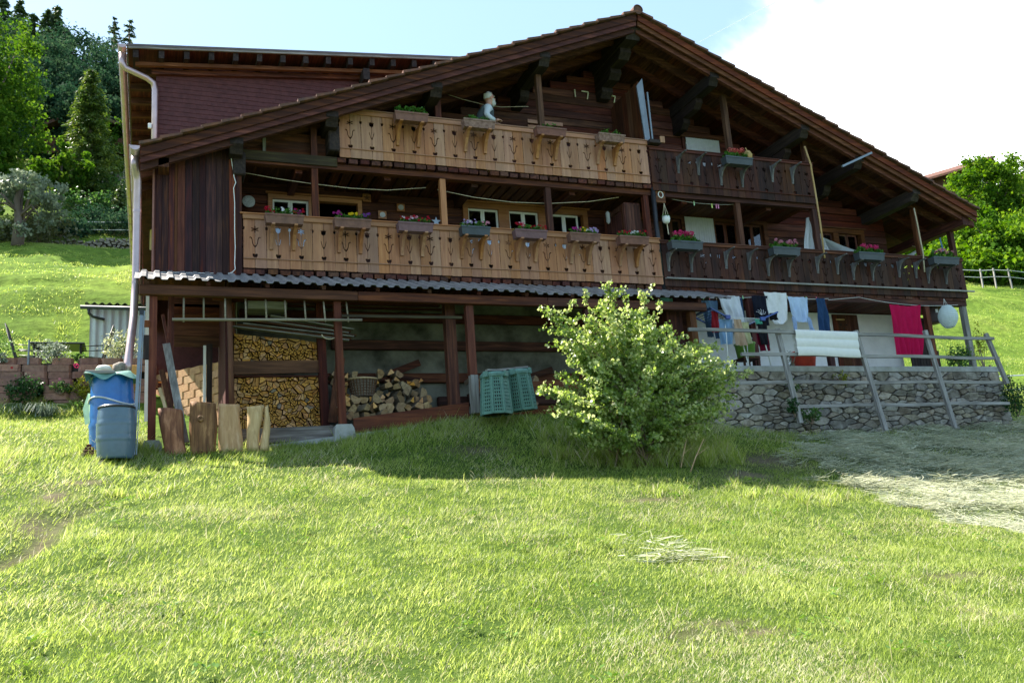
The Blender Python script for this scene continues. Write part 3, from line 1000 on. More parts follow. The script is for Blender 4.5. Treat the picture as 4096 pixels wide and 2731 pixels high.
floor_boards(1.57, 10.62, 6.90, 6.99, 17.0, .225, ['old_y', 'old_y', 'warm_y'], .045)
floor_boards(10.66, 19.68, 6.92, 6.99, 17.06, .225, ['old_y'], .012)
floor_boards(3.40, 10.60, 9.30, 9.39, 17.0, .225, ['old_y', 'old_y', 'warm_y'], .045)
floor_boards(10.62, 15.24, 9.30, 9.36, 17.06, .225, ['old_y'], .012)
floor_boards(1.57, 3.36, 9.36, 9.42, 17.1, .3, ['old_y'], .012)
for (a, c, zz, mt) in ((1.57, 10.6, 6.78, 'black_x'), (10.66, 19.7, 6.80, 'old_x'), (1.57, 10.6, 9.17, 'old_x'), (10.62, 15.25, 9.17, 'old_x')):
    mb = MB(); mb.box(a, c, 17.08, 17.24, zz, zz + .118); mb.build('floor_beam', M[mt], HOUSE)
mb = MB(); mb.box(1.57, 3.4, 17.04, 17.10, 9.22, 9.42); mb.build('floor_beam', M['moss'], HOUSE)
for xx in (2.6, 4.4, 6.3, 8.6, 11.5, 13.9):
    mb = MB(); mb.box(xx, xx + .14, 17.25, WY, 9.10, 9.295); mb.build('joist', M['old_y'], HOUSE)
# horizontal planks at the left, below the verge
for k in range(3):
    mb = MB(); z0 = 9.45 + k * .175
    mb.box(1.58, min(3.42, 1.58 + 1.86), 17.30, 17.33, z0, z0 + .17); mb.build('wall_plank', M['warm_x'], HOUSE)
mb = MB(); mb.box(1.98, 2.04, 17.25, 17.295, 9.43, 9.95); mb.build('batten', M['grey_z'], HOUSE)
mb = MB(); mb.cbox(3.22, 3.44, 16.9, 17.4, 9.5, 10.05, .02); mb.build('beam_end', M['black_y'], HOUSE)
mb = MB(); mb.cbox(1.38, 1.62, 16.93, 17.4, 8.85, 9.32, .02); mb.build('beam_end', M['black_y'], HOUSE)

# posts ------------------------------------------------------------------
def post(x, z0, z1, mt, w=.12, y0=17.10, lean=0.0):
    mb = MB(); mb.beam((x, y0 + .06, z0), (x + lean, y0 + .06, z1), w, .12, up=(0, 1, 0)); return mb.build('post', M[mt], HOUSE)


for x, mt in ((2.96, 'old_z'), (5.61, 'light_z'), (8.02, 'old_z'), (10.46, 'old_z'), (12.97, 'warm_z'), (15.23, 'old_z'), (18.5, 'warm_z'), (19.66, 'old_z')):
    post(x, 6.99, rtop(x) - .5 if x > 16 else 9.17, mt, .125)
for x, mt in ((2.96, 'old_z'), (5.61, 'old_z'), (8.02, 'warm_z'), (12.98, 'warm_z'), (15.24, 'old_z')):
    post(x, 9.40, rtop(x) - .36, mt, .125)
for x in (12.95, 15.1, 18.35, 19.62):
    post(x, 4.97, 6.8, 'old_z' if x < 19 else 'grey_z', .14)
for y in (19.6, 22.3):
    mb = MB(); mb.box(19.58, 19.72, y, y + .12, 6.99, rtop(19.65) - .5); mb.build('post', M['old_z'], HOUSE)
mb = MB(); mb.tube([(10.63, 17.06, 6.9), (10.64, 17.06, 9.35)], .055, 12); mb.build('drain_pipe', M['black'], HOUSE, True)

# carved railings ---------------------------------------------------------
G = .0035
HEART = [(G, .165), (.022, .205), (.038, .245), (.040, .268), (.030, .283), (.016, .283), (G, .268)]
DOT = lambda z: [(G, z - .008), (.009, z), (G, z + .008)]


def star(c, R=.072):
    p = [(G, c - R), (.011, c - .045), (.006, c - .016)]
    for th in (-30, 30):
        for a, r in ((th - 19, .044), (th, R), (th + 19, .044)):
            p.append((r * math.cos(math.radians(a)), c + r * math.sin(math.radians(a))))
        if th < 0: p.append((.014, c))
    return p + [(.006, c + .016), (.011, c + .045), (G, c + R)]


LEAF_S = [(G, .405), (.024, .435), (.044, .49), (.050, .555), (.062, .592), (.080, .596), (.083, .580), (.088, .602), (.070, .618), (.050, .606), (.038, .560), (.032, .50), (.016, .455), (G, .44)]
LEAF_T = [(G, .43), (.020, .47), (.036, .53), (.046, .60), (.037, .595), (.026, .54), (.012, .485), (G, .465)]
TULIP = DOT(.700) + [(G, .712), (.024, .722), (.038, .748), (.037, .785), (.050, .822), (.024, .806), (.012, .83), (G, .806)]
SMALL = DOT(.36) + DOT(.52) + DOT(.68) + [(G, .755), (.012, .757), (.020, .768), (.022, .785), (.018, .798), (.030, .822), (.013, .812), (G, .826)]
EDGE = {'s': HEART + LEAF_S + star(.765), 't': HEART + LEAF_T + TULIP, 'o': SMALL}


def board_mesh(name, w, H, l, r, mat, th=.028, sc=1.0):
    c = .012
    poly = [(c, 0), (w - c, 0), (w, c)]
    poly += [(w - (d * 1.2 if d > .005 else d), z * sc) for d, z in EDGE[r] if z * sc < H - .06]
    poly += [(w - G, H), (G, H)]
    poly += [((d * 1.2 if d > .005 else d), z * sc) for d, z in reversed(EDGE[l]) if z * sc < H - .06]
    poly += [(0, c)]
    mb = MB(); mb.prism(poly, 'y', 0, th)
    return mb.mesh(name, mat)


def railing(name, x0, x1, n, zb, H, mats, cap_h, rail_m, strip_z, strip_m, label, wear=False, sc=1.0, cap_d=.09):
    R = empty(name, (x0, 17.0, zb)); attach(R, HOUSE); R['label'] = label
    w = (x1 - x0) / n
    cache = {}
    for k in range(n):
        def kind(j):
            if j % 2 == 0: return 'o'
            return 's' if (j // 2) % 2 == 0 else 't'
        key = kind(k) + kind(k + 1)
        if key not in cache: cache[key] = board_mesh('balcony_board_' + key, w - .002, H, key[0], key[1], mats, sc=sc)
        inst('board', cache[key], R, (x0 + k * w, 17.0 + random.uniform(-.003, .003), zb + random.uniform(-.004, .004)), (random.uniform(-.004, .004), random.uniform(-.002, .002), random.uniform(-.012, .012)))
    mb = MB(); mb.cbox(x0 - .01, x1 + .01, 16.968, 17.0 - .003, zb + H - .005, zb + H + cap_h, .006)
    mb.build('rail', rail_m, R)
    mb = MB(); mb.cbox(x0 - .06, x1 + .02, 16.955, 16.955 + cap_d + .07, zb + H + cap_h + .002, zb + H + cap_h + .03, .006)
    mb.build('rail_cap', rail_m, R)
    mb = MB(); mb.cbox(x0, x1, 16.975, 16.997, strip_z, strip_z + .022, .004)
    mb.build('strip', strip_m, R)
    mb = MB(); mb.box(x0, x1, 17.035, 17.075, zb + .16, zb + .24); mb.box(x0, x1, 17.035, 17.075, zb + H - .12, zb + H - .02)
    mb.build('back_rail', M['old_x'], R)
    return R


RL = railing('lower_light_railing', 1.57, 10.62, 42, 7.02, .965, M['light_z'], .09, M['light_x'], 7.19, M['light_x'], 'light varnished carved railing of the middle storey')
RU = railing('upper_light_railing', 3.45, 10.57, 32, 9.42, .95, M['light_z'], .09, M['light_x'], 9.60, M['light_x'], 'light varnished carved railing under the gable')
RD = railing('lower_dark_railing', 10.66, 19.72, 42, 6.99, .99, M['dark_board'], .055, M['old_x'], 7.15, M['grey_x'], 'old dark brown carved railing of the middle storey')
RE = railing('upper_dark_railing', 10.62, 15.27, 22, 9.27, 1.0, M['dark_board'], .05, M['old_x'], 9.44, M['old_x'], 'old dark brown carved railing under the gable', sc=1.0)
RS = empty('side_railing', (19.7, 17.0, 6.99)); attach(RS, HOUSE)
for k in range(22):
    mb = MB(); mb.box(19.70, 19.725, 17.05 + k * .22, 17.262 + k * .22, 6.99, 7.98); mb.build('board', M['dark_board'], RS)
mb = MB(); mb.box(19.66, 19.76, 17.04, 22, 7.985, 8.04); mb.build('rail', M['old_y'], RS)
mb = MB(); mb.box(10.68, 19.9, 16.93, 16.972, 7.145, 7.18); mb.build('ledge', M['grey_x'], RD)

BRK = [(16.998, -.40), (16.955, -.40), (16.945, -.36), (16.90, -.26), (16.82, -.14), (16.70, -.05), (16.58, -.03), (16.58, .0), (16.998, .0)]
mb = MB(); mb.prism([(y - 17, z) for y, z in BRK], 'x', -.032, .032); ME_BL = mb.mesh('light_bracket', M['light_z'])
BRD = [(16.998, -.36), (16.97, -.36), (16.95, -.22), (16.88, -.09), (16.76, -.02), (16.60, -.012), (16.60, .012), (16.998, .012)]
mb = MB(); mb.prism([(y - 17, z) for y, z in BRD], 'x', -.018, .018)
mb.prism([(-.012, -.40), (-.001, -.40), (-.001, .02), (-.012, .02)], 'x', -.03, .03); ME_BD = mb.mesh('grey_bracket', M['dimgrey_z'])
for x in (2.29, 3.58, 4.84, 6.10, 7.32, 8.57, 9.76):
    for s in (-.21, .21): inst('bracket', ME_BL, RL, (x + s, 17.0, 7.79))
for x in (4.87, 6.34, 7.99, 9.46):
    for s in (-.22, .22): inst('bracket', ME_BL, RU, (x + s, 17.0, 10.17))
for x in (11.09, 13.8, 16.33, 18.74):
    for s in (-.30, .30): inst('bracket', ME_BD, RD, (x + s, 17.0, 7.735))
for x in (12.34, 12.98, 14.96, 15.56, 17.50, 18.05): inst('bracket', ME_BD, RD, (x, 17.0, 7.86))
for x in (12.5, 13.1): inst('bracket', ME_BD, RE, (x, 17.0, 9.93))
for x in (11.35, 11.9, 14.0, 14.6): inst('bracket', ME_BD, RE, (x, 17.0, 10.14))


# windows -----------------------------------------------------------------
def window(x0, x1, z0, z1, lights, casing, sash, curtain=0.0, cw=.09, door=False):
    W = empty('window' if not door else 'door_opening', ((x0 + x1) / 2, WY, z0)); attach(W, HOUSE)
    mb = MB()
    mb.box(x0, x1, WY - .05, WY + .1, z1 - cw, z1); mb.box(x0, x1, WY - .05, WY + .1, z0, z0 + cw)
    mb.box(x0, x0 + cw, WY - .05, WY + .1, z0 + cw, z1 - cw); mb.box(x1 - cw, x1, WY - .05, WY + .1, z0 + cw, z1 - cw)
    bars = [l for l in lights if l[0] > x0 + cw + .02]
    for (a, c) in bars:
        prev = max([l[1] for l in lights if l[1] <= a] + [x0 + cw])
        mb.box(prev + .002, a - .002, WY - .045, WY + .09, z0 + cw, z1 - cw)
    mb.build('casing', casing, W)
    mb = MB(); mb.box(x0 - .05, x1 + .05, WY - .09, WY - .052, z1 + .004, z1 + .04); mb.build('lintel_board', casing, W)
    if door: return W
    for (a, c) in lights:
        zt, zb2 = z1 - cw - .004, z0 + cw + .004
        mid = (a + c) / 2
        for (p, q) in ((a, mid - .003), (mid + .003, c)):
            s = .042
            mb = MB()
            mb.box(p, q, WY + .03, WY + .07, zt - s, zt); mb.box(p, q, WY + .03, WY + .07, zb2, zb2 + s)
            mb.box(p, p + s, WY + .03, WY + .07, zb2 + s, zt - s); mb.box(q - s, q, WY + .03, WY + .07, zb2 + s, zt - s)
            mb.build('sash', sash, W)
            mb = MB(); mb.box(p + s, q - s, WY + .048, WY + .052, zb2 + s, zt - s); mb.build('pane', M['glass'], W)
            if curtain:
                mb = MB(); nn = 16
                vs, fs = [], []
                for i in range(nn + 1):
                    xx = p + (q - p) * i / nn; yy = WY + .12 + .012 * math.sin(i * 2.4)
                    vs += [(xx, yy, zb2), (xx, yy, zt - (zt - zb2) * (1 - curtain))]
                for i in range(nn): fs.append((2 * i, 2 * i + 2, 2 * i + 3, 2 * i + 1))
                mb.add(vs, fs); mb.build('curtain', M['lace'], W)
    return W


window(2.21, 3.14, 7.9, 9.12, [(2.30, 3.05)], M['light_x'], M['white'], .62)
window(3.18, 4.19, 7.1, 9.12, [], M['light_x'], M['white'], door=True)
window(6.5, 9.63, 7.9, 9.25, [(6.62, 7.36), (7.62, 8.36), (8.66, 9.40)], M['light_x'], M['white'], .55, .12)
window(11.55, 14.82, 7.95, 9.33, [(11.68, 12.24), (12.42, 13.12), (13.22, 13.9), (14.06, 14.68)], M['warm_x'], M['warm_z'], .22, .12)
window(16.2, 18.0, 7.95, 9.25, [(16.34, 16.95), (17.12, 17.78)], M['warm_x'], M['warm_z'], .3, .12)
window(12.55, 13.68, 10.55, 11.45, [(12.65, 13.58)], M['warm_x'], M['white'], .9, .08)
window(10.62, 11.5, 9.6, 11.6, [], M['old_x'], M['white'], door=True)
window(8.35, 9.05, 9.6, 11.35, [], M['old_x'], M['white'], door=True)
# outer lace curtains (hung before the glass)
def drape(name, x0, x1, zt, zb, y, mat, parent, amp=.02, waves=9, n=60, hem=.0):
    mb = MB(); vs, fs = [], []
    rows = 6
    for j in range(rows + 1):
        t = j / rows
        for i in range(n + 1):
            u = i / n
            vs.append((x0 + (x1 - x0) * u, y + amp * (.3 + .7 * t) * math.sin(u * waves * 6.283 + .6 * math.sin(3 * u)), zt + (zb - zt) * t + (hem * math.sin(u * 20) if j == rows else 0)))
    for j in range(rows):
        for i in range(n):
            a = j * (n + 1) + i
            fs.append((a, a + 1, a + n + 2, a + n + 1))
    mb.add(vs, fs)
    return mb.build(name, mat, parent, True)


drape('curtain', 12.30, 13.14, 9.26, 8.0, WY - .10, M['lace'], HOUSE, .018, 12)
drape('curtain', 12.62, 13.62, 11.43, 10.6, WY - .10, M['lace'], HOUSE, .012, 14)
# open door leaf with window glass seen beyond the lower rail (dark room behind)

# year figures on the gable
FIG = plain('cream_paint', (.72, .68, .50), .7)
for pts in ([(9.61, 12.42), (9.615, 12.22)], [(9.80, 12.40), (9.98, 12.39), (9.94, 12.20)], [(10.545, 12.37), (10.73, 12.37), (10.68, 12.19)]):
    mb = MB()
    for (a, c) in zip(pts[:-1], pts[1:]):
        mb.beam((a[0], WY - .035, a[1]), (c[0], WY - .035, c[1]), .025, .026, up=(0, 1, 0))
    mb.build('year_figure', FIG, HOUSE)

# partition between the two halves of the top balcony, with its tin edge
PT = empty('balcony_partition', (10.66, 17.3, 9.4)); attach(PT, HOUSE)
for k in range(7):
    y0 = 17.12 + k * .197
    mb = MB(); mb.box(10.58, 10.61, y0, y0 + .193, 9.40, 12.05 - .0 * k + random.uniform(-.02, .02)); mb.build('plank', M['warm_z'], PT)
mb = MB()
mb.add([(10.60, 17.06, 10.42), (10.68, 16.98, 10.42), (10.68, 17.0, 10.42), (10.60, 17.10, 10.42), (10.52, 17.06, 11.90), (10.64, 16.98, 12.06), (10.64, 17.0, 12.06), (10.52, 17.10, 11.90)],
       [(0, 3, 2, 1), (4, 5, 6, 7), (0, 1, 5, 4), (1, 2, 6, 5), (2, 3, 7, 6), (3, 0, 4, 7)])
mb.build('tin_edge', M['steel'], PT)
mb = MB(); mb.box(10.86, 10.90, 17.2, 17.24, 10.4, 11.85); mb.build('edge_strip', M['steel'], PT)
mb = MB(); mb.cbox(10.58, 10.90, 16.85, 17.1, 10.38, 10.47, .01); mb.build('rail_end', M['black_x'], PT)
mb = MB(); mb.cbox(10.86, 10.98, 16.84, 16.88, 10.40, 10.56, .005); mb.build('end_plate', M['light_z'], PT)

# cable clipped to the plank wall
mb = MB()
cab = [at(2110 / 2.296, 1360 / 2.296, 16.96)] + [at(x / 2.296, 683 + y / 2.296, 16.97) for x, y in ((2140, 0), (2150, 60), (2165, 110), (2145, 160), (2155, 300), (2155, 540), (2160, 700), (2155, 850), (2160, 905), (2130, 935), (2095, 945))]
mb.tube(cab, .008, 6); mb.build('cable', M['white'], HOUSE)
mb = MB(); mb.tube([at(x / 2.296, 683 + y / 2.296, 16.97) for x, y in ((1430, 945), (1480, 932), (1640, 934), (1960, 942))], .006, 6); mb.build('cable', M['white'], HOUSE)

# ground floor -------------------------------------------------------------
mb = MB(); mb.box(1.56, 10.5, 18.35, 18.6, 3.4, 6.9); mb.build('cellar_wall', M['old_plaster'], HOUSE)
for (z0, a, c) in ((4.55, 5.6, 10.4), (5.05, 3.2, 10.4), (5.75, 3.4, 10.4), (6.35, 1.6, 10.4)):
    mb = MB(); mb.cbox(a, c, 18.22, 18.348, z0, z0 + .2, .02); mb.build('wall_beam', M['old_x' if z0 != 5.05 else 'redbrown_x'], HOUSE)
mb = MB(); mb.box(12.3, 18.7, WY, WY + .2, 4.9, 6.9); mb.build('terrace_wall_plaster', M['plaster'], HOUSE)
mb = MB(); mb.box(10.5, 12.3, WY, WY + .2, 4.9, 6.9); mb.build('terrace_back_wall', M['old_x'], HOUSE)
D = empty('cellar_door', (16.9, WY, 4.97)); attach(D, HOUSE)
for k in range(6):
    mb = MB(); mb.box(16.5 + k * .135, 16.632 + k * .135, WY - .05 + random.uniform(-.004, .004), WY - .01, 4.98, 6.86); mb.build('plank', M['warm_z'], D)
for (x, zz) in ((16.72, 6.58), (16.9, 6.58), (16.81, 6.48)):
    mb = MB(); mb.lathe([(.024, 0), (.024, .006)], (0, 0, 0), 12); inst('peep_hole', mb.mesh('peep', M['interior']), D, (x, WY - .056, zz), (math.pi / 2, 0, 0))
mb = MB(); mb.box(16.58, 16.85, WY - .075, WY - .06, 6.70, 6.735); mb.build('hinge_strap', M['slab'], D)
# dark plank screen closing the terrace at the right, wood store behind it
SC = empty('plank_screen', (19, 18.2, 4.95)); attach(SC, HOUSE)
for k in range(10):
    x0 = 18.62 + k * .10
    mb = MB(); mb.box(x0, x0 + .09, 18.15, 18.18, 4.97, 6.75 - .9 * (k > 7)); mb.build('plank', M['black_z'], SC)
mb = MB(); mb.box(19.28, 19.62, 17.5, 18.2, 6.62, 6.68); mb.build('roof_board', M['grey_y'], SC)
# ------------------------------------------------------------------ polygons that fit together (split logs, field stones)
def clip(poly, nx_, ny_, c):
    out = []
    for k in range(len(poly)):
        p, q = poly[k - 1], poly[k]
        a = nx_ * p[0] + ny_ * p[1] - c; b_ = nx_ * q[0] + ny_ * q[1] - c
        if (a < 0) != (b_ < 0):
            t = a / (a - b_); out.append((p[0] + t * (q[0] - p[0]), p[1] + t * (q[1] - p[1])))
        if b_ < 0: out.append(q)
    return out


def cells(pts, bounds, gap, ax=1.0, wts=None):
    """Voronoi cells of pts inside the convex polygon bounds, shrunk by gap; ax stretches them sideways"""
    P = np.array(pts); Q = P / np.array([ax, 1.0]); res = []
    for i in range(len(P)):
        d = ((Q - Q[i]) ** 2).sum(1)
        poly = [(x / ax, y) for x, y in bounds]
        for j in np.argsort(d)[1:22]:
            n = Q[j] - Q[i]; L = math.sqrt(d[j])
            if L < 1e-6: continue
            n = n / L
            poly = clip(poly, n[0], n[1], n @ (Q[i] + Q[j]) / 2 - gap / 2 + (0 if wts is None else (wts[i] - wts[j]) / (2 * L)))
            if len(poly) < 3: break
        res.append([(x * ax, y) for x, y in poly] if len(poly) >= 3 else None)
    return res


def relax(pts, bounds, it=2, ax=1.0):
    for _ in range(it):
        cs = cells(pts, bounds, 0.0, ax)
        pts = [((sum(p[0] for p in c) / len(c)), (sum(p[1] for p in c) / len(c))) if c else q for c, q in zip(cs, pts)]
    return pts


# ------------------------------------------------------------------ rear wing with shingled wall and low roof
RB = thing('rear_building', (3.0, 21.0, 5.0), 'taller rear building with brown shingled wall and low pitched eave', 'building')


def rr(x):
    return 13.33 + .099 * (x + .63)


mb = MB(); mb.prism([(.02, 5), (9, 5), (9, rr(9) - .25), (.02, rr(.02) - .25)], 'y', 21.05, 21.3)
mb.box(.02, .2, 21.3, 40, 5.0, 13.0)
mb.build('wall', M['shingle'], RB)
V_, F_ = [], []
sh = MB()
zc = 8.4
row = 0
while zc < 13.3:
    x = .0 - random.random() * .1
    while x < 8.6:
        w = random.uniform(.09, .17)
        a, c = max(x, .0), x + w - .004
        zt = zc + .16
        if zt < rr(a) - .28:
            t = random.uniform(0, .006); dz = random.uniform(-.006, .006)
            sh.add([(a, 21.034 - t, zc + dz), (c, 21.034 - t, zc + dz), (c, 21.048, zt), (a, 21.048, zt), (a, 21.044, zc + dz), (c, 21.044, zc + dz)], [(0, 1, 2, 3), (0, 4, 5, 1)])
        x += w
    zc += .118; row += 1
o = sh.build('shingles', M['shingle'], RB); o['kind'] = 'stuff'
mb = MB()
mb.prism([(-.63, rr(-.63) - .05), (9, rr(9) - .05), (9, rr(9)), (-.63, rr(-.63))], 'y', 20.45, 40)
mb.build('roof', plain('dark_roof_sheet', (.11, .085, .085), .5), RB)
mb = MB(); mb.prism([(-.60, rr(-.6) - .10), (9, rr(9) - .10), (9, rr(9) - .052), (-.60, rr(-.6) - .052)], 'y', 20.46, 20.50); mb.build('verge_strip', M['grey_x'], RB)
for (t0, t1, y0, mt) in ((-.40, -.31, 20.72, 'warm_x'), (-.46, -.34, 20.93, 'old_x')):
    mb = MB(); mb.prism([(-.1 if y0 > 20.8 else -.45, rr(-.3) + t0 + .0), (9, rr(9) + t0), (9, rr(9) + t1), (-.1 if y0 > 20.8 else -.45, rr(-.3) + t1)], 'y', y0, y0 + .1); mb.build('fascia_board', M[mt], RB)
for k in range(16):
    x0 = -.5 + k * .55
    mb = MB(); mb.prism([(x0, rr(x0) - .30), (x0 + .12, rr(x0 + .12) - .30), (x0 + .12, rr(x0 + .12) - .11), (x0, rr(x0) - .11)], 'y', 20.52, 21.04); mb.build('lookout', M['black_y'], RB)
mb = MB(); mb.prism([(-.6, rr(-.6) - .08), (9, rr(9) - .08), (9, rr(9) - .055), (-.6, rr(-.6) - .055)], 'y', 20.52, 40); mb.build('soffit', M['old_y'], RB)
for k in range(22):                                            # rafter tails under the left eave
    y0 = 21.4 + k * .75
    mb = MB(); mb.prism([(-.58, rr(-.58) - .24), (.02, rr(.02) - .24), (.02, rr(.02) - .085), (-.58, rr(-.58) - .085)], 'y', y0, y0 + .13); mb.build('rafter_tail', M['warm_x'], RB)
mb = MB(); mb.beam((4.9, 20.5, rr(4.9) - .55), (4.9, 21.1, rr(4.9) - .55), .16, .3); mb.build('purlin_end', M['black_y'], RB)


def gutter(x, z, y0, y1, r, parent, drop=0.0):
    mb = MB()
    ring = [(x + math.cos(a) * r, math.sin(a) * r) for a in np.linspace(math.pi, 2 * math.pi, 13)]
    ring += [(x + math.cos(a) * (r - .006), math.sin(a) * (r - .006)) for a in np.linspace(2 * math.pi, math.pi, 13)]
    n = len(ring)
    vs = [(u, y0, z + v) for u, v in ring] + [(u, y1, z + v - drop) for u, v in ring]
    fs = [tuple(range(n)), tuple(reversed(range(n, 2 * n)))] + [((i + 1) % n, i, i + n, (i + 1) % n + n) for i in range(n)]
    mb.add(vs, fs)
    half = [(x + math.cos(a) * r, z + math.sin(a) * r) for a in np.linspace(math.pi, 2 * math.pi, 13)]
    mb.prism(half, 'y', y0 - .006, y0 - .001)
    mb.tube([(x - r, y0, z + .004), (x - r, y1, z + .004 - drop)], .011, 8)
    y = y0 + .5
    g = mb.build('gutter', M['gutter'], parent, True)
    g.data.polygons.foreach_set('use_smooth', [len(p.vertices) == 4 for p in g.data.polygons])
    mb = MB()
    while y < y1:
        f = (y - y0) / (y1 - y0)
        mb.tube([(x + math.cos(a) * (r + .006), y, z - f * drop + math.sin(a) * (r + .006)) for a in np.linspace(math.pi, 2 * math.pi, 9)], .007, 5)
        y += .8
    mb.build('gutter_hooks', M['gutter'], parent)
    return g


gutter(-.73, rr(-.63) - .03, 20.45, 39, .085, RB)
mb = MB()
mb.tube([(-.73, 20.7, 13.2), (-.73, 20.7, 12.98), (-.66, 20.72, 12.86), (-.2, 20.86, 12.74), (-.06, 20.91, 12.66), (-.02, 20.93, 12.5), (-.02, 20.93, 8.6)], .068, 14)
mb.build('downpipe', M['gutter'], RB, True)
for zz in (12.35, 10.2):
    mb = MB(); mb.lathe([(.07, 0), (.07, .035)], (-.02, 20.93, zz), 14); mb.build('pipe_bracket', M['gutter'], RB)
mb = MB(); mb.cbox(-.16, -.08, 20.86, 20.92, 11.5, 11.62, .01); mb.build('junction_box', M['white'], RB)
mb = MB(); mb.tube([(-.08, 20.9, 10.15), (-.3, 20.88, 10.17), (-.33, 20.88, 10.05)], .02, 8); mb.build('wall_spout', M['white'], RB, True)

# chalet gutter and its downpipe running down to the water barrel
gutter(-.34, rtop(XL) - .07, 16.44, 30, .085, HOUSE)
PIPE = [(-.34, 16.75, 8.96), (-.34, 16.77, 8.80), (-.31, 16.86, 8.70), (-.29, 16.93, 8.55), (-.29, 16.93, 6.62), (-.30, 16.86, 6.42), (-.31, 16.62, 5.9), (-.37, 15.92, 4.93), (-.38, 15.9, 4.80)]
mb = MB(); mb.tube(PIPE, .066, 16); mb.build('downpipe', M['gutter'], HOUSE, True)
for (p, q) in (((-.29, 16.93, 7.95), (-.29, 16.93, 8.0)), ((-.29, 16.93, 6.60), (-.29, 16.93, 6.65))):
    mb = MB(); mb.tube([p, q], .072, 14); mb.build('pipe_collar', M['gutter'], HOUSE)

# ------------------------------------------------------------------ lean-to wood store below the balcony
LT_ = thing('wood_store', (3.0, 16.5, 3.5), 'open lean-to wood store with corrugated roof under the light balcony', 'shelter')
mb = MB()
pitch, amp = .215, .042
xs = []
x = -.30
k = 0
while x < 11.5:
    xs += [(x, 0), (x + .085, 0), (x + .115, amp), (x + .185, amp)]
    x += pitch
zb_, zf_ = 6.86, 6.335
cutx = lambda x: 0.0
vs, fs = [], []
for (x, a) in xs:
    yf = 15.68 + .012 * math.sin(x * 7.3) + (0.10 if 6.95 < x < 8.9 else 0)
    for th in (0, -.006):
        vs += [(x, 17.0, zb_ + a + th), (x, yf, zf_ + a + th + (.0 if x < 9 else .004 * (x - 9)))]
n = len(xs)
for i in range(n - 1):
    b0, b1 = 4 * i, 4 * i + 4
    fs += [(b0, b0 + 1, b1 + 1, b1), (b0 + 2, b1 + 2, b1 + 3, b0 + 3), (b0 + 1, b0 + 3, b1 + 3, b1 + 1)]
fs += [(0, 2, 3, 1), (4 * n - 4, 4 * n - 3, 4 * n - 1, 4 * n - 2)]
mb.add(vs, fs); mb.build('roof_sheet', M['corr'], LT_)
for (a, c, mt) in ((-.22, 3.45, 'warm_x'), (3.455, 7.2, 'old_x'), (7.205, 10.85, 'old_x')):
    mb = MB(); mb.cbox(a, c, 15.80, 15.92, 6.10, 6.275, .01); mb.build('front_beam', M[mt], LT_)
for k in range(12):
    x0 = -.1 + k * .98
    mb = MB(); mb.beam((x0, 15.78, 6.315), (x0, 17.0, 6.80), .07, .07); mb.build('rafter', M['old_y'], LT_)


def spost(x, y, z0, z1, w, mt, x2=None, d=None):
    mb = MB(); mb.beam((x, y, z0), (x2 if x2 is not None else x, y, z1), w, d or w, up=(0, 1, 0)); return mb.build('post', M[mt], LT_)


spost(.005, 15.95, 3.66, 6.095, .125, 'redbrown_z')
spost(3.13, 15.95, 3.84, 6.095, .125, 'redbrown_z', 3.09)
spost(5.60, 15.95, 4.75, 6.095, .145, 'redbrown_z')
spost(5.61, 15.95, 4.03, 4.748, .145, 'grey_z')
spost(8.1, 15.95, 4.05, 6.095, .14, 'old_z')
spost(10.55, 15.97, 4.2, 6.095, .15, 'warm_z')
spost(2.99, 16.9, 3.9, 6.6, .15, 'old_z', 2.94)
spost(5.33, 16.35, 3.95, 6.4, .20, 'old_z')
spost(.30, 16.6, 3.7, 6.5, .10, 'old_z')
mb = MB(); mb.tube([(1.30, 16.28, 3.75), (1.25, 16.28, 6.5)], .045, 12); mb.build('pole', M['redbrown_z'], LT_, True)
mb = MB(); mb.prism([(-.15, 3.4), (.18, 3.4), (.16, 3.60), (.12, 3.66), (-.10, 3.66), (-.13, 3.60)], 'y', 15.8, 16.1); mb.build('footing', M['concrete'], LT_)
mb = MB(); mb.prism([(2.95, 3.5), (3.36, 3.5), (3.30, 3.80), (3.26, 3.86), (3.0, 3.86), (2.97, 3.80)], 'y', 15.80, 16.12); mb.build('footing', M['concrete'], LT_)
mb = MB(); mb.add([(1.0, 15.86, 3.2), (5.55, 15.86, 3.3), (5.55, 16.2, 3.3), (1.0, 16.2, 3.2), (1.0, 15.9, 3.46), (5.55, 15.9, 3.93), (5.55, 16.2, 3.93), (1.0, 16.2, 3.46)], [(0, 3, 2, 1), (4, 5, 6, 7), (0, 1, 5, 4), (1, 2, 6, 5), (2, 3, 7, 6), (3, 0, 4, 7)]); mb.build('plinth', M['concrete'], LT_)


def sboard(x0, x1, z0, z1, z2, z3, y, th, mt, nm='board'):
    mb = MB(); mb.add([(x0, y, z0), (x1, y, z2), (x1, y + th, z2), (x0, y + th, z0), (x0, y, z1), (x1, y, z3), (x1, y + th, z3), (x0, y + th, z1)],
                      [(0, 3, 2, 1), (4, 5, 6, 7), (0, 1, 5, 4), (1, 2, 6, 5), (2, 3, 7, 6), (3, 0, 4, 7)])
    return mb.build(nm, M[mt], LT_)


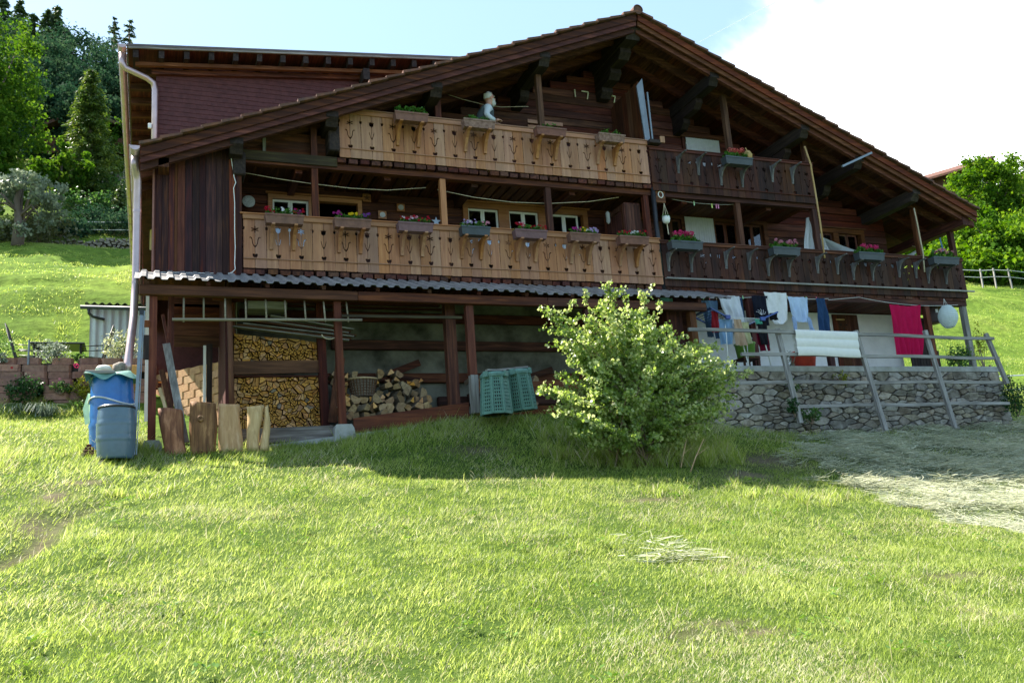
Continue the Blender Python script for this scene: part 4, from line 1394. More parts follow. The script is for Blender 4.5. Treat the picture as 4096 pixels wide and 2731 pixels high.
sboard(1.35, 2.97, 3.575, 3.84, 3.63, 3.87, 16.0, .05, 'dimgrey_x', 'sill_board')
sboard(3.33, 5.50, 3.69, 3.985, 3.94, 4.245, 15.98, .05, 'redbrown_x', 'sill_board')
sboard(5.75, 8.2, 4.0, 4.22, 4.0, 4.22, 16.3, .05, 'redbrown_x', 'rack_board')
sboard(5.75, 8.2, 4.5, 4.74, 4.5, 4.74, 16.5, .05, 'redbrown_x', 'rack_board')
sboard(1.34, 2.94, 4.955, 5.195, 4.985, 5.225, 16.86, .05, 'warm_x', 'rack_board')
mb = MB(); mb.box(1.3, 3.1, 16.93, 17.6, 4.92, 4.95); mb.build('rack_shelf', M['old_x'], LT_)
mb = MB(); mb.box(1.3, 3.1, 16.9, 17.6, 3.9, 3.965); mb.build('rack_shelf', M['old_x'], LT_)
mb = MB(); mb.box(1.20, 1.26, 16.5, 18.3, 3.7, 6.6); mb.build('side_wall', M['old_z'], LT_)
for k in range(4):
    sboard(.30, 1.2, 5.72 + k * .21, 5.925 + k * .21, 5.72 + k * .21, 5.925 + k * .21, 18.0, .03, 'warm_x', 'header_plank')
mb = MB(); mb.box(.30, 1.2, 18.0, 18.04, 6.5, 6.9); mb.build('header_wall', M['old_x'], LT_)
mb = MB(); mb.beam((1.0, 17.9, 3.9), (1.02, 17.9, 5.75), .10, .04, up=(0, 1, 0)); mb.build('door_edge', M['black_z'], LT_)
mb = MB(); mb.beam((.92, 17.92, 3.9), (.93, 17.92, 5.72), .05, .03, up=(0, 1, 0)); mb.build('door_edge', M['plaster'], LT_)
# planks stored above the wood
for k in range(7):
    z0 = 5.80 + .035 * k; x0 = 1.3 + .12 * k
    mb = MB(); mb.beam((x0, 16.78 + .04 * (k % 3), z0 + .02), (3.45 + .05 * (k % 4), 16.75 + .05 * (k % 2), z0 - .22), .12, .022, up=(0, 0, 1)); mb.build('stored_plank', M['warm_x' if k % 2 else 'grey_x'], LT_)
for k in range(5):
    mb = MB(); mb.box(.4 + .3 * k, 5.0 + .1 * k, 16.3 + .16 * k, 16.42 + .16 * k, 6.28 + .03 * (k % 2), 6.31 + .03 * (k % 2)); mb.build('stored_plank', M['old_x'], LT_)
mb = MB(); mb.box(1.6, 2.3, 16.6, 17.1, 6.12, 6.26); mb.build('stored_board', M['grey_x'], LT_)
mb = MB(); mb.beam((3.2, 16.3, 5.15), (3.06, 16.55, 4.0), .16, .03, up=(0, 1, 0)); mb.build('leaning_board', M['warm_z'], LT_)
mb = MB(); mb.beam((3.14, 15.78, 5.80), (5.40, 15.78, 5.82), .035, .05); mb.build('hung_lath', M['moss'], LT_)

for (p_, q_, w_) in (((3.9, 18.1, 4.95), (5.2, 18.1, 5.45), .14), ((4.3, 18.0, 5.2), (5.25, 18.0, 5.05), .06), ((6.2, 18.05, 4.7), (8.2, 18.05, 5.3), .12)):
    mb = MB(); mb.beam(p_, q_, .05, w_); mb.build('stored_beam', M['old_x'], LT_)
mb = MB(); mb.cbox(4.55, 4.68, 17.6, 17.75, 4.0, 4.85, .01); mb.build('stored_block', M['grey_z'], LT_)
# firewood: split logs stacked in the two bays
def log_mesh(poly, depth, mats):
    cx = sum(p[0] for p in poly) / len(poly); cz = sum(p[1] for p in poly) / len(poly)
    # soften the corners a little
    q = []
    for k in range(len(poly)):
        p0, p1 = poly[k - 1], poly[k]
        q += [(p0[0] * .95 + p1[0] * .05 - cx, p0[1] * .95 + p1[1] * .05 - cz), (p0[0] * .05 + p1[0] * .95 - cx, p0[1] * .05 + p1[1] * .95 - cz)]
    mb = MB(); mb.prism(q, 'y', 0, depth)
    mb.mi = [0, 0] + [1] * (len(mb.f) - 2)  # dark side faces paint in the shade of the gaps between logs
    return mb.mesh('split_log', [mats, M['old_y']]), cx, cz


logs = []
def stack(x0, x1, z0, z1a, z1b, y, n, lab, grp):
    bounds = [(x0, z0), (x1, z0 + (.02)), (x1, z1b), (x0, z1a)]
    pts = []
    while len(pts) < n:
        u, v = random.random(), random.random()
        x = x0 + (x1 - x0) * u; zt = z1a + (z1b - z1a) * u
        pts.append((x, z0 + (zt - z0) * v))
    wts = [random.uniform(0, .0012) for _ in pts]
    halves = []
    for c in cells(pts, bounds, .012, 1.2, wts):
        if not c or len(c) < 3: continue
        a2 = abs(sum(c[k - 1][0] * c[k][1] - c[k][0] * c[k - 1][1] for k in range(len(c)))) / 2
        if a2 > .0016:                                        # a round of wood split once more: two wedges
            cx = sum(q[0] for q in c) / len(c); cz = sum(q[1] for q in c) / len(c); th = random.uniform(0, 3.14)
            nx2, nz2 = math.cos(th), math.sin(th); d0 = nx2 * cx + nz2 * cz
            halves += [clip(c, nx2, nz2, d0 - .005), clip(c, -nx2, -nz2, -d0 - .005)]
        else: halves.append(c)
    for c in halves:
        if c and len(c) >= 3:
            area = abs(sum(c[k - 1][0] * c[k][1] - c[k][0] * c[k - 1][1] for k in range(len(c)))) / 2
            if area > .0004: logs.append((area, c, y + random.uniform(-.05, .04), lab, grp))


stack(1.39, 2.92, 5.215, 5.74, 5.60, 17.0, 105, 'split log in the upper bay of the stacked firewood', 'logs stacked in the upper bay')
stack(1.39, 2.95, 3.975, 4.90, 4.95, 17.0, 205, 'split log in the lower bay of the stacked firewood', 'logs stacked in the lower bay')
logs.sort(key=lambda t: -t[0])
rest = MB()
nlog = 0
for area, c, y, lab, grp in logs:
    mt = M['loggrey'] if random.random() < .06 else M['logend']
    if nlog < 215:
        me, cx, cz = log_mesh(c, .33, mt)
        up = 'upper' in lab
        u, v = (cx - 1.39) / 1.54, (cz - (5.21 if up else 3.98)) / (.5 if up else .95)
        zone = ('bottom', 'middle', 'top')[min(2, int(v * 3))] + ' ' + ('left', 'centre', 'right')[min(2, max(0, int(u * 3)))]
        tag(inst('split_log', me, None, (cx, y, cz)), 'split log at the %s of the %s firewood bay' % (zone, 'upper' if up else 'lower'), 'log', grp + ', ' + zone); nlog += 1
    else:
        f0 = len(rest.f); rest.prism(c, 'y', y, y + .33); rest.mi[f0 + 2:] = [1] * (len(rest.f) - f0 - 2)  # dark sides here too, as painted shade in the gaps
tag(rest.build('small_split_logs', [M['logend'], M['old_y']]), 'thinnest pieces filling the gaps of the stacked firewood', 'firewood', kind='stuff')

# loose heap of larger split logs
heap_shapes = []
for k in range(9):
    s = random.uniform(.07, .115)
    if k % 3 == 0: poly = [(0, -s * .7), (s, -s * .5), (s * .35, s * .8)]
    elif k % 3 == 1: poly = [(-s, -s * .5), (s, -s * .6), (s * .8, s * .2), (0, s * .75), (-s * .7, s * .4)]
    else: poly = [(-s * .8, -s * .4), (s * .9, -s * .55), (s * .6, s * .6), (-s * .5, s * .5)]
    mb = MB(); q = []
    for i2 in range(len(poly)):
        p0, p1 = poly[i2 - 1], poly[i2]
        q += [(p0[0] * .88 + p1[0] * .12, p0[1] * .88 + p1[1] * .12), (p0[0] * .12 + p1[0] * .88, p0[1] * .12 + p1[1] * .88)]
    mb.prism(q, 'y', -.17, .17)
    mb.mi = [0, 0] + [1] * (len(mb.f) - 2)
    heap_shapes.append((mb.mesh('heap_log', [M['logend'] if k % 3 == 0 else M['heapend'], M['loggrey']]), s))
hl = 0
for row, (yy, zbase) in enumerate(((16.30, 3.98), (16.62, 4.02), (16.95, 4.05), (17.3, 4.05))):
    for lay in range(7):
        zz = zbase + .08 + lay * .145
        x = 3.22 + random.uniform(0, .1)
        xm = 5.02 - (.10 + .05 * row) * 0 - max(0, lay - (1 + 1.1 * row)) * .25
        top = (4.32, 4.55, 4.86, 5.08)[row] - .26 * max(0, (x - 4.6))
        while x < 5.0:
            top = (4.30, 4.50, 4.80, 5.02)[row] * 1.0 - .30 * max(0, x - 4.55) + .06 * math.sin(x * 7 + row)
            if top - .34 < zz < top and not (row == 1 and 3.38 < x < 3.98 and zz > 4.42):
                me, s = random.choice(heap_shapes)
                o = inst('split_log', me, None, (x, yy + random.uniform(-.06, .06), zz + random.uniform(-.02, .02)), (random.uniform(-.12, .06), random.uniform(-3.14, 3.14), random.uniform(-.28, .28)))
                zone = ('left end', 'middle', 'right end')[min(2, int((x - 3.2) / .61))] + (', low in front', ', second row back', ', third row back', ', at the back')[row]
                tag(o, 'thick split log in the loose heap, %s' % zone, 'log', 'logs in the loose heap, ' + zone); hl += 1
            x += random.uniform(.15, .2)
for (x, y, zz) in ((5.85, 16.9, 4.8), (6.05, 16.9, 4.82), (6.3, 16.9, 4.8), (6.6, 16.9, 4.82), (6.85, 16.9, 4.8), (7.0, 16.9, 4.83), (7.2, 16.9, 4.8), (6.5, 16.75, 4.28), (6.8, 16.75, 4.3), (7.1, 16.75, 4.28), (6.1, 16.75, 4.28)):
    me, s = random.choice(heap_shapes)
    tag(inst('split_log', me, None, (x, y, zz), (0, random.uniform(-3, 3), random.uniform(-.2, .2))), 'split log on the rack behind the green composters', 'log', 'logs behind the composters')

# wicker basket on the heap
BK = thing('basket', (3.66, 16.62, 4.47), 'dark wicker basket resting on the loose log heap', 'basket')
prof = []
for k in range(15):
    t = k / 14
    prof.append((.205 + .065 * t + (.008 if k % 2 else -.004), .33 * t))
mb = MB(); mb.lathe(prof, (3.66, 16.62, 4.47), 40, sy=.75)
mb.build('woven_body', wood('wicker', (.05, .035, .025), (.12, .09, .065), (.22, .17, .12), 'x', grain=4), BK, False)
mb = MB(); mb.tube([(3.66 + .275 * math.cos(a), 16.62 + .207 * math.sin(a), 4.805) for a in np.linspace(0, 6.283, 33)], .016, 8, cap=False); mb.build('rim', M['slab'], BK, True)
mb = MB()
for k in range(26):
    a = k * 6.283 / 26
    mb.tube([(3.66 + .205 * math.cos(a), 16.62 + .155 * math.sin(a), 4.48), (3.66 + .276 * math.cos(a), 16.62 + .209 * math.sin(a), 4.80)], .008, 5)
mb.build('stakes', M['warm_z'], BK)

# ladder hung under the eaves of the wood store
LD = thing('ladder', (1.9, 15.76, 5.7), 'pale wooden ladder hung sideways below the corrugated roof', 'ladder')
mb = MB(); mb.tube([(.30, 15.74, 5.66), (1.2, 15.74, 5.675), (2.3, 15.75, 5.70), (3.5, 15.76, 5.725)], .026, 8); mb.build('rail', M['polewood'], LD, True)
mb = MB(); mb.tube([(.30, 15.965, 6.20), (3.5, 15.965, 6.21)], .024, 8); mb.build('rail', M['grey_x'], LD, True)
for x in (.48, .80, 1.15, 1.49, 1.83, 2.16, 2.50, 2.84, 3.25):
    mb = MB(); mb.tube([(x, 15.74, 5.62 if x == .48 else 5.675), (x + .01, 15.965, 6.2)], .016, 7); mb.build('rung', M['polewood'], LD, True)
mb = MB(); mb.tube([(2.95 + .14 * math.cos(a), 15.99, 5.52 + .10 * math.sin(a)) for a in np.linspace(3.3, 6.1, 9)], .009, 6); tag(mb.build('rope_loop', M['rope']), 'pale loop of rope hanging below the ladder', 'rope')

# bark-edged slabs leaning on the store
SLABS = [('bark', .10, .46, .20, .53, 4.13, 3.36, 'split tree slab with torn bark, first from the barrels', 1),
         ('bark', .58, 1.0, .58, .99, 4.24, 3.36, 'reddish bark slab with a round knot', 2),
         ('slab', 1.02, 1.36, 1.03, 1.40, 4.21, 3.38, 'pale smooth upright wood slab', 3),
         ('slab', 1.47, 1.75, 1.47, 1.64, 4.17, 3.40, 'narrow pointed pale slab beside the smooth one', 4),
         ('slab', 1.77, 1.84, 1.66, 1.83, 4.16, 3.40, 'thin curved offcut slab at the end of the row', 5)]
for (mt, a, c, d, e, zt, zb, lab, k) in SLABS:
    mb = MB(); vs, fs = [], []
    nr, nc = 12, 8
    for j in range(nr + 1):
        t = j / nr
        xl = d + (a - d) * t + .012 * math.sin(5 * t + k); xr = e + (c - e) * t + .014 * math.sin(7 * t + 2 * k)
        zz = zb + (zt - zb) * t
        for i2 in range(nc + 1):
            u = i2 / nc
            bul = .075 * math.sqrt(max(0, 1 - (2 * u - 1) ** 2)) + .01 * math.sin(9 * t + 5 * u + k)
            yy = 15.50 + .13 * t
            vs.append((xl + (xr - xl) * u, yy - bul, zz + (.02 * math.sin(3 * u + k) if j == nr else 0)))
        for i2 in range(nc + 1):
            u = i2 / nc
            vs.append((xl + (xr - xl) * u, 15.50 + .13 * t + .02, zz + (.02 * math.sin(3 * u + k) if j == nr else 0)))
    W2 = 2 * (nc + 1)
    for j in range(nr):
        for i2 in range(W2):
            if i2 == nc or i2 == W2 - 1: continue
            p = j * W2 + i2
            fs.append((p, p + 1, p + 1 + W2, p + W2) if i2 < nc else (p + 1, p, p + W2, p + W2 + 1))
        p = j * W2
        fs.append((p + nc + 1, p, p + W2, p + nc + 1 + W2)); fs.append((p + nc, p + 2 * nc + 1, p + 2 * nc + 1 + W2, p + nc + W2))
    t0 = nr * W2
    for i2 in range(nc):
        fs.append((t0 + i2, t0 + i2 + 1, t0 + nc + 2 + i2, t0 + nc + 1 + i2)); fs.append((i2 + 1, i2, nc + 1 + i2, nc + 2 + i2))
    mb.add(vs, fs)
    o = thing('wood_slab', ((d + e) / 2, 15.5, zb), lab, 'wood slab', 'slabs leaning on the wood store')
    mb.build('slab_body', M[mt], o, True)
    if k == 2:
        mb = MB(); mb.lathe([(.055, 0), (.05, .02), (.03, .03), (.012, .012)], (0, 0, 0), 14); inst('knot', mb.mesh('knot', M['bark'], True), o, (.74, 15.49, 3.95), (math.pi / 2, 0, 0))
labs = ['grey weathered plank leaning behind the first slab', 'brown plank leaning in the corner of the wood store', 'thin splintered lath leaning in the wood store', 'tall dark pole leaning beside the corner post']
for k, (p, q, w, mt) in enumerate((((.52, 15.75, 3.6), (.22, 16.2, 5.35), .12, 'grey_z'), ((.42, 15.8, 3.6), (.15, 16.2, 4.9), .09, 'warm_z'), ((.34, 15.72, 3.7), (.12, 16.0, 4.55), .05, 'slab'), ((.56, 15.8, 3.6), (.16, 16.35, 5.9), .05, 'old_z'))):
    mb = MB(); mb.beam(p, q, w, .025, up=(0, 1, 0)); tag(mb.build('leaning_plank', M[mt]), labs[k], 'plank')
# aluminium rail standing by the corner post
AL = thing('metal_rail', (-.25, 15.2, 3.4), 'tall pale aluminium rail leaning on the corner of the wood store', 'rail')
mb = MB(); mb.beam((-.25, 15.2, 3.36), (-.165, 15.42, 5.70), .05, .022, up=(0, 1, 0)); mb.build('channel', M['steel'], AL)
mb = MB(); mb.beam((-.205, 15.2, 3.36), (-.125, 15.42, 5.70), .012, .05, up=(0, 1, 0)); mb.build('flange', M['steel'], AL)
mb = MB(); mb.beam((-.165, 15.42, 5.64), (-.163, 15.425, 5.72), .075, .05, up=(0, 1, 0)); mb.build('end_cap', M['black'], AL)
for k, (zz, w, h, mt, lab) in enumerate(((5.0, .09, .42, 'black_z', 'small dark board hung on the corner post'), (5.55, .10, .12, 'redbrown_z', 'short red board on the corner post'))):
    mb = MB(); mb.cbox(-.14, -.14 + w, 15.86, 15.885, zz, zz + h, .004); tag(mb.build('hung_board', M[mt]), lab, 'board')
mb = MB(); mb.box(-.12, -.055, 17.35, 17.4, 4.2, 6.72); tag(mb.build('white_board', M['white']), 'narrow sunlit white board behind the corner post', 'board')

# water barrels
BB = plain('blue_plastic', (.03, .14, .40), .27, var=.05, spec=.6)
GB = plain('slate_blue_plastic', (.085, .14, .195), .27, var=.05, spec=.6)


def barrel(name, c, H, R, mat, lab, lid=True):
    o = thing(name, c, lab, 'barrel')
    prof = []
    for k in range(25):
        t = k / 24
        r = R * (.84 + .16 * math.sin(math.pi * (.08 + .84 * t)) ** .8)
        if k in (9, 16): r += .010
        if k in (10, 17): r -= .004
        prof.append((r, H * t))
    mb = MB(); mb.lathe([(R * .78, 0.0)] + prof + [(prof[-1][0] - .02, H + .004), (prof[-1][0] - .06, H - .02)], c, 40); mb.build('drum', mat, o, True)
    rr_ = prof[-2][0] + .014
    mb = MB(); mb.lathe([(rr_ - .02, 0), (rr_, .008), (rr_, .034), (rr_ - .02, .042)], (c[0], c[1], c[2] + H - .05), 40); mb.build('clamp_ring', M['black'] if name == 'grey_barrel' else mat, o, True)
    return o


barrel('blue_barrel', (-.59, 15.85, 3.42), 1.30, .335, BB, 'tall blue plastic rain barrel below the downpipe')
barrel('grey_barrel', (-.50, 15.22, 3.30), .82, .285, GB, 'smaller slate grey barrel standing before the blue one')
TP = plain('green_tarpaulin', (.14, .30, .25), .6, scale=12, bmp=.4)
mb = MB(); vs, fs = [], []
n = 22
for j in range(n + 1):
    for i2 in range(n + 1):
        u, v = -1 + 2 * i2 / n, -1 + 2 * j / n
        r = math.hypot(u, v)
        zz = 4.748 + .012 * math.sin(4 * u + 2 * v) - .42 * max(0, max(abs(u), abs(v)) - .72) ** 1.1 * (1 + .5 * math.sin(6 * math.atan2(v, u)))
        vs.append((-.58 + .385 * u + .03 * v, 15.85 + .385 * v, zz))
for j in range(n):
    for i2 in range(n):
        a = j * (n + 1) + i2; fs.append((a, a + 1, a + n + 2, a + n + 1))
mb.add(vs, fs); tag(mb.build('tarpaulin', TP, None, True), 'crumpled green tarpaulin covering the blue barrel', 'tarpaulin')


def rock(c, r, mat, seed, sq=(1, 1, .8)):
    rg = np.random.default_rng(seed)
    mb = MB(); vs, fs = [], []
    nu, nv = 10, 7
    ph = rg.random(6) * 6
    for j in range(nv + 1):
        for i2 in range(nu):
            th, la = 2 * math.pi * i2 / nu, -math.pi / 2 + math.pi * j / nv
            d = np.array([math.cos(la) * math.cos(th), math.cos(la) * math.sin(th), math.sin(la)])
            k = r * (1 + .18 * math.sin(3 * d[0] + ph[0]) + .15 * math.sin(4 * d[1] + ph[1]) + .12 * math.sin(5 * d[2] + ph[2]))
            vs.append((c[0] + d[0] * k * sq[0], c[1] + d[1] * k * sq[1], c[2] + d[2] * k * sq[2]))
    for j in range(nv):
        for i2 in range(nu):
            a, b_ = j * nu + i2, j * nu + (i2 + 1) % nu
            fs.append((a, b_, b_ + nu, a + nu))
    return mb.add(vs, fs)


tag(rock((-.50, 15.75, 4.84), .10, M['stone'], 3).build('stone', M['stone'], None, True), 'brown stone weighing down the tarpaulin', 'stone')
tag(rock((-.72, 15.72, 4.82), .09, M['plaster'], 5, (1.3, 1, .7)).build('stone', plain('pale_stone', (.6, .58, .52), .9), None, True), 'pale stone on the tarpaulin edge', 'stone')
mb = MB(); mb.cbox(-.98, -.55, 15.5, 15.58, 4.70, 4.75, .006); tag(mb.build('batten', M['grey_x']), 'grey batten sticking out below the tarpaulin', 'batten')
mb = MB(); mb.cbox(-.70, -.2, 16.3, 16.34, 4.55, 5.0, .006); tag(mb.build('board', plain('orange_board', (.58, .30, .10), .6)), 'bright orange board standing behind the blue barrel', 'board')
mb = MB(); mb.tube([(-.59 + .345 * math.cos(a), 15.85 + .345 * math.sin(a), 4.28 + .06 * math.sin(a * 2)) for a in np.linspace(2.6, 6.6, 24)], .014, 6); tag(mb.build('hose', M['wire'], None, True), 'thin pale hose looped round the blue barrel', 'hose')
GTP = cloth('green_sack', (.35, .55, .38), .1, .3)
mb = MB(); mb.add([(-.98, 15.9, 3.95), (-.90, 15.72, 3.93), (-.91, 15.75, 4.42), (-.95, 15.9, 4.45), (-1.0, 15.95, 4.2)], [(0, 1, 2, 3, 4)]); mb.v[4] = (-1.02, 15.9, 4.2)
tag(mb.build('plastic_sack', GTP), 'pale green plastic sack hanging behind the blue barrel', 'sack')
for k in range(4):
    mb = MB(); mb.cbox(-1.0 + .02 * k, -.75, 15.55 + .05 * k, 15.75 + .05 * k, 3.42 + .05 * k, 3.46 + .05 * k, .006); tag(mb.build('board', M['old_x']), ['lowest', 'second', 'third', 'topmost'][k] + ' of the short dark boards piled behind the barrels', 'board', 'boards piled behind the barrels')

# composters
CP = plain('green_composter_plastic', (.105, .225, .18), .5, var=.07, val=.03)


def composter(c, rot, tilt, lab, blab):
    o = thing('composter', c, lab, 'composter', 'green lattice composters')
    o.rotation_euler = (0, tilt, rot)
    H, Rb, Rt = .72, .285, .235
    loc = lambda p: p
    for s in range(8):
        a0, a1 = 2 * math.pi * s / 8, 2 * math.pi * (s + 1) / 8
        mb = MB()
        def P(u, t):
            R = Rb + (Rt - Rb) * t
            x = R * (math.cos(a0) * (1 - u) + math.cos(a1) * u); y = R * (math.sin(a0) * (1 - u) + math.sin(a1) * u)
            return Vector((x, y, H * t))
        nrm = Vector((math.cos((a0 + a1) / 2), math.sin((a0 + a1) / 2), 0))
        solid = s % 2
        nb = 5
        for k in range(11):
            t = .02 + .9 * k / 10
            mb.beam(P(0, t), P(1, t), .022, .024 if k % 10 else .05, up=(0, 0, 1))
        for k in range(nb + 1):
            u = k / nb
            w = .05 if k in (0, nb) else .018
            mb.beam(P(u, 0), P(u, .95), w, .018, up=nrm)
        p = mb.build('lattice_panel', CP, None)
        p.parent = o
    mb = MB(); mb.lathe([(.262, 0), (.218, H * .9)], (0, 0, .005), 8); p = mb.build('compost_fill', M['interior'], None); p.parent = o
    mb = MB(); mb.lathe([(Rt + .03, H * .93), (Rt + .035, H * .99), (Rt, H * 1.05), (Rt * .5, H * 1.08), (.02, H * 1.09)], (0, 0, 0), 16); p = mb.build('lid', CP, None); p.parent = o
    for k in range(4):
        a = k * math.pi / 2 + .4
        mb = MB(); mb.cbox(-.05, .05, -.02, .03, -.05, .06, .008); q = mb.mesh('clasp', CP); p = inst('clasp', q, None, ((Rt + .035) * math.cos(a), (Rt + .035) * math.sin(a), H * .98), (0, 0, a + math.pi / 2)); p.parent = o
    return o


composter((5.82, 15.40, 3.92), .2, 0.0, 'green lattice composter next to the grey footed post', '')
composter((6.40, 15.62, 4.02), .5, -.10, 'tilted green lattice composter beside the bush', '')
for (p, q, lab) in (((5.72, 15.45, 4.73), (6.55, 15.55, 4.83), 'grey plank lying across both composters'), ((5.66, 15.35, 4.725), (6.05, 15.42, 4.74), 'short grey board on the first composter')):
    mb = MB(); mb.beam(p, q, .09, .03); tag(mb.build('plank', M['grey_x']), lab, 'plank')
# ------------------------------------------------------------------ terrace, dry stone wall, fence
TW = thing('terrace_wall', (14.8, 15.9, 3.5), 'dry stone retaining wall with concrete lip below the terrace', 'wall')
mb = MB(); mb.add([(10.3, 16.05, 3.2), (19.05, 16.05, 3.2), (19.05, 17, 3.2), (10.3, 17, 3.2), (10.3, 16.08, 4.83), (19.05, 16.08, 4.83), (19.05, 17, 4.83), (10.3, 17, 4.83)], [(0, 3, 2, 1), (4, 5, 6, 7), (0, 1, 5, 4), (1, 2, 6, 5), (2, 3, 7, 6), (3, 0, 4, 7)])
mb.build('core', M['mortar'], TW)
mb = MB(); mb.cbox(10.2, 19.1, 15.98, 18.6, 4.835, 4.965, .012); mb.build('terrace_slab', M['concrete'], TW)
bounds = [(10.3, 3.15), (19.05, 3.15), (19.05, 4.825), (10.3, 4.825)]
pts, wts = [], []
tries = 0
while tries < 9000 and len(pts) < 420:
    tries += 1
    r = random.choice((.19, .15, .12, .10, .08, .06, .05))
    x, zq = random.uniform(10.35, 19.0), random.uniform(3.2, 4.8)
    if all(((x - a) / 2.3) ** 2 + (zq - c) ** 2 > ((r + math.sqrt(w)) * .5) ** 2 for (a, c), w in zip(pts, wts)):
        pts.append((x, zq)); wts.append(r * r)
for q, c in zip(pts, cells(pts, bounds, .015, 2.3, [w * .22 for w in wts])):
    if not c or len(c) < 3: continue
    cx = sum(p[0] for p in c) / len(c); cz = sum(p[1] for p in c) / len(c)
    yb = 16.03 - (4.83 - cz) * .14
    pr = random.uniform(.0, .05)
    ring = []
    for k in range(len(c)):
        p0, p1 = c[k - 1], c[k]
        ring += [(p0[0] * .9 + p1[0] * .1 - cx, p0[1] * .9 + p1[1] * .1 - cz), (p0[0] * .1 + p1[0] * .9 - cx, p0[1] * .1 + p1[1] * .9 - cz)]
    m_ = len(ring); vs = []; tilt_ = (random.uniform(-.12, .12), random.uniform(-.10, .10))
    for (sc, y) in ((1, .10), (1, -.02 - pr * .6), (.96, -.036 - pr), (.7, -.038 - pr)):
        ty, tx = tilt_
        vs += [(u * sc, y + (tx * u + ty * v if sc < 1 else 0) + random.uniform(-.008, .008) * (sc < 1), v * sc) for u, v in ring]
    vs.append((0, -.038 - pr, 0))
    fs = []
    for r_ in range(3):
        for k in range(m_):
            fs.append((r_ * m_ + k, r_ * m_ + (k + 1) % m_, (r_ + 1) * m_ + (k + 1) % m_, (r_ + 1) * m_ + k))
    for k in range(m_): fs.append((3 * m_ + k, 3 * m_ + (k + 1) % m_, 4 * m_))
    mb = MB(); mb.add(vs, fs)
    inst('stone', mb.mesh('stone', M['stone'], False), TW, (cx, yb, cz))

FN = thing('terrace_fence', (15.3, 15.45, 3.6), 'weathered grey rail fence in front of the terrace wall', 'fence')
for (xt, zt, xb, zb) in ((12.33, 5.66, 12.47, 3.62), (14.43, 5.66, 14.68, 3.42), (16.44, 5.70, 16.66, 3.42), (18.30, 5.66, 18.50, 4.42)):
    mb = MB(); mb.beam((xb, 15.34, zb), (xt, 15.50, zt), .10, .07, up=(0, 1, 0)); mb.build('post', M['grey_z'], FN)
for (z0, z1, xa, xb) in ((5.60, 5.52, 10.1, 18.45), (5.10, 5.05, 11.3, 18.5), (4.50, 4.48, 10.9, 18.62), (3.99, 3.99, 12.5, 18.55)):
    mb = MB()
    pp = [(xa + (xb - xa) * k / 8, 15.44 + .008 * math.sin(k * 2.1), z0 + (z1 - z0) * k / 8 + .012 * math.sin(k * 1.7 + z0)) for k in range(9)]
    for a, c in zip(pp[:-1], pp[1:]): mb.beam(a, c, .05, .068)
    mb.build('rail', M['grey_x'], FN)

# ------------------------------------------------------------------ cloth pieces
def sheet(mb, rows, y, n=26, fold=.025, waves=3.0, ph=0.0, drop=0.0):
    """cloth hanging in the plane Y = y: rows of (z, x_left, x_right) from top to bottom"""
    vs, fs = [], []
    # resample the rows
    R = []
    for a, c in zip(rows[:-1], rows[1:]):
        st = max(1, int(abs(a[0] - c[0]) / .06))
        for k in range(st): R.append([a[j] + (c[j] - a[j]) * k / st for j in range(3)])
    R.append(list(rows[-1]))
    zt, zb = R[0][0], R[-1][0]
    for (z, xl, xr) in R:
        t = (zt - z) / max(1e-6, zt - zb)
        for i2 in range(n + 1):
            u = i2 / n
            x = xl + (xr - xl) * u
            yy = y + 1.5 * fold * (.2 + .8 * t ** .7) * math.sin(waves * 6.283 * u + ph + 1.1 * math.sin(2.6 * t + ph)) + .5 * fold * math.sin(11 * u + 6 * t + ph) + .35 * fold * math.sin(23 * u - 9 * t)
            vs.append((x, yy, z - drop * math.sin(math.pi * u) * (1 - t)))
    for j in range(len(R) - 1):
        for i2 in range(n):
            a = j * (n + 1) + i2
            fs.append((a, a + 1, a + n + 2, a + n + 1))
    return mb.add(vs, fs)


def garment(name, strips, y, col, lab, cat='laundry', fold=.025, waves=3.0, trans=.25, drop=.0, mat=None, group=None):
    mb = MB()
    for k, r in enumerate(strips): sheet(mb, r, y + .008 * k, fold=fold, waves=waves, ph=random.random() * 6, drop=drop)
    return tag(mb.build(name, mat or cloth(name + '_cloth', col, .05, trans), None, True), lab, cat, group)


# quilt over the top rail
QM = cloth('quilted_cotton', (.84, .83, .79), .03, .15)
mb = MB(); vs, fs = [], []
nu, nv = 40, 64
for j in range(nv + 1):
    s = -.62 + 1.2 * j / nv            # arc length; front is negative
    for i2 in range(nu + 1):
        u = i2 / nu
        x = 12.70 + 1.66 * u + .02 * math.sin(4 * s)
        if abs(s) < .05: yy, zz = 15.44 + s, 5.615 + .02 * math.cos(s * 30)
        else: yy, zz = 15.44 + math.copysign(.055, s), 5.63 - (abs(s) - .05)
        puff = .026 * abs(math.sin((s + .62) / .19 * math.pi)) ** .55 + .004 * math.sin(u * 9)
        sag = -.05 * math.sin(u * math.pi) * 0
        vs.append((x, yy + math.copysign(puff, s), zz - .025 * u + .012 * math.sin(u * 5) * (abs(s) > .3)))
for j in range(nv):
    for i2 in range(nu):
        a = j * (nu + 1) + i2; fs.append((a, a + 1, a + nu + 2, a + nu + 1))
mb.add(vs, fs)
tag(mb.build('quilt', QM, None, True), 'thick white quilted blanket hung over the top fence rail', 'blanket')

# washing line and laundry
mb = MB()
def sagline(mb, p, q, sag, r=.006, n=12):
    mb.tube([(p[0] + (q[0] - p[0]) * k / n, p[1] + (q[1] - p[1]) * k / n, p[2] + (q[2] - p[2]) * k / n - sag * 4 * (k / n) * (1 - k / n)) for k in range(n + 1)], r, 5)
    return mb


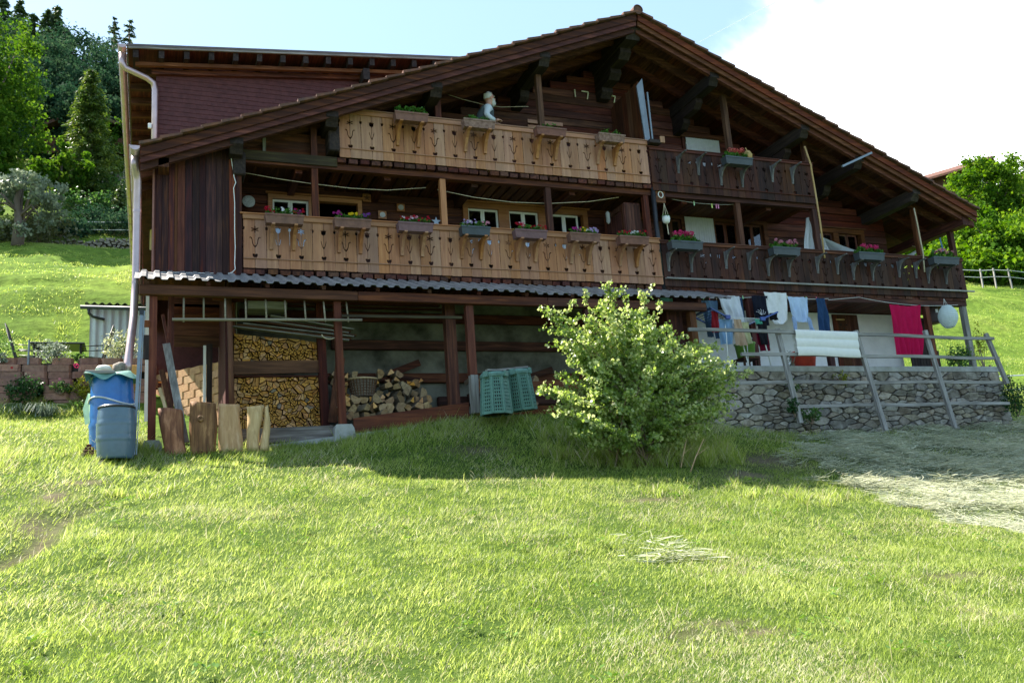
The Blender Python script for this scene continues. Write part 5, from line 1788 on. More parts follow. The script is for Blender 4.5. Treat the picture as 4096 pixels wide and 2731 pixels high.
tag(sagline(sagline(MB(), (10.8, 16.5, 6.66), (13.0, 16.98, 6.80), .05), (13.0, 16.98, 6.80), (15.15, 16.98, 6.83), .03).build('washing_line', M['wire']), 'washing line stretched below the dark balcony, full of clothes', 'line')
tag(sagline(sagline(MB(), (15.15, 17.0, 6.80), (16.1, 17.0, 6.90), .0), (16.1, 17.0, 6.90), (19.3, 17.0, 6.80), .10).build('washing_line', M['wire']), 'washing line carrying the crimson towel', 'line')
garment('jeans', [[(6.58, 11.30, 11.72), (6.3, 11.32, 11.70), (6.12, 11.36, 11.52), (5.75, 11.38, 11.53)], [(6.3, 11.53, 11.71), (6.1, 11.55, 11.72), (5.72, 11.56, 11.70)]], 16.66, (.14, .23, .36), 'faded blue jeans hanging at the left of the line', fold=.03)
garment('long_shirt', [[(6.66, 11.66, 12.22), (6.4, 11.72, 12.24), (6.1, 11.86, 12.26), (6.0, 11.88, 12.28)], [(6.05, 11.86, 12.0), (5.9, 11.92, 12.05), (5.70, 12.0, 12.08)], [(6.05, 12.1, 12.24), (5.9, 12.2, 12.33), (5.68, 12.32, 12.42)]], 16.5, (.70, .72, .78), 'pale grey long sleeved shirt hung upside down on the line')
garment('dark_trousers', [[(6.74, 12.22, 12.55), (6.3, 12.25, 12.55), (5.9, 12.3, 12.5)]], 16.85, (.035, .075, .15), 'dark blue trousers behind the grey shirt')
BSH = garment('black_shirt', [[(6.82, 12.88, 13.32), (6.4, 12.9, 13.3), (6.1, 12.92, 13.26)]], 16.92, (.015, .017, .03), 'black printed shirt beside the white one')
PR = M['white']
mb = MB()
for k in range(5):
    a = .3 + k * .5
    mb.tube([(13.05, 16.885, 6.35), (13.05 + .11 * math.cos(a), 16.885, 6.35 + .09 * math.sin(a)), (13.05 + .16 * math.cos(a + .3), 16.885, 6.35 + .14 * math.sin(a + .3))], .006, 5)
mb.build('print', M['lace'], BSH)
garment('white_shirt', [[(6.92, 13.24, 13.88), (6.6, 13.28, 13.86), (6.42, 13.30, 13.85), (6.26, 13.32, 13.84), (6.16, 13.46, 13.70)]], 16.95, (.86, .86, .86), 'white T-shirt pegged upside down on the line', waves=2.2)
garment('blue_shirt', [[(6.83, 13.90, 14.50), (6.5, 13.98, 14.46), (6.3, 14.02, 14.44), (6.22, 14.06, 14.40)], [(6.35, 13.96, 14.06), (6.2, 13.98, 14.07), (5.98, 13.99, 14.06)], [(6.35, 14.40, 14.48), (6.2, 14.44, 14.53), (6.02, 14.46, 14.56)]], 16.95, (.54, .68, .90), 'light blue shirt with dangling sleeves on the line')
garment('navy_trousers', [[(6.82, 14.74, 15.0), (6.5, 14.74, 15.02), (6.02, 14.72, 15.0)]], 16.95, (.03, .07, .16), 'dark navy trousers next to the terrace post', waves=1.5)
garment('cyan_shirt', [[(6.80, 10.50, 10.98), (6.2, 10.62, 10.95), (6.0, 10.60, 11.0)]], 17.3, (.25, .62, .72), 'turquoise shirt behind the end of the corrugated roof')
garment('crimson_towel', [[(6.75, 17.02, 18.0), (6.2, 17.02, 17.93), (5.46, 17.0, 17.78)]], 16.98, (.58, .012, .085), 'large crimson towel hanging from the line', 'towel', fold=.035, waves=5.5, trans=.3, drop=.04)
PEG = [(.75, .15, .2), (.3, .7, .3), (.85, .8, .3), (.7, .5, .3)]
pegm = [plain('peg_%d' % k, c, .5) for k, c in enumerate(PEG)]
mbp = MB(); mbp.box(-.006, .0, -.006, .006, -.05, .03); mbp.box(.001, .007, -.006, .006, -.05, .03)
pegx = [(11.34, 16.6, 6.63), (11.5, 16.6, 6.63), (11.68, 16.6, 6.64), (12.15, 16.75, 6.70), (12.6, 16.88, 6.76), (13.3, 16.98, 6.83), (13.84, 16.98, 6.84), (13.93, 16.98, 6.83), (14.48, 16.98, 6.83), (14.78, 16.98, 6.83)]
for k, p in enumerate(pegx):
    tag(inst('clothes_peg', mbp.mesh('peg', pegm[(k * 3 + 1) % 4]), None, p), 'small clothes peg on the washing line of the terrace', 'peg', 'pegs on the terrace line')

# folding drying rack hung with clothes
DR = thing('drying_rack', (11.95, 16.3, 4.97), 'white folding drying rack with blue wings on the terrace', 'drying rack')
BLP = plain('blue_rack_plastic', (.05, .09, .32), .45)
mb = MB()
for (a, c) in (((11.48, 16.1, 6.02), (11.42, 16.1, 4.97)), ((12.36, 16.1, 6.02), (12.52, 16.1, 4.97)), ((11.48, 16.6, 6.02), (11.60, 16.6, 4.97)), ((12.36, 16.6, 6.02), (12.30, 16.6, 4.97))):
    mb = MB(); mb.tube([a, c], .014, 8); mb.build('leg', M['white'], DR, True)
mb = MB()
for y in np.linspace(16.0, 16.7, 9): mb.tube([(11.48, y, 6.03), (12.38, y, 6.01)], .006, 5)
mb.build('rods', M['white'], DR, True)
for (a, c) in (((11.48, 6.03), (11.08, 6.22)), ((12.38, 6.01), (12.80, 6.17))):
    mb = MB()
    for y in (16.0, 16.7): mb.beam((a[0], y, a[1]), (c[0], y, c[1]), .03, .03)
    for k in range(6):
        t = (k + .5) / 6; mb.tube([(a[0] + (c[0] - a[0]) * t, 16.0, a[1] + (c[1] - a[1]) * t), (a[0] + (c[0] - a[0]) * t, 16.7, a[1] + (c[1] - a[1]) * t)], .006, 5)
    mb.beam((c[0], 15.98, c[1]), (c[0], 16.72, c[1]), .03, .03)
    mb.build('wing', BLP, DR)
    mb = MB(); mb.cbox(a[0] - .06, a[0] + .06, 15.96, 16.02, a[1] - .05, a[1] + .04, .01); mb.build('joint', BLP, DR)
for (nm, rows, y, col, lab) in (
        ('red_shirt', [(6.17, 11.12, 11.3), (5.7, 11.1, 11.28)], 16.05, (.30, .02, .03), 'dark red shirt on the left wing of the drying rack'),
        ('light_jeans', [(6.0, 11.28, 11.66), (5.8, 11.28, 11.64), (5.45, 11.3, 11.6)], 16.08, (.22, .36, .55), 'pale blue trousers on the drying rack'),
        ('patterned_cloth', [(6.0, 11.66, 11.86), (5.7, 11.66, 11.9), (5.42, 11.64, 11.98)], 16.05, (.55, .38, .26), 'brown and white patterned cloth on the drying rack'),
        ('yellow_cloth', [(5.98, 11.98, 12.16), (5.5, 12.0, 12.2)], 16.2, (.62, .60, .35), 'pale yellow cloth on the drying rack'),
        ('green_cloth', [(6.02, 12.16, 12.36), (5.9, 12.2, 12.38)], 16.02, (.12, .48, .34), 'mint green cloth on the drying rack'),
        ('black_trousers', [(6.0, 12.26, 12.52), (5.7, 12.28, 12.5), (5.45, 12.3, 12.5)], 16.06, (.02, .02, .025), 'black trousers over the right end of the drying rack'),
        ('wine_shirt', [(5.72, 12.24, 12.56), (5.32, 12.28, 12.56)], 16.12, (.17, .01, .03), 'wine red shirt below the black trousers'),
        ('black_vest', [(6.16, 12.62, 12.82), (6.0, 12.62, 12.84)], 16.04, (.018, .018, .02), 'small black garment on the right wing of the drying rack')):
    garment(nm, [rows], y, col, lab, fold=.02, waves=2)

# buckets and mop
def bucket(name, c, r0, r1, h, mat, lab, cat='bucket'):
    o = thing(name, c, lab, cat)
    mb = MB(); mb.lathe([(r0 * .3, .0), (r0, .0), (r1, h * .93), (r1 + .012, h * .94), (r1 + .012, h), (r1 - .008, h), (r0 - .01, .02), (r0 * .3, .02)], c, 28); mb.build('body', mat, o, True)
    mb = MB(); mb.tube([(c[0] + r1 * math.cos(a), c[1] - .02 - .1 * math.sin(a), c[2] + h - .02 - .12 * math.sin(a)) for a in np.linspace(0, math.pi, 12)], .005, 5); mb.build('handle', M['white'], o)
    return o


bucket('green_bucket', (12.42, 16.8, 5.30), .19, .23, .34, plain('lime_plastic', (.22, .45, .06), .4), 'lime green plastic tub on the terrace stool')
mb = MB(); mb.box(12.2, 12.65, 16.6, 17.0, 5.255, 5.295); mb.box(12.22, 12.26, 16.62, 16.66, 4.97, 5.25); mb.box(12.58, 12.62, 16.62, 16.66, 4.97, 5.25); mb.box(12.22, 12.26, 16.94, 16.98, 4.97, 5.25); mb.box(12.58, 12.62, 16.94, 16.98, 4.97, 5.25)
tag(mb.build('stool', M['warm_x']), 'low wooden stool under the green tub', 'stool')
bucket('red_tub', (13.75, 16.5, 4.97), .22, .29, .42, plain('red_plastic', (.68, .03, .015), .4), 'bright red laundry tub behind the fence', 'tub')
mb = MB(); mb.tube([(11.87, 16.15, 5.62), (11.98, 16.15, 4.97)], .011, 8); mb.cbox(11.83, 11.91, 16.11, 16.19, 5.58, 5.68, .01); tag(mb.build('mop', M['white']), 'white mop handle leaning by the drying rack', 'mop')
mb = MB(); mb.cbox(10.10, 10.48, 16.2, 16.6, 4.97, 6.25, .015); tag(mb.build('cupboard', M['old_z']), 'low brown cupboard at the end of the wood store', 'cupboard')

# paper lantern, basket lamp, climbing plants on the terrace
LN = thing('paper_lantern', (18.83, 16.95, 6.15), 'pale oval paper lantern hanging from the balcony beam', 'lantern')
prof = [(.09, 0)]
for k in range(1, 24):
    t = k / 24
    prof.append((.09 + .145 * math.sin(math.pi * t) ** .8 + (.006 if k % 2 else 0), .58 * t))
prof.append((.09, .58))
mb = MB(); mb.lathe(prof, (18.83, 16.95, 6.17), 28); mb.build('shade', cloth('white_paper', (.72, .80, .80), .02, .4), LN, False)
mb = MB()
for dx in (-.08, .0, .08): mb.tube([(18.83 + dx, 16.95, 6.74), (18.80, 16.95, 6.93)], .004, 5)
mb.build('cord', M['wire'], LN)
HB = thing('hanging_pot', (18.9, 17.5, 6.3), 'dark brown upturned pot with a white sticker under the balcony', 'pot')
mb = MB(); mb.lathe([(.20, 0), (.205, .03), (.17, .40), (.15, .44), (.05, .45)], (18.9, 17.5, 6.42), 24); mb.build('body', plain('brown_plastic', (.09, .06, .055), .6), HB, True)
mb = MB(); mb.box(18.82, 18.90, 17.29, 17.30, 6.66, 6.75); mb.build('sticker', M['white'], HB)
# ------------------------------------------------------------------ leaves
def leaf_cloud(C, n_each, spread, size, droop=.3, flat=.6, elong=1.5, up=.35):
    """leaf quads scattered round the points C (k,3); returns V, F"""
    C = np.asarray(C, float)
    P = np.repeat(C, n_each, 0) + RNG.normal(0, 1, (len(C) * n_each, 3)) * np.asarray(spread)
    n = len(P)
    nr = RNG.normal(0, 1, (n, 3)); nr[:, 2] = np.abs(nr[:, 2]) * flat + up
    nr /= np.linalg.norm(nr, axis=1)[:, None]
    t = RNG.normal(0, 1, (n, 3)); t[:, 2] -= droop
    t -= (t * nr).sum(1)[:, None] * nr
    t /= np.linalg.norm(t, axis=1)[:, None] + 1e-9
    s = np.cross(nr, t)
    L = size * (.6 + .8 * RNG.random(n))[:, None]
    Wd = L / elong
    a = P - t * L * .5; b_ = P + s * Wd * .5 + nr * L * .08; c = P + t * L * .5; d = P - s * Wd * .5 + nr * L * .08
    V = np.stack([a, b_, c, d], 1).reshape(-1, 3)
    return V, np.arange(n * 4).reshape(-1, 4)


M['leaf_box'] = leafmat('balcony_plant_leaf', (.03, .10, .015), (.06, .17, .025), (.12, .26, .05), .35, pscale=6)
M['leaf_bush'] = leafmat('bush_leaf', (.09, .16, .028), (.225, .31, .07), (.48, .53, .25), .52, pscale=2.2, spec=.6, rough=.36)

FLM = {}
for nm, c in dict(red=(.45, .012, .03), pink=(.75, .06, .22), magenta=(.38, .03, .22), purple=(.20, .05, .30), yellow=(.80, .55, .02), white=(.80, .76, .80), rose=(.75, .30, .40), lilac=(.50, .35, .62), coral=(.75, .16, .14)).items():
    FLM[nm] = cloth('petal_' + nm, c, .15, .3, scale=40)


def pansy(col):
    mb = MB()
    for k in range(5):
        a = k * 6.283 / 5
        p = [(.0, .0)] + [(.030 * math.cos(a + d) * (1 if abs(d) < .4 else .8), .030 * math.sin(a + d) * (1 if abs(d) < .4 else .8)) for d in (-.55, -.2, .2, .55)]
        mb.add([(x, -.006 * (i_ > 0) + .004 * k * .2, z) for i_, (x, z) in enumerate(p)], [(0, 1, 2, 3, 4)])
    mb.lathe([(.006, 0), (.003, .004)], (0, -.004, 0), 6)
    return mb.mesh('pansy_' + col, FLM[col])


def geranium(col):
    mb = MB(); rg = np.random.default_rng(hash(col) % 1000)
    for k in range(26):
        d = rg.normal(0, 1, 3); d /= np.linalg.norm(d); c = d * .055
        t = np.cross(d, [0, 0, 1.]); t /= np.linalg.norm(t) + 1e-6; s = np.cross(d, t)
        r = .020
        mb.add([c + t * r, c + s * r, c - t * r, c - s * r, c + d * .008], [(0, 1, 4), (1, 2, 4), (2, 3, 4), (3, 0, 4)])
    return mb.mesh('geranium_' + col, FLM[col])


PAN = {c: pansy(c) for c in FLM}
GER = {c: geranium(c) for c in ('pink', 'rose', 'coral', 'red')}
TERRA = plain('terracotta_trough', (.19, .088, .065), .8, col2=(.125, .058, .045), scale=9, bmp=.3)
TERRA2 = plain('mottled_terracotta_trough', (.26, .16, .125), .85, col2=(.11, .055, .04), scale=14, bmp=.4)
GREYT = plain('anthracite_trough', (.055, .065, .075), .55, var=.08)
BOXN = 0


def planter(x, zb, L, mat, flowers, kind, lab, dens=1.0, fh=.12, grp='flower boxes on the balconies'):
    """trough on its brackets: body, soil, foliage and every blossom"""
    o = thing('flower_box', (x, 16.69, zb), lab, 'flower box', grp)
    h, t = .175, .02
    mb = MB()
    y0, y1 = 16.585, 16.80
    a, c = x - L / 2, x + L / 2
    b0 = (a + .02, c - .02, y0 + .025, y1 - .01)
    vs = [(b0[0], b0[2], zb), (b0[1], b0[2], zb), (b0[1], b0[3], zb), (b0[0], b0[3], zb), (a, y0, zb + h), (c, y0, zb + h), (c, y1, zb + h), (a, y1, zb + h)]
    vs += [(a + t, y0 + t, zb + h), (c - t, y0 + t, zb + h), (c - t, y1 - t, zb + h), (a + t, y1 - t, zb + h), (a + .04, y0 + .05, zb + .03), (c - .04, y0 + .05, zb + .03), (c - .04, y1 - .03, zb + .03), (a + .04, y1 - .03, zb + .03)]
    fs = [(0, 3, 2, 1)]
    for k in range(4):
        k2 = (k + 1) % 4
        fs += [(k, k2, 4 + k2, 4 + k), (4 + k, 4 + k2, 8 + k2, 8 + k), (8 + k, 8 + k2, 12 + k2, 12 + k)]
    fs.append((12, 13, 14, 15))
    mb.add(vs, fs); mb.build('trough', mat, o)
    mb = MB(); mb.box(a - .008, c + .008, y0 - .008, y0 - .001, zb + h - .03, zb + h + .006); mb.build('lip', mat, o)
    mb = MB(); mb.box(a + t, c - t, y0 + t, y1 - t, zb + .05, zb + h - .03); mb.build('soil', M['mortar'], o)
    n = int(34 * L / .7 * dens)
    C = np.stack([a + .05 + (L - .1) * RNG.random(n), y0 + .04 + .14 * RNG.random(n), zb + h + fh * RNG.random(n) ** 1.3], -1)
    V, F = leaf_cloud(C, 14, (.022, .022, .018), .042 if kind != 'ger' else .052, .2, .6, 1.15)
    inst('foliage', np_mesh('foliage', V, F, M['leaf_box']), o)
    for (col, cnt, u0, u1) in flowers:
        for k in range(cnt):
            p = (a + L * (u0 + (u1 - u0) * random.random()), y0 + random.uniform(-.01, .12), zb + h + fh * random.uniform(.55, 1.15))
            if kind == 'ger':
                s = random.uniform(.7, 1.15); inst('flower', GER[col], o, (p[0], p[1], p[2] + .04), (0, 0, random.random() * 6), (s, s, s * .8))
            else:
                s = random.uniform(.7, 1.1); inst('flower', PAN[col], o, (p[0], p[1] - .01, p[2]), (random.uniform(-.6, .2), random.uniform(-.4, .4), random.uniform(-.5, .5)), (s, s, s))
    return o


zl = 7.79
planter(2.29, zl, .72, TERRA, [('red', 12, 0, .3), ('white', 4, .4, .6), ('magenta', 6, .65, .95), ('red', 8, .65, 1)], 'pan', 'terracotta flower box with red and white pansies, nearest the plank wall')
planter(3.58, zl, .72, TERRA, [('magenta', 9, 0, .35), ('yellow', 11, .38, .62), ('purple', 8, .68, 1)], 'pan', 'terracotta flower box with purple and bright yellow pansies')
planter(4.84, zl, .72, plain('mauve_trough', (.17, .09, .095), .8, scale=9, bmp=.3), [('red', 16, .0, 1), ('white', 5, .0, .45), ('rose', 3, .3, .6)], 'pan', 'mauve flower box with red and white pansies beside the tin star')
planter(6.10, zl, .62, GREYT, [('lilac', 12, .05, .6), ('rose', 5, .6, 1), ('white', 2, .3, .6)], 'pan', 'dark grey flower box with lilac pansies on the light railing')
planter(7.32, zl, .72, plain('mauve_trough', (.17, .09, .095), .8, scale=9, bmp=.3), [('red', 20, .0, 1), ('rose', 4, .0, .3)], 'pan', 'mauve flower box with massed red pansies')
planter(8.57, zl, .72, TERRA, [('magenta', 9, 0, .4), ('yellow', 4, .35, .55), ('lilac', 9, .6, 1), ('white', 3, .5, .8)], 'pan', 'terracotta flower box with magenta, yellow and lilac pansies')
planter(9.76, zl, .72, TERRA, [('red', 10, .0, .45), ('white', 8, .4, .7), ('red', 6, .7, 1)], 'pan', 'terracotta flower box with red and white pansies before the cupboard')
zu = 10.17
planter(4.87, zu, .70, TERRA, [], 'none', 'terracotta box with lush green foliage at the left of the top balcony', 1.6, .16)
planter(6.34, zu, .70, TERRA2, [], 'none', 'mottled terracotta box with green leaves before the man', 1.1, .10)
planter(7.99, zu, .70, TERRA, [], 'none', 'terracotta box with sparse green shoots beside the tall post', .35, .10)
planter(9.46, zu, .66, TERRA2, [], 'none', 'whitish terracotta box with green tufts at the right of the top railing', .8, .11)
zd = 7.75
planter(11.09, zd, .82, GREYT, [('pink', 16, .05, 1)], 'ger', 'dark grey box with large pink geraniums next to the hanging pot', 1.5, .17)
planter(13.8, zd, .78, GREYT, [('rose', 11, .1, 1)], 'ger', 'dark grey box with pale pink geraniums on the dark railing', 1.2, .13)
planter(16.33, zd, .80, GREYT, [('pink', 13, .1, .95)], 'ger', 'dark grey box with deep pink geraniums before the far window', 1.3, .15)
planter(18.74, zd, .86, GREYT, [('rose', 9, .05, 1)], 'ger', 'dark grey box with sparse pale pink geraniums at the corner post', 1.3, .16)
planter(12.8, 9.93, .76, GREYT, [('coral', 9, .05, .75)], 'ger', 'dark grey box with coral geraniums on the upper dark railing', 1.2, .14)
PT2 = thing('clay_pot', (13.14, 16.72, 10.12), 'brown clay pot in the upper dark flower box', 'pot')
mb = MB(); mb.lathe([(.05, 0), (.10, .08), (.11, .16), (.07, .24), (.03, .27)], (13.14, 16.71, 10.08), 18); mb.build('body', M['slab'], PT2, True)
mb = MB(); mb.tube([(13.14, 16.71, 10.34), (13.10, 16.71, 10.42)], .012, 6); mb.build('spout', M['slab'], PT2)

# ------------------------------------------------------------------ things on the balconies
# cabinet on the middle balcony
CB = thing('cabinet', (10.22, 17.6, 6.99), 'dark brown wooden cabinet on the middle balcony', 'cabinet')
mb = MB(); mb.cbox(9.98, 10.40, 17.3, 18.3, 6.995, 9.05, .012); mb.build('carcass', M['old_z'], CB)
mb = MB(); mb.cbox(10.0, 10.38, 17.275, 17.297, 7.05, 9.0, .008); mb.build('door', M['old_z'], CB)
for (y0, y1, z0, z1) in ((17.34, 17.42, 7.1, 9.0), (18.18, 18.26, 7.1, 9.0), (17.42, 18.18, 8.9, 9.0), (17.42, 18.18, 7.1, 7.2)):
    mb = MB(); mb.box(9.955, 9.978, y0, y1, z0, z1); mb.build('side_frame', M['warm_z'], CB)
# board with a white ring, hanging pot
RBD = thing('ring_board', (10.83, 17.06, 9.0), 'brown square board with a white ring above the dark railing', 'board')
mb = MB(); mb.cbox(10.70, 10.95, 17.05, 17.075, 9.0, 9.33, .006); mb.build('panel', M['redbrown_x'], RBD)
mb = MB(); mb.tube([(10.825 + .062 * math.cos(a), 17.042, 9.19 + .075 * math.sin(a)) for a in np.linspace(0, 6.283, 25)], .010, 6, cap=False); mb.build('ring', M['white'], RBD)
HP = thing('hanging_planter', (10.82, 16.95, 8.4), 'white hanging pot on cords beside the black pipe', 'planter')
mb = MB(); mb.lathe([(.03, 0), (.075, .03), (.09, .10), (.085, .17), (.07, .17)], (10.82, 16.92, 8.44), 18); mb.build('pot', M['white'], HP, True)
mb = MB()
for k in range(3):
    a = k * 2.09; mb.tube([(10.82 + .085 * math.cos(a), 16.92 + .085 * math.sin(a), 8.60), (10.81, 16.92, 8.93)], .006, 5)
mb.build('cord', M['rope'], HP)
mb = MB(); mb.tube([(10.83, 16.92, 8.44), (10.84, 16.92, 8.18)], .012, 6); mb.build('tassel', M['rope'], HP)
V, F = leaf_cloud([(10.82, 16.92, 8.62)], 60, (.05, .05, .02), .05); inst('foliage', np_mesh('foliage', V, F, M['leaf_box']), HP)
# pegs on the balcony line
tag(sagline(MB(), (11.0, 17.2, 9.20), (12.92, 17.2, 9.16), .06, .004).build('washing_line', M['wire']), 'thin line with a few pegs under the upper dark balcony', 'line')
for k, (x, zz, lab) in enumerate(((11.81, 9.13, 'pale green peg, alone on the balcony line'), (12.30, 9.10, 'yellow green peg on the balcony line'), (12.42, 9.10, 'first of the two pink pegs on the balcony line'), (12.48, 9.10, 'second of the two pink pegs on the balcony line'))):
    mb = MB(); mb.box(-.012, -.001, -.006, .006, -.075, .035); mb.box(.001, .012, -.006, .006, -.075, .035)
    tag(inst('clothes_peg', mb.mesh('peg', plain('peg_b%d' % k, ((.5, .75, .45), (.6, .7, .2), (.75, .25, .5), (.75, .25, .5))[k], .5)), None, (x, 17.2, zz)), lab, 'peg')
# ropes and lines across the balconies
def line_img(pts, Y, r, nm, mat, lab):
    mb = MB(); mb.tube([at(x, y, Y) for x, y in pts], r, 6); return tag(mb.build(nm, mat, None, True), lab, 'rope')


S_ = 1 / 2.296
line_img([(980, 692), (1024 + 200 * S_, 683 + 75 * S_), (1024 + 510 * S_, 683 + 120 * S_), (1024 + 870 * S_, 683 + 162 * S_), (1024 + 1200 * S_, 683 + 180 * S_), (1024 + 1560 * S_, 683 + 157 * S_)], 17.35, .008, 'slack_rope', M['rope'], 'slack pale rope above the window nearest the plank wall')
line_img([(1024 + 1665 * S_, 683 + 175 * S_), (1024 + 2000 * S_, 683 + 245 * S_), (2048, 683 + 290 * S_), (2048 + 340 * S_, 683 + 302 * S_), (2048 + 700 * S_, 683 + 285 * S_), (2048 + 980 * S_, 683 + 245 * S_)], 17.3, .008, 'slack_rope', M['rope'], 'slack pale rope above the triple window')
line_img([(1024 + 1690 * S_, 845 * S_), (1024 + 1900 * S_, 915 * S_), (1024 + 2080 * S_, 960 * S_), (1024 + 2250 * S_, 985 * S_), (2048 + 150 * S_, 980 * S_)], 17.9, .008, 'slack_rope', M['rope'], 'pale rope behind the man on the top balcony')
# plates and star on the wall
for (x, zz, w, lab, c2) in ((4.30, 9.17, .185, 'square wooden plaque with a carved star', None), (4.63, 8.80, .185, 'square wooden plaque with a pale round motif, low by the railing', 1), (5.05, 9.0, .18, 'square wooden plaque with a grey disc', 2)):
    o = thing('wall_plaque', (x, 18.4, zz), lab, 'plaque')
    mb = MB(); mb.cbox(x - w / 2, x + w / 2, 18.43, 18.455, zz - w / 2, zz + w / 2, .005); mb.build('board', M['light_x'], o)
    mb = MB()
    if c2 is None:
        pts = [((.075 if k % 2 == 0 else .03) * math.cos(math.pi / 2 + k * math.pi / 5), (.075 if k % 2 == 0 else .03) * math.sin(math.pi / 2 + k * math.pi / 5)) for k in range(10)]
        mb.prism([(x + u, zz + v) for u, v in pts], 'y', 18.42, 18.428); mb.build('motif', M['warm_x'], o)
    else:
        mb.prism([(x + .062 * math.cos(a), zz + .062 * math.sin(a)) for a in np.linspace(0, 6.283, 20)[:-1]], 'y', 18.42, 18.428); mb.build('motif', M['concrete' if c2 == 2 else 'lace'], o)
o = thing('wall_plate', (1.80, 18.2, 8.7), 'round pale plate hanging beside the plank wall', 'plate')
mb = MB(); mb.lathe([(.10, 0), (.13, .012), (.125, .02), (.02, .008)], (0, 0, 0), 28); inst('disc', mb.mesh('disc', plain('speckled_plate', (.42, .43, .42), .5, scale=60, col2=(.2, .2, .2)), True), o, (1.80, 18.28, 8.84), (math.pi / 2, 0, 0))
p = at(1024 + 1655 * S_, 683 + 468 * S_, 17.02)
mb = MB()
pts = [((.105 if k % 2 == 0 else .042) * math.cos(math.pi / 2 + k * math.pi / 5), (.105 if k % 2 == 0 else .042) * math.sin(math.pi / 2 + k * math.pi / 5)) for k in range(10)]
mb.prism([(p[0] + u, p[2] + v) for u, v in pts], 'y', 17.015, 17.03); tag(mb.build('tin_star', M['steel']), 'grey tin star standing on the light railing', 'ornament')
# folded tables / bench on the top balcony
BN = thing('bench', (8.5, 18.0, 9.4), 'wooden garden bench on the top balcony behind the post', 'bench')
for k in range(2):
    mb = MB(); mb.cbox(8.05, 8.95, 17.95, 17.98, 10.98 + .14 * k, 11.07 + .14 * k, .005); mb.build('back_slat', M['light_x'], BN)
for x in (8.15, 8.85):
    mb = MB(); mb.beam((x, 17.99, 9.4), (x, 18.02, 11.25), .06, .04, up=(0, 1, 0)); mb.build('leg', M['warm_z'], BN)
mb = MB(); mb.cbox(8.05, 8.95, 17.55, 17.95, 10.38, 10.42, .005); mb.build('seat', M['light_x'], BN)
for x in (8.15, 8.85):
    mb = MB(); mb.beam((x, 17.6, 9.4), (x, 17.6, 10.38), .05, .05, up=(0, 1, 0)); mb.build('leg', M['warm_z'], BN)
# pole and rope before the dark balconies
mb = MB(); mb.tube([at(3072 + x * S_, y_, 16.82) for x, y_ in ((335, 1345 * S_), (395, 1520 * S_), (400, 683), (435, 683 + 200 * S_), (480, 683 + 480 * S_), (520, 683 + 800 * S_))], .022, 8); tag(mb.build('bent_pole', M['slab'], None, True), 'long thin bent pole leaning across the dark balconies', 'pole')
mb = MB(); pr_ = [at(3072 + x * S_, 683 + y_ * S_, 16.84) for x, y_ in ((1340, 345), (1370, 480), (1400, 640), (1425, 760), (1432, 860), (1438, 930))]
mb.tube(pr_, .017, 8); tag(mb.build('knotted_rope', M['rope'], None, True), 'thick yellowish rope hanging down over the dark railing', 'rope')
mb = MB(); mb.beam(at(3072 + 680 * S_, 1530 * S_, 16.45), at(3072 + 950 * S_, 1405 * S_, 16.45), .05, .05); tag(mb.build('metal_bar', M['steel']), 'grey metal bar fixed below the right verge', 'bar')
# hammock and hanging cloths
HM = cloth('hammock_cloth', (.66, .72, .76), .05, .3)
o = thing('hammock', (17.6, 17.6, 7.6), 'pale blue striped hammock slung across the dark balcony', 'hammock')
mb = MB(); vs, fs = [], []
nu, nv = 40, 12
for i2 in range(nu + 1):
    u = i2 / nu
    x = 15.75 + 3.65 * u; zc_ = 8.72 - 3.4 * u * (1 - u) * .95 - .05 * u; wdt = .34 * math.sin(math.pi * u) ** .5
    for j in range(nv + 1):
        v = -1 + 2 * j / nv
        vs.append((x, 17.75 + .25 * u + v * wdt, zc_ + .32 * v * v * math.sin(math.pi * u) + .01 * math.sin(12 * v)))
for i2 in range(nu):
    for j in range(nv):
        a = i2 * (nv + 1) + j; fs.append((a, a + nv + 1, a + nv + 2, a + 1))
mb.add(vs, fs); mb.build('fabric', HM, o, True)
mb = MB(); mb.tube([(15.30, 17.3, 8.98), (15.75, 17.75, 8.70)], .012, 6); mb.build('rope', M['rope'], o)
mb = MB(); mb.tube([(19.4, 18.0, 8.66), (19.62, 18.5, 8.95)], .012, 6); mb.build('rope', M['rope'], o)
garment('hanging_cloth', [[(9.02, 15.16, 15.20), (8.6, 15.06, 15.24), (8.1, 14.92, 15.30), (7.9, 14.9, 15.32)]], 17.32, (.74, .76, .78), 'white cloth hanging in a cone beside the balcony post', 'cloth', fold=.04, waves=2)
garment('white_drape', [[(8.62, 15.50, 15.53), (8.2, 15.5, 15.74), (7.95, 15.5, 15.82)]], 17.34, (.74, .76, .78), 'second white cloth in front of the far window', 'cloth', fold=.04, waves=2)
mb = MB(); a_, b2 = at(3072 + 1535 * S_, 683 + 460 * S_, 17.9), at(3072 + 1612 * S_, 683 + 750 * S_, 17.4)
mb.beam(a_, b2, .05, .012, up=(0, 1, 0)); tag(mb.build('blue_strap', plain('blue_webbing', (.03, .16, .38), .7)), 'blue strap hanging from the right eave', 'strap')
# small things in the dark by the windows
mb = MB(); mb.lathe([(.02, 0), (.045, .05), (.05, .25), (.02, .3)], (9.72, 17.62, 8.62), 10); tag(mb.build('bird_feeder', M['concrete']), 'small grey bird feeder hanging by the cabinet', 'feeder')

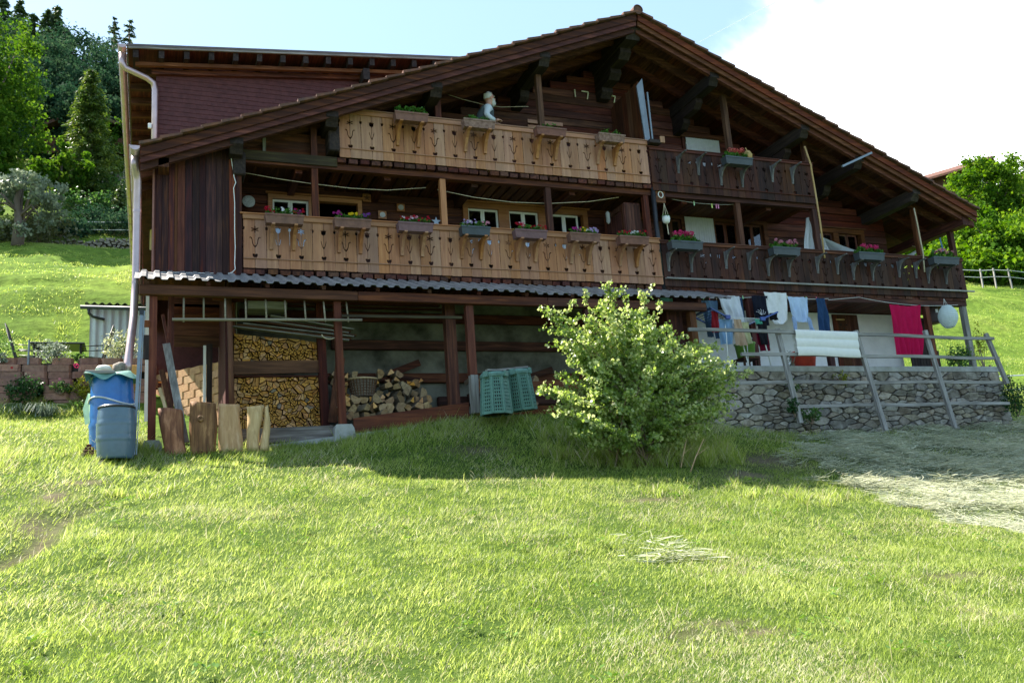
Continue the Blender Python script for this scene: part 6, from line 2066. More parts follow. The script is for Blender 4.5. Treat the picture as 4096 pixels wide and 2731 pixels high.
# ------------------------------------------------------------------ the man on the top balcony
def skin_body(name, verts, edges, radii, levels=2):
    me = bpy.data.meshes.new(name)
    me.from_pydata(verts, edges, [])
    ob = bpy.data.objects.new(name, me); COL.objects.link(ob)
    md = ob.modifiers.new('skin', 'SKIN')
    ob.modifiers.new('sub', 'SUBSURF').levels = levels
    ob.modifiers['sub'].render_levels = levels
    md.use_smooth_shade = True
    for i3, r in enumerate(radii):
        me.skin_vertices[0].data[i3].radius = (r, r) if not isinstance(r, tuple) else r
    me.skin_vertices[0].data[0].use_root = True
    dg = bpy.context.evaluated_depsgraph_get(); dg.update()
    out = bpy.data.meshes.new_from_object(ob.evaluated_get(dg), depsgraph=dg)
    bpy.data.objects.remove(ob)
    return out


PX, PY, PZ = 6.72, 17.36, 9.54
# local frame: +x is the way he faces
J = [(0, 0, .95), (0.01, 0, 1.12), (.05, 0, 1.30), (.10, 0, 1.46), (.13, 0, 1.555), (.165, 0, 1.64), (.19, 0, 1.72), (.185, 0, 1.80),       # 0-7 spine, neck, head
     (.07, -.17, 1.44), (-.02, -.25, 1.22), (.12, -.26, 1.115), (.18, -.24, 1.125),                                                      # 8-11 near arm on the rail
     (.07, .17, 1.44), (.10, .19, 1.22), (.20, .04, 1.12), (.23, -.04, 1.125),                                                            # 12-15 far arm
     (0, -.10, .90), (.02, -.11, .50), (-.02, -.11, .10), (.10, -.11, .045), (0, .10, .90), (.03, .11, .50), (.0, .11, .10), (.12, .11, .045)]
E_ = [(0, 1), (1, 2), (2, 3), (3, 4), (4, 5), (5, 6), (6, 7), (3, 8), (8, 9), (9, 10), (10, 11), (3, 12), (12, 13), (13, 14), (14, 15), (0, 16), (16, 17), (17, 18), (18, 19), (0, 20), (20, 21), (21, 22), (22, 23)]
Rd = [(.14, .17), (.14, .17), (.145, .19), (.12, .17), .065, .08, .098, .07, .075, .055, .04, .035, .075, .055, .04, .035, .095, .07, .05, .045, .095, .07, .05, .045]
SK = plain('skin', (.50, .26, .19), .5, var=.05)
body_me = skin_body('person_body', [(PX + x, PY + y, PZ + z) for x, y, z in J], E_, Rd)
body_me.materials.clear(); body_me.materials.append(SK)
body_me.polygons.foreach_set('use_smooth', [True] * len(body_me.polygons))
PER = thing('person', (PX, PY, PZ), 'white bearded man in pale shirt and grey vest leaning on the top railing', 'person')
inst('body', body_me, PER)
bv = np.array([v.co for v in body_me.vertices]); bn = np.array([v.normal for v in body_me.vertices])
bl_ = bv - np.array([PX, PY, PZ])


def shell(name, pick, off, mat, only=None):
    keep = [p for p in body_me.polygons if pick(np.array(p.center) - np.array([PX, PY, PZ]))]
    idx = sorted({i3 for p in keep for i3 in p.vertices}); mp = {i3: k for k, i3 in enumerate(idx)}
    V = bv[idx] + bn[idx] * off
    mb = MB(); mb.add(V, [tuple(mp[i3] for i3 in p.vertices) for p in keep])
    return mb.build(name, mat, PER, True)


def is_arm(c): return abs(c[1]) > .165 + max(0, (1.3 - c[2])) * .0 and c[2] > 1.0 or (c[0] > .17 and c[2] < 1.3 and c[2] > 1.0)
shell('shirt', lambda c: (c[2] > .92 and c[2] < 1.53) and not (c[0] > .165 and c[2] < 1.2), .012, cloth('pale_shirt', (.60, .66, .74), .05, .1))
shell('vest', lambda c: (.95 < c[2] < 1.50) and abs(c[1]) < .18 and c[0] < .24, .028, cloth('grey_vest', (.075, .095, .11), .06, .0))
shell('trousers', lambda c: c[2] < .96 and c[2] > .08, .015, cloth('dark_trousers_cloth', (.04, .045, .06), .06, .0))
HAIR = plain('white_hair', (.58, .57, .56), .8, scale=60, bmp=.5)
hc = np.array([PX + .185, PY, PZ + 1.735])


def blob(c, r, name, mat, cut=None, seed=0, amp=.05, jag=.0):
    mb = MB(); vs, fs = [], []; nu, nv = 22, 14
    for j in range(nv + 1):
        for i3 in range(nu):
            th, la = 2 * math.pi * i3 / nu, -math.pi / 2 + math.pi * j / nv
            d = np.array([math.cos(la) * math.cos(th), math.cos(la) * math.sin(th), math.sin(la)])
            k = 1 + amp * math.sin(7 * d[0] + seed) * math.sin(6 * d[1] + 2 * seed) + jag * random.uniform(-1, 1)
            vs.append((c[0] + r[0] * d[0] * k, c[1] + r[1] * d[1] * k, c[2] + r[2] * d[2] * k))
    for j in range(nv):
        for i3 in range(nu):
            a, b_ = j * nu + i3, j * nu + (i3 + 1) % nu
            q = (a, b_, b_ + nu, a + nu)
            ce = np.mean([vs[t] for t in q], 0) - c
            if cut is None or not cut(ce): fs.append(q)
    return mb.add(vs, fs).build(name, mat, PER, True)


blob(hc + [-.01, 0, .02], (.112, .098, .125), 'head', SK)
blob(hc + [-.022, 0, .035], (.122, .108, .130), 'hair', HAIR, lambda e: e[0] > .045 and e[2] < .085 or e[2] < -.05 or (e[0] > .01 and e[2] < .0), 1, .07, .07)
blob(hc + [.068, 0, -.088], (.062, .062, .085), 'beard', HAIR, None, 2, .10, .09)
blob(hc + [.05, 0, -.03], (.05, .085, .05), 'whiskers', HAIR, lambda e: abs(e[1]) < .045, 3, .08, .04)
blob(hc + [.112, 0, .0], (.026, .017, .026), 'nose', SK)
blob(hc + [.092, 0, -.042], (.024, .030, .012), 'moustache', HAIR)
for s in (-1, 1):
    blob(hc + [-.012, s * .098, .0], (.025, .012, .035), 'ear', SK)
    blob(hc + [.090, s * .036, .030], (.012, .014, .010), 'eye', M['interior'])
    blob(hc + [.092, s * .038, .052], (.016, .026, .008), 'eyebrow', HAIR)
# hands resting on the rail: palm, four fingers and a thumb
for (wx, wy, wz, sd) in ((.19, -.235, 1.128, -1), (.235, -.05, 1.128, 1)):
    o_ = np.array([PX + wx, PY + wy, PZ + wz])
    V0 = [(0, 0, 0), (.05, 0, .0), (.085, 0, -.004)]; E0 = [(0, 1), (1, 2)]; R0 = [(.022, .030), (.018, .040), (.014, .038)]
    for k in range(4):
        yy = -.030 + .020 * k; ln = (.062, .075, .072, .055)[k]
        b0 = len(V0); V0 += [(.088, yy, -.004), (.088 + ln * .55, yy, -.010), (.088 + ln, yy * 1.05, -.032)]; E0 += [(2, b0), (b0, b0 + 1), (b0 + 1, b0 + 2)]; R0 += [.010, .009, .007]
    b0 = len(V0); V0 += [(.03, sd * -.045, -.004), (.06, sd * -.062, -.012), (.085, sd * -.064, -.02)]; E0 += [(0, b0), (b0, b0 + 1), (b0 + 1, b0 + 2)]; R0 += [.014, .011, .009]
    hm_me = skin_body('hand', [tuple(o_ + np.array(v)) for v in V0], E0, R0, 1)
    hm_me.materials.clear(); hm_me.materials.append(SK)
    inst('hand', hm_me, PER)
# ------------------------------------------------------------------ the bush on the lawn
BU = thing('currant_bush', (7.0, 12.3, float(gz(7.0, 12.3))), 'large sunlit leafy bush on the lawn before the house', 'bush')
blobs = [(1270, 735, 22, 32), (1300, 775, 40, 36), (1350, 725, 26, 34), (1395, 700, 20, 36), (1490, 700, 24, 32), (1440, 745, 55, 45), (1375, 800, 75, 50), (1500, 790, 80, 55), (1580, 795, 50, 40), (1620, 830, 55, 45),
         (1655, 870, 36, 50), (1330, 870, 55, 55), (1440, 880, 95, 65), (1560, 890, 90, 65), (1635, 925, 45, 40), (1300, 930, 45, 38), (1380, 975, 60, 40), (1480, 955, 80, 45), (1580, 955, 60, 35), (1330, 985, 30, 25), (1400, 1005, 25, 16), (1255, 900, 18, 24), (1700, 855, 16, 10), (1545, 1010, 16, 18), (1360, 990, 30, 24), (1420, 1015, 35, 20), (1490, 1012, 45, 24), (1570, 1000, 40, 22)]
CC = []
S2 = 1.7415
for (x, y, rx, ry) in blobs:
    k = int(max(4, rx * ry / 42))
    for q in range(k):
        a = RNG.random() * 6.283; r = math.sqrt(RNG.random())
        yy = 13.05 + RNG.normal(0, .34) * min(1, rx / 55) - .1
        CC.append(at((x + rx * r * math.cos(a)) * S2, (y + ry * r * math.sin(a)) * S2, yy))
CC = np.array(CC)
CC[:, 2] = np.maximum(CC[:, 2], gz(CC[:, 0], CC[:, 1]) + .05)
TWG = plain('twig_bark', (.20, .14, .10), .9, scale=20, bmp=.4)
base = np.array([7.4, 13.2, float(gz(7.4, 13.2)) - .03])
mb = MB()
# arching shoots from the foot of the bush; the leaves sit along their outer two thirds
LC = []
tgt = CC[RNG.choice(len(CC), min(len(CC), 520), replace=False)]
for k, e in enumerate(tgt):
    m0 = base + np.array([RNG.normal(0, .16), RNG.normal(0, .12), 0])
    m0[2] = float(gz(m0[0], m0[1])) - .03
    h_ = e - m0
    c1 = m0 + h_ * np.array([.22, .22, .55]) + RNG.normal(0, .06, 3)
    c2 = m0 + h_ * np.array([.68, .68, .96]) + RNG.normal(0, .06, 3) + np.array([0, 0, .08])
    e2 = e + np.array([h_[0] * .04, h_[1] * .04, -.06 * RNG.random()])
    P = [m0 * (1 - t) ** 3 + 3 * c1 * t * (1 - t) ** 2 + 3 * c2 * t * t * (1 - t) + e2 * t ** 3 for t in np.linspace(0, 1, 9)]
    if k < 110: mb.tube(P, [.020, .017, .015, .013, .011, .009, .007, .005, .003], 5)
    for t in np.linspace(.5, 1.0, 13):
        q = m0 * (1 - t) ** 3 + 3 * c1 * t * (1 - t) ** 2 + 3 * c2 * t * t * (1 - t) + e2 * t ** 3
        if q[2] > float(gz(q[0], q[1])) + .12: LC.append(q)
mb.build('stems', TWG, BU, True)
LC = np.array(LC)
V, F = leaf_cloud(LC, 6, (.036, .036, .03), .056, .3, .5, 1.15, .25)
inst('foliage', np_mesh('foliage', V, F, M['leaf_bush']), BU)
tips = MB(); TC = []
for (x0, y0, x1, y1) in ((1290, 740, 1243, 705), (1345, 700, 1345, 668), (1395, 690, 1400, 648), (1410, 680, 1385, 655), (1470, 690, 1500, 655), (1440, 700, 1430, 660), (1300, 720, 1320, 690), (1700, 870, 1725, 852), (1250, 880, 1240, 905), (1540, 990, 1560, 1030), (1410, 690, 1420, 665), (1480, 700, 1470, 670)):
    p, q = at(x0 * S2, y0 * S2, 13.0), at(x1 * S2, y1 * S2, 12.95)
    tips.tube([p, (p + q) / 2 + RNG.normal(0, .015, 3), q], [.010, .007, .004], 5)
    for t in np.linspace(.1, 1, 7): TC.append(p + (q - p) * t)
tips.build('shoots', TWG, BU)['kind'] = 'stuff'
V, F = leaf_cloud(TC, 7, (.03, .03, .025), .05, .2, .5, 1.2)
inst('shoot_leaves', np_mesh('shoot_leaves', V, F, M['leaf_bush']), BU)
for (x0, y0, x1, y1, lab) in ((2755, 1890, 2815, 1755, 'bare forked stick poking up from the lawn below the bush'), (2720, 1870, 2745, 1760, 'thin pale twig standing by the bush')):
    p = gp(x0, y0); q = at(x1, y1, p[1] + .05)
    mb = MB(); mb.tube([p - np.array([0, 0, .05]), p * .6 + q * .4 + np.array([.02, 0, .03]), q], [.012, .009, .006], 6); mb.tube([p * .5 + q * .5, q + np.array([.08, 0, -.12])], [.006, .003], 5)
    tag(mb.build('stick', M['slab'], None, True), lab, 'stick')


# ------------------------------------------------------------------ small plants
def plant(name, c, r, h, n, size, mat, lab, cat='plant', grp=None, stems=True, droop=.3):
    o = thing(name, c, lab, cat, grp)
    k = max(6, n // 14)
    d = RNG.normal(0, 1, (k, 3)); d /= np.linalg.norm(d, axis=1)[:, None]
    C = np.array(c) + np.array([0, 0, h * .52]) + d * (RNG.random((k, 1)) ** .4) * np.array([r, r * .7, h * .5])
    V, F = leaf_cloud(C, 14, (r * .14, r * .14, h * .08), size, droop, .6, 1.4)
    inst('foliage', np_mesh('foliage', V, F, mat), o)
    mb = MB()
    for q in range(6):
        e = C[RNG.integers(len(C))]; mb.tube([c, (np.array(c) + e) / 2 + RNG.normal(0, r * .08, 3), e], [.012, .009, .004], 5)
    mb.build('stems', TWG, o)
    return o


LG = lambda nm, a, b_, c, t=.35: leafmat(nm, a, b_, c, t, pscale=3)
L_ivy = LG('dark_ivy_leaf', (.012, .04, .012), (.025, .075, .02), (.05, .12, .035))
L_yel = LG('yellow_green_leaf', (.10, .13, .012), (.20, .22, .02), (.33, .33, .05))
L_var = LG('variegated_leaf', (.10, .15, .06), (.24, .28, .13), (.45, .47, .30))
L_mid = LG('shrub_leaf', (.03, .08, .018), (.06, .14, .03), (.13, .22, .06))
L_gry = LG('grey_green_leaf', (.09, .12, .09), (.16, .20, .15), (.26, .30, .24))

# planter block wall of the yard ----------------------------------------
BW = thing('block_wall', (-2.2, 20.4, 4.75), 'stepped reddish planter block wall beside the barrels', 'wall')
mb = MB(); vs = None
for row in range(9):
    zt = 6.06 - .157 * row
    y0 = 20.62 - .05 * row
    x = -6.4 + (row % 2) * .24 + random.uniform(-.05, .05)
    while x < -.25:
        L = random.uniform(.40, .47)
        me_ = MB()
        poly = [(0, .05), (.05, .0), (L - .05, .0), (L, .05), (L, .26), (0, .26)]
        me_.prism(poly, 'z', 0, .140)
        inst('block', me_.mesh('block', M['block']), BW, (x, y0 + random.uniform(-.02, .03), zt - .15), (0, 0, random.uniform(-.05, .05)))
        x += L + (random.uniform(.10, .2) if random.random() < .55 else .015)
mb = MB()
mb.add([(-7, 20.75, 4.6), (-.1, 20.75, 4.6), (-.1, 20.72, 5.95), (-7, 20.72, 5.95), (-7, 21.0, 5.95), (-.1, 21.0, 5.95)], [(0, 1, 2, 3), (3, 2, 5, 4)]); mb.build('earth_fill', M['mortar'], BW)
BW2 = thing('block_wall', (.7, 19.8, 4.6), 'sunlit planter block wall seen through the wood store', 'wall')
SUNLIT_TAN = plain('sunlit_tan_block', (.46, .27, .14), .9, scale=12, col2=(.34, .19, .10), val=.1, bmp=.4)  # brighter copy of the block colour, with the sunlight painted in
A_, B_ = np.array([.12, 20.7]), np.array([1.22, 18.75])
dv = (B_ - A_) / np.linalg.norm(B_ - A_)
for row in range(8):
    zt = 5.70 - .16 * row
    s = (row % 2) * .22 - .1
    while s < 2.2:
        p = A_ + dv * s
        me_ = MB(); L = .42
        me_.prism([(0, .03), (.03, .0), (L - .03, .0), (L, .03), (L, .2), (0, .2)], 'z', 0, .153)
        inst('block', me_.mesh('block', SUNLIT_TAN), BW2, (p[0], p[1], zt - .155 - .06 * s), (0, 0, math.atan2(dv[1], dv[0])))
        s += .435
for (nm, c, r, h, n, sz, mt, lab) in (
        ('wall_shrub', (-1.93, 20.75, 5.95), .32, .48, 700, .05, L_gry, 'grey green shrub on the block wall before the table'),
        ('wall_shrub', (-.62, 20.8, 5.95), .36, .72, 1100, .05, L_var, 'pale variegated shrub on the block wall by the downpipe'),
        ('wall_plant', (-1.42, 20.75, 5.95), .16, .24, 220, .05, L_mid, 'small bright green plant between the two shrubs'),
        ('climbing_plant', (-2.36, 20.32, 5.02), .36, .56, 1100, .05, L_ivy, 'dark green trailing plant covering the block wall'),
        ('wall_plant', (-1.30, 20.3, 5.08), .24, .46, 700, .045, L_yel, 'yellow green plant hanging on the block wall'),
        ('wall_plant', (-1.72, 20.3, 5.22), .20, .26, 380, .04, L_mid, 'round green cushion plant in the block wall'),
        ('wall_plant', (-2.95, 20.6, 5.85), .22, .30, 380, .045, L_gry, 'white flowering plant at the edge of the block wall'),
        ('wall_plant', (-1.1, 20.1, 4.72), .45, .32, 700, .05, L_mid, 'low green plants at the foot of the block wall'),
        ('wall_plant', (-3.2, 20.75, 5.95), .45, .7, 800, .06, L_mid, 'green shrub at the far end of the block wall'),
        ('terrace_plant', (19.0, 17.0, 4.97), .33, .75, 900, .06, L_mid, 'leafy green plant on the terrace below the lantern'),
        ('terrace_plant', (19.35, 16.6, 4.97), .22, 1.3, 300, .05, L_yel, 'thin yellowish climber at the end of the terrace'),
        ('corner_shrub', (18.85, 15.5, 3.68), .34, .95, 1400, .05, L_ivy, 'dark shrub at the right end of the stone wall'),
        ('wall_weed', (12.75, 15.75, 4.35), .16, .3, 160, .045, L_mid, 'weed growing in the stone wall behind the first fence post'),
        ('wall_weed', (14.1, 15.8, 4.5), .22, .35, 160, .045, L_yel, 'pale weed growing in the middle of the stone wall'),
        ('wall_weed', (12.9, 15.5, 3.62), .3, .35, 420, .05, L_mid, 'tuft of weeds at the foot of the stone wall'),
        ('wall_weed', (12.35, 15.35, 3.75), .18, .4, 320, .05, L_ivy, 'dark leafy weed beside the first fence post'),
        ('terrace_plant', (13.05, 16.05, 4.97), .16, .3, 100, .05, L_gry, 'small grey potted plant by the terrace edge')):
    plant(nm, c, r, h, n, sz, mt, lab)
# strap-leaved clumps
for (c, lab) in (((-2.35, 19.95, 4.72), 'strappy grey green lily clump below the block wall'), ((-1.95, 19.8, 4.68), 'second strappy lily clump at the lawn edge')):
    o = thing('lily_clump', c, lab, 'plant')
    mb = MB()
    for k in range(70):
        a = RNG.random() * 6.283; L = random.uniform(.25, .5)
        p0 = np.array(c) + [RNG.normal(0, .08), RNG.normal(0, .05), 0]
        d = np.array([math.cos(a), math.sin(a) * .7, 0])
        s = np.array([-math.sin(a), math.cos(a), 0]) * .012
        pts = [p0, p0 + d * L * .35 + [0, 0, L * .55], p0 + d * L * .75 + [0, 0, L * .5], p0 + d * L + [0, 0, L * .15]]
        vs = []
        for t, p in enumerate(pts): vs += [p - s * (1 - .22 * t), p + s * (1 - .22 * t)]
        mb.add(vs, [(0, 1, 3, 2), (2, 3, 5, 4), (4, 5, 7, 6)])
    mb.build('leaves', L_gry, o)
# blossom dots on the wall
for (x, zz, col, lab) in ((-1.45, 5.83, 'magenta', 'small magenta flower in the block wall'), (-2.62, 5.78, 'red', 'small red flower in the block wall'), (-1.75, 5.55, 'rose', 'small pink flower in the block wall'), (-2.95, 5.98, 'white', 'small white flower on the block wall'), (-2.85, 5.9, 'white', 'second white flower on the block wall')):
    tag(inst('flower', GER['pink'] if col == 'magenta' else PAN[col], None, (x, 20.35, zz), (0, 0, 0), (.9, .9, .9)), lab, 'flower')
# stake
mb = MB(); mb.tube([(-2.36, 20.62, 5.9), (-2.36, 20.62, 6.42)], .022, 8); tag(mb.build('stake', M['steel']), 'short grey metal stake on the block wall', 'stake')

# garden table and chairs
GT = thing('garden_table', (-1.95, 22.2, 5.93), 'black garden table behind the block wall', 'table')
mb = MB(); mb.cbox(-2.48, -1.40, 21.8, 22.6, 6.62, 6.66, .01); mb.build('top', M['black'], GT)
for x in (-2.4, -1.48):
    for y in (21.88, 22.52):
        mb = MB(); mb.tube([(x, y, 5.93), (x, y, 6.62)], .02, 8); mb.build('leg', M['black'], GT)
CG = cloth('grey_mesh_fabric', (.07, .08, .085), .06, .2)


def chair(x, y, face, lab):
    o = thing('garden_chair', (x, y, 5.93), lab, 'chair', 'black garden chairs at the table')
    f = face
    mb = MB(); mb.add([(x + f * .22, y - .24, 6.36), (x + f * .22, y + .24, 6.36), (x - f * .22, y + .24, 6.33), (x - f * .22, y - .24, 6.33)], [(0, 1, 2, 3)]); mb.build('seat', CG, o)
    mb = MB(); mb.add([(x - f * .22, y - .24, 6.35), (x - f * .22, y + .24, 6.35), (x - f * .42, y + .24, 7.05), (x - f * .42, y - .24, 7.05)], [(0, 1, 2, 3)]); mb.build('backrest', CG, o)
    for s in (-.25, .25):
        mb = MB(); mb.tube([(x + f * .24, y + s, 5.93), (x + f * .24, y + s, 6.58), (x - f * .22, y + s, 6.60)], .013, 7); mb.build('arm', M['black'], o, True)
        mb = MB(); mb.tube([(x - f * .16, y + s, 5.93), (x - f * .22, y + s, 6.35), (x - f * .43, y + s, 7.07)], .013, 7); mb.build('leg', M['black'], o, True)
    mb = MB(); mb.tube([(x - f * .43, y - .25, 7.07), (x - f * .43, y + .25, 7.07)], .013, 7); mb.build('top_bar', M['steel'], o)


chair(-2.55, 22.1, 1, 'black garden chair at the left end of the table')
chair(-1.25, 22.1, -1, 'black garden chair at the right end of the table near the shed')
chair(-2.6, 22.7, 1, 'black garden chair partly hidden behind the left one')

# corrugated garden shed
GS = thing('garden_shed', (.3, 25.5, 5.95), 'small shed with pale corrugated walls behind the yard', 'shed')
def corrug(mb, x0, x1, y, z0, z1, p=.18, amp=.028):
    vs, fs = [], []
    n = int((x1 - x0) / p * 8)
    for k in range(n + 1):
        x = x0 + (x1 - x0) * k / n
        yy = y + amp * math.sin(2 * math.pi * (x - x0) / p)
        vs += [(x, yy, z0), (x, yy, z1)]
    for k in range(n): fs.append((2 * k, 2 * k + 2, 2 * k + 3, 2 * k + 1))
    return mb.add(vs, fs)
corrug(MB(), -1.5, 2.6, 25.0, 5.7, 8.28).build('wall', M['shedwall'], GS, True)
mb = MB(); mb.box(-1.5, -1.46, 25.05, 27.5, 5.7, 8.28); mb.build('side_wall', M['shedwall'], GS)
vs, fs = [], []
n = 260
for k in range(n + 1):
    x = -1.62 + 4.4 * k / n; a = .03 * math.sin(2 * math.pi * x / .18)
    vs += [(x, 24.86, 8.40 + a), (x, 27.6, 8.62 + a), (x, 24.86, 8.385 + a), (x, 27.6, 8.60 + a)]
for k in range(n):
    b0 = 4 * k; fs += [(b0, b0 + 4, b0 + 5, b0 + 1), (b0 + 2, b0 + 3, b0 + 7, b0 + 6), (b0, b0 + 2, b0 + 6, b0 + 4)]
mb = MB(); mb.add(vs, fs); mb.build('roof', plain('mossy_roof_sheet', (.10, .11, .08), .9, scale=6), GS)
mb = MB(); mb.tube([(-1.72, 24.8, 8.27), (2.6, 24.8, 8.27)], .05, 10); mb.build('gutter', plain('dark_grey_gutter', (.05, .055, .06), .5), GS, True)
mb = MB(); mb.tube([(-1.52, 24.8, 8.24), (-1.52, 24.82, 8.12), (-1.42, 24.9, 8.05), (-1.15, 24.9, 7.98)], .035, 10); mb.build('spout', plain('dark_grey_gutter', (.05, .055, .06), .5), GS, True)

# ------------------------------------------------------------------ trees
def crown(name, R, H, mat, leaf=.22, K=170, n=52, seed=0, shape='round', gap=.0):
    """crown mesh around the origin at the trunk foot: leaf clumps on limbs spread through the volume"""
    rg = np.random.default_rng(seed)
    C = []
    while len(C) < K:
        d = rg.normal(0, 1, 3); d /= np.linalg.norm(d)
        r = rg.random() ** .38
        z = d[2] * r
        k = 1 + .30 * math.sin(3 * d[0] * 2 + seed) * math.sin(4 * d[1] + seed * 2) + .18 * math.sin(7 * d[2] + seed)
        w = 1.0 if shape == 'round' else (1.05 - .55 * max(0, z))
        p = np.array([d[0] * r * R * k * w, d[1] * r * R * k * w, H * .55 + z * H * .42 * (k * .3 + .7)])
        if gap and fbm(p[0] * .6 + seed, p[2] * .6) < gap: continue
        C.append(p)
    C = np.array(C)
    V, F = leaf_cloud(C, n, (R * .085, R * .085, R * .07), leaf, .4, .7, 1.25, .2)
    return np_mesh(name, V, F, mat), C


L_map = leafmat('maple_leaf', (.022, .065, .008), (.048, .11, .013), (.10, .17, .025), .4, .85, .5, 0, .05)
L_far = leafmat('far_wood_leaf', (.015, .042, .024), (.03, .068, .036), (.06, .105, .05), .22, .9, .35, 0, .03)  # lightened and tinted bluish: distance haze painted into the leaf colour
L_spr = leafmat('spruce_needle', (.02, .045, .016), (.04, .075, .02), (.085, .12, .03), .2, pscale=.6)
L_spl = leafmat('young_spruce_needle', (.033, .068, .012), (.07, .115, .02), (.14, .185, .035), .35, pscale=.7)
L_wil = leafmat('willow_leaf', (.10, .13, .08), (.165, .20, .135), (.27, .31, .22), .35, pscale=.6)
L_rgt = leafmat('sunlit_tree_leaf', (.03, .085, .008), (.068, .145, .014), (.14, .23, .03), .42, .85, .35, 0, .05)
BARK = plain('tree_bark', (.13, .10, .08), .95, scale=6, bmp=.6)


def broad_tree(nm, X, Y, ztop, R, mat, lab, seed, leaf=.22, K=170, n=52, shape='round', trunk=True, gap=.0, zbase=None, grp=None):
    zb = float(gz(X, Y)) - .1 if zbase is None else zbase
    H = ztop - zb
    o = thing(nm, (X, Y, zb), lab, 'tree', grp)
    me, C = crown('crown', R, H, mat, leaf, K, n, seed, shape, gap)
    inst('crown', me, o, (X, Y, zb))
    mb = MB()
    mb.tube([(X, Y, zb), (X + .1, Y, zb + H * .25), (X - .05, Y, zb + H * .5), (X, Y, zb + H * .75)], [R * .09, R * .07, R * .045, R * .015], 8)
    for k in range(9):
        e = C[RNG.integers(len(C))] + np.array([X, Y, zb]); z0 = zb + H * random.uniform(.18, .5)
        mb.tube([(X, Y, z0), ((X + e[0]) / 2, (Y + e[1]) / 2, (z0 + e[2]) / 2 + .2), tuple(e)], [R * .035, R * .022, R * .008], 6)
    mb.build('trunk', BARK, o, True)
    return o


def conifer_mesh(name, H, R, mat, tiers=26, per=11, n=16, size=.3, sparse=0.0, seed=1, droop=.30):
    rg = np.random.default_rng(seed)
    C = []; T = []
    for k in range(tiers):
        t = (k + rg.random() * .5) / tiers
        z = H * (.06 + .93 * t)
        L = R * (1 - t) ** .75 * (.75 + .4 * rg.random()) + .05 * R
        for j in range(per if t < .8 else per // 2 + 1):
            if rg.random() < sparse: continue
            a = rg.random() * 6.283
            l = L * (.7 + .45 * rg.random())
            for q in range(n):
                u = (q + .5) / n
                C.append((math.cos(a) * l * u, math.sin(a) * l * u, z - droop * l * u * u + .06 * l * u)); T.append((math.cos(a), math.sin(a), -droop * 1.5 * u))
    C = np.array(C); T = np.array(T)
    m_ = 3
    P = np.repeat(C, m_, 0) + rg.normal(0, .035 * R, (len(C) * m_, 3))
    t = np.repeat(T, m_, 0) + rg.normal(0, .45, (len(P), 3)); t[:, 2] -= .25
    t /= np.linalg.norm(t, axis=1)[:, None]
    s = np.cross(t, rg.normal(0, 1, (len(P), 3))); s /= np.linalg.norm(s, axis=1)[:, None] + 1e-9
    L = size * (.6 + .8 * rg.random(len(P)))[:, None]
    V = np.stack([P - t * L * .5, P + s * L * .16, P + t * L * .5, P - s * L * .16], 1).reshape(-1, 3)
    return np_mesh(name, V, np.arange(len(V)).reshape(-1, 4), mat)


def conifer(nm, me, X, Y, ztop, H, R, lab, rz=0.0, grp=None, zb=None):
    zb = ztop - H
    o = thing(nm, (X, Y, zb), lab, 'tree', grp)
    inst('crown', me, o, (X, Y, zb), (0, 0, rz))
    mb = MB(); mb.tube([(X, Y, min(zb, float(gz(X, Y))) - .3), (X, Y, zb + H * .5), (X, Y, zb + H * .98)], [.028 * H, .018 * H, .002 * H], 8); mb.build('trunk', BARK, o, True)
    return o


broad_tree('maple_tree', -8.5, 48.0, 30.0, 3.4, L_map, 'big bright green broadleaf tree at the left edge', 2, .17, 280, 100)
broad_tree('maple_tree', -7.7, 46.5, 25.0, 2.0, L_map, 'lower leafy tree in front of the big bright one', 12, .17, 130, 80)
g2 = 'dark wooded slope trees'
for k, (x, yt, Y, R, lab) in enumerate(((95, 78, 72, 3.6, 'shaded round tree beside the big bright one'), (150, 105, 68, 3.0, 'dark round tree behind the young spruce'), (195, 66, 78, 3.8, 'tall dark tree below the skyline spruces'), (240, 118, 70, 3.0, 'dark tree next to the twin skyline spruces'),
                                        (275, 170, 66, 2.6, 'dark bluish tree beside the gutter'), (60, 120, 66, 3.0, 'dark tree behind the big bright one'), (120, 190, 62, 2.8, 'shaded tree low on the slope'), (175, 230, 61, 2.4, 'shaded low tree behind the young spruce'), (235, 240, 63, 2.6, 'dark low tree right of the young spruce'), (20, 60, 80, 4.0, 'dark tree high at the left edge'))):
    p = at(x * S2, yt * S2, Y)
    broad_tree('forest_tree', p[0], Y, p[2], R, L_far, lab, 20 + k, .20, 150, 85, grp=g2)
for k, (x, yt, Y, R, lab) in enumerate(((268, 268, 60, 1.8, 'small bright tree right of the young spruce'), (145, 330, 54, 1.5, 'sunlit shrub left of the young spruce'))):
    p = at(x * S2, yt * S2, Y)
    broad_tree('young_tree', p[0], Y, p[2], R, L_map, lab, 50 + k, .2, 110, 44)
SPD = conifer_mesh('dark_spruce', 13, 2.6, L_spr, 26, 10, 9, .5, .1, 3)
SPT = conifer_mesh('thin_spruce', 9, 1.7, L_spr, 16, 7, 8, .34, .25, 4, .1)
for k, (x, yt, lab) in enumerate(((8, -12, 'dark spruce on the skyline at the left corner'), (48, -2, 'dark spruce on the skyline behind the bright tree'), (78, 30, 'short dark spruce on the skyline'), (112, 20, 'dark spruce left of the tallest on the skyline'), (132, 12, 'tallest dark spruce on the skyline'), (155, 62, 'low dark spruce below the skyline gap'))):
    p = at(x * S2, yt * S2, 96)
    conifer('dark_spruce', SPD, p[0], 96, p[2], 13, 2.6, lab, k * 1.3, 'skyline spruces')
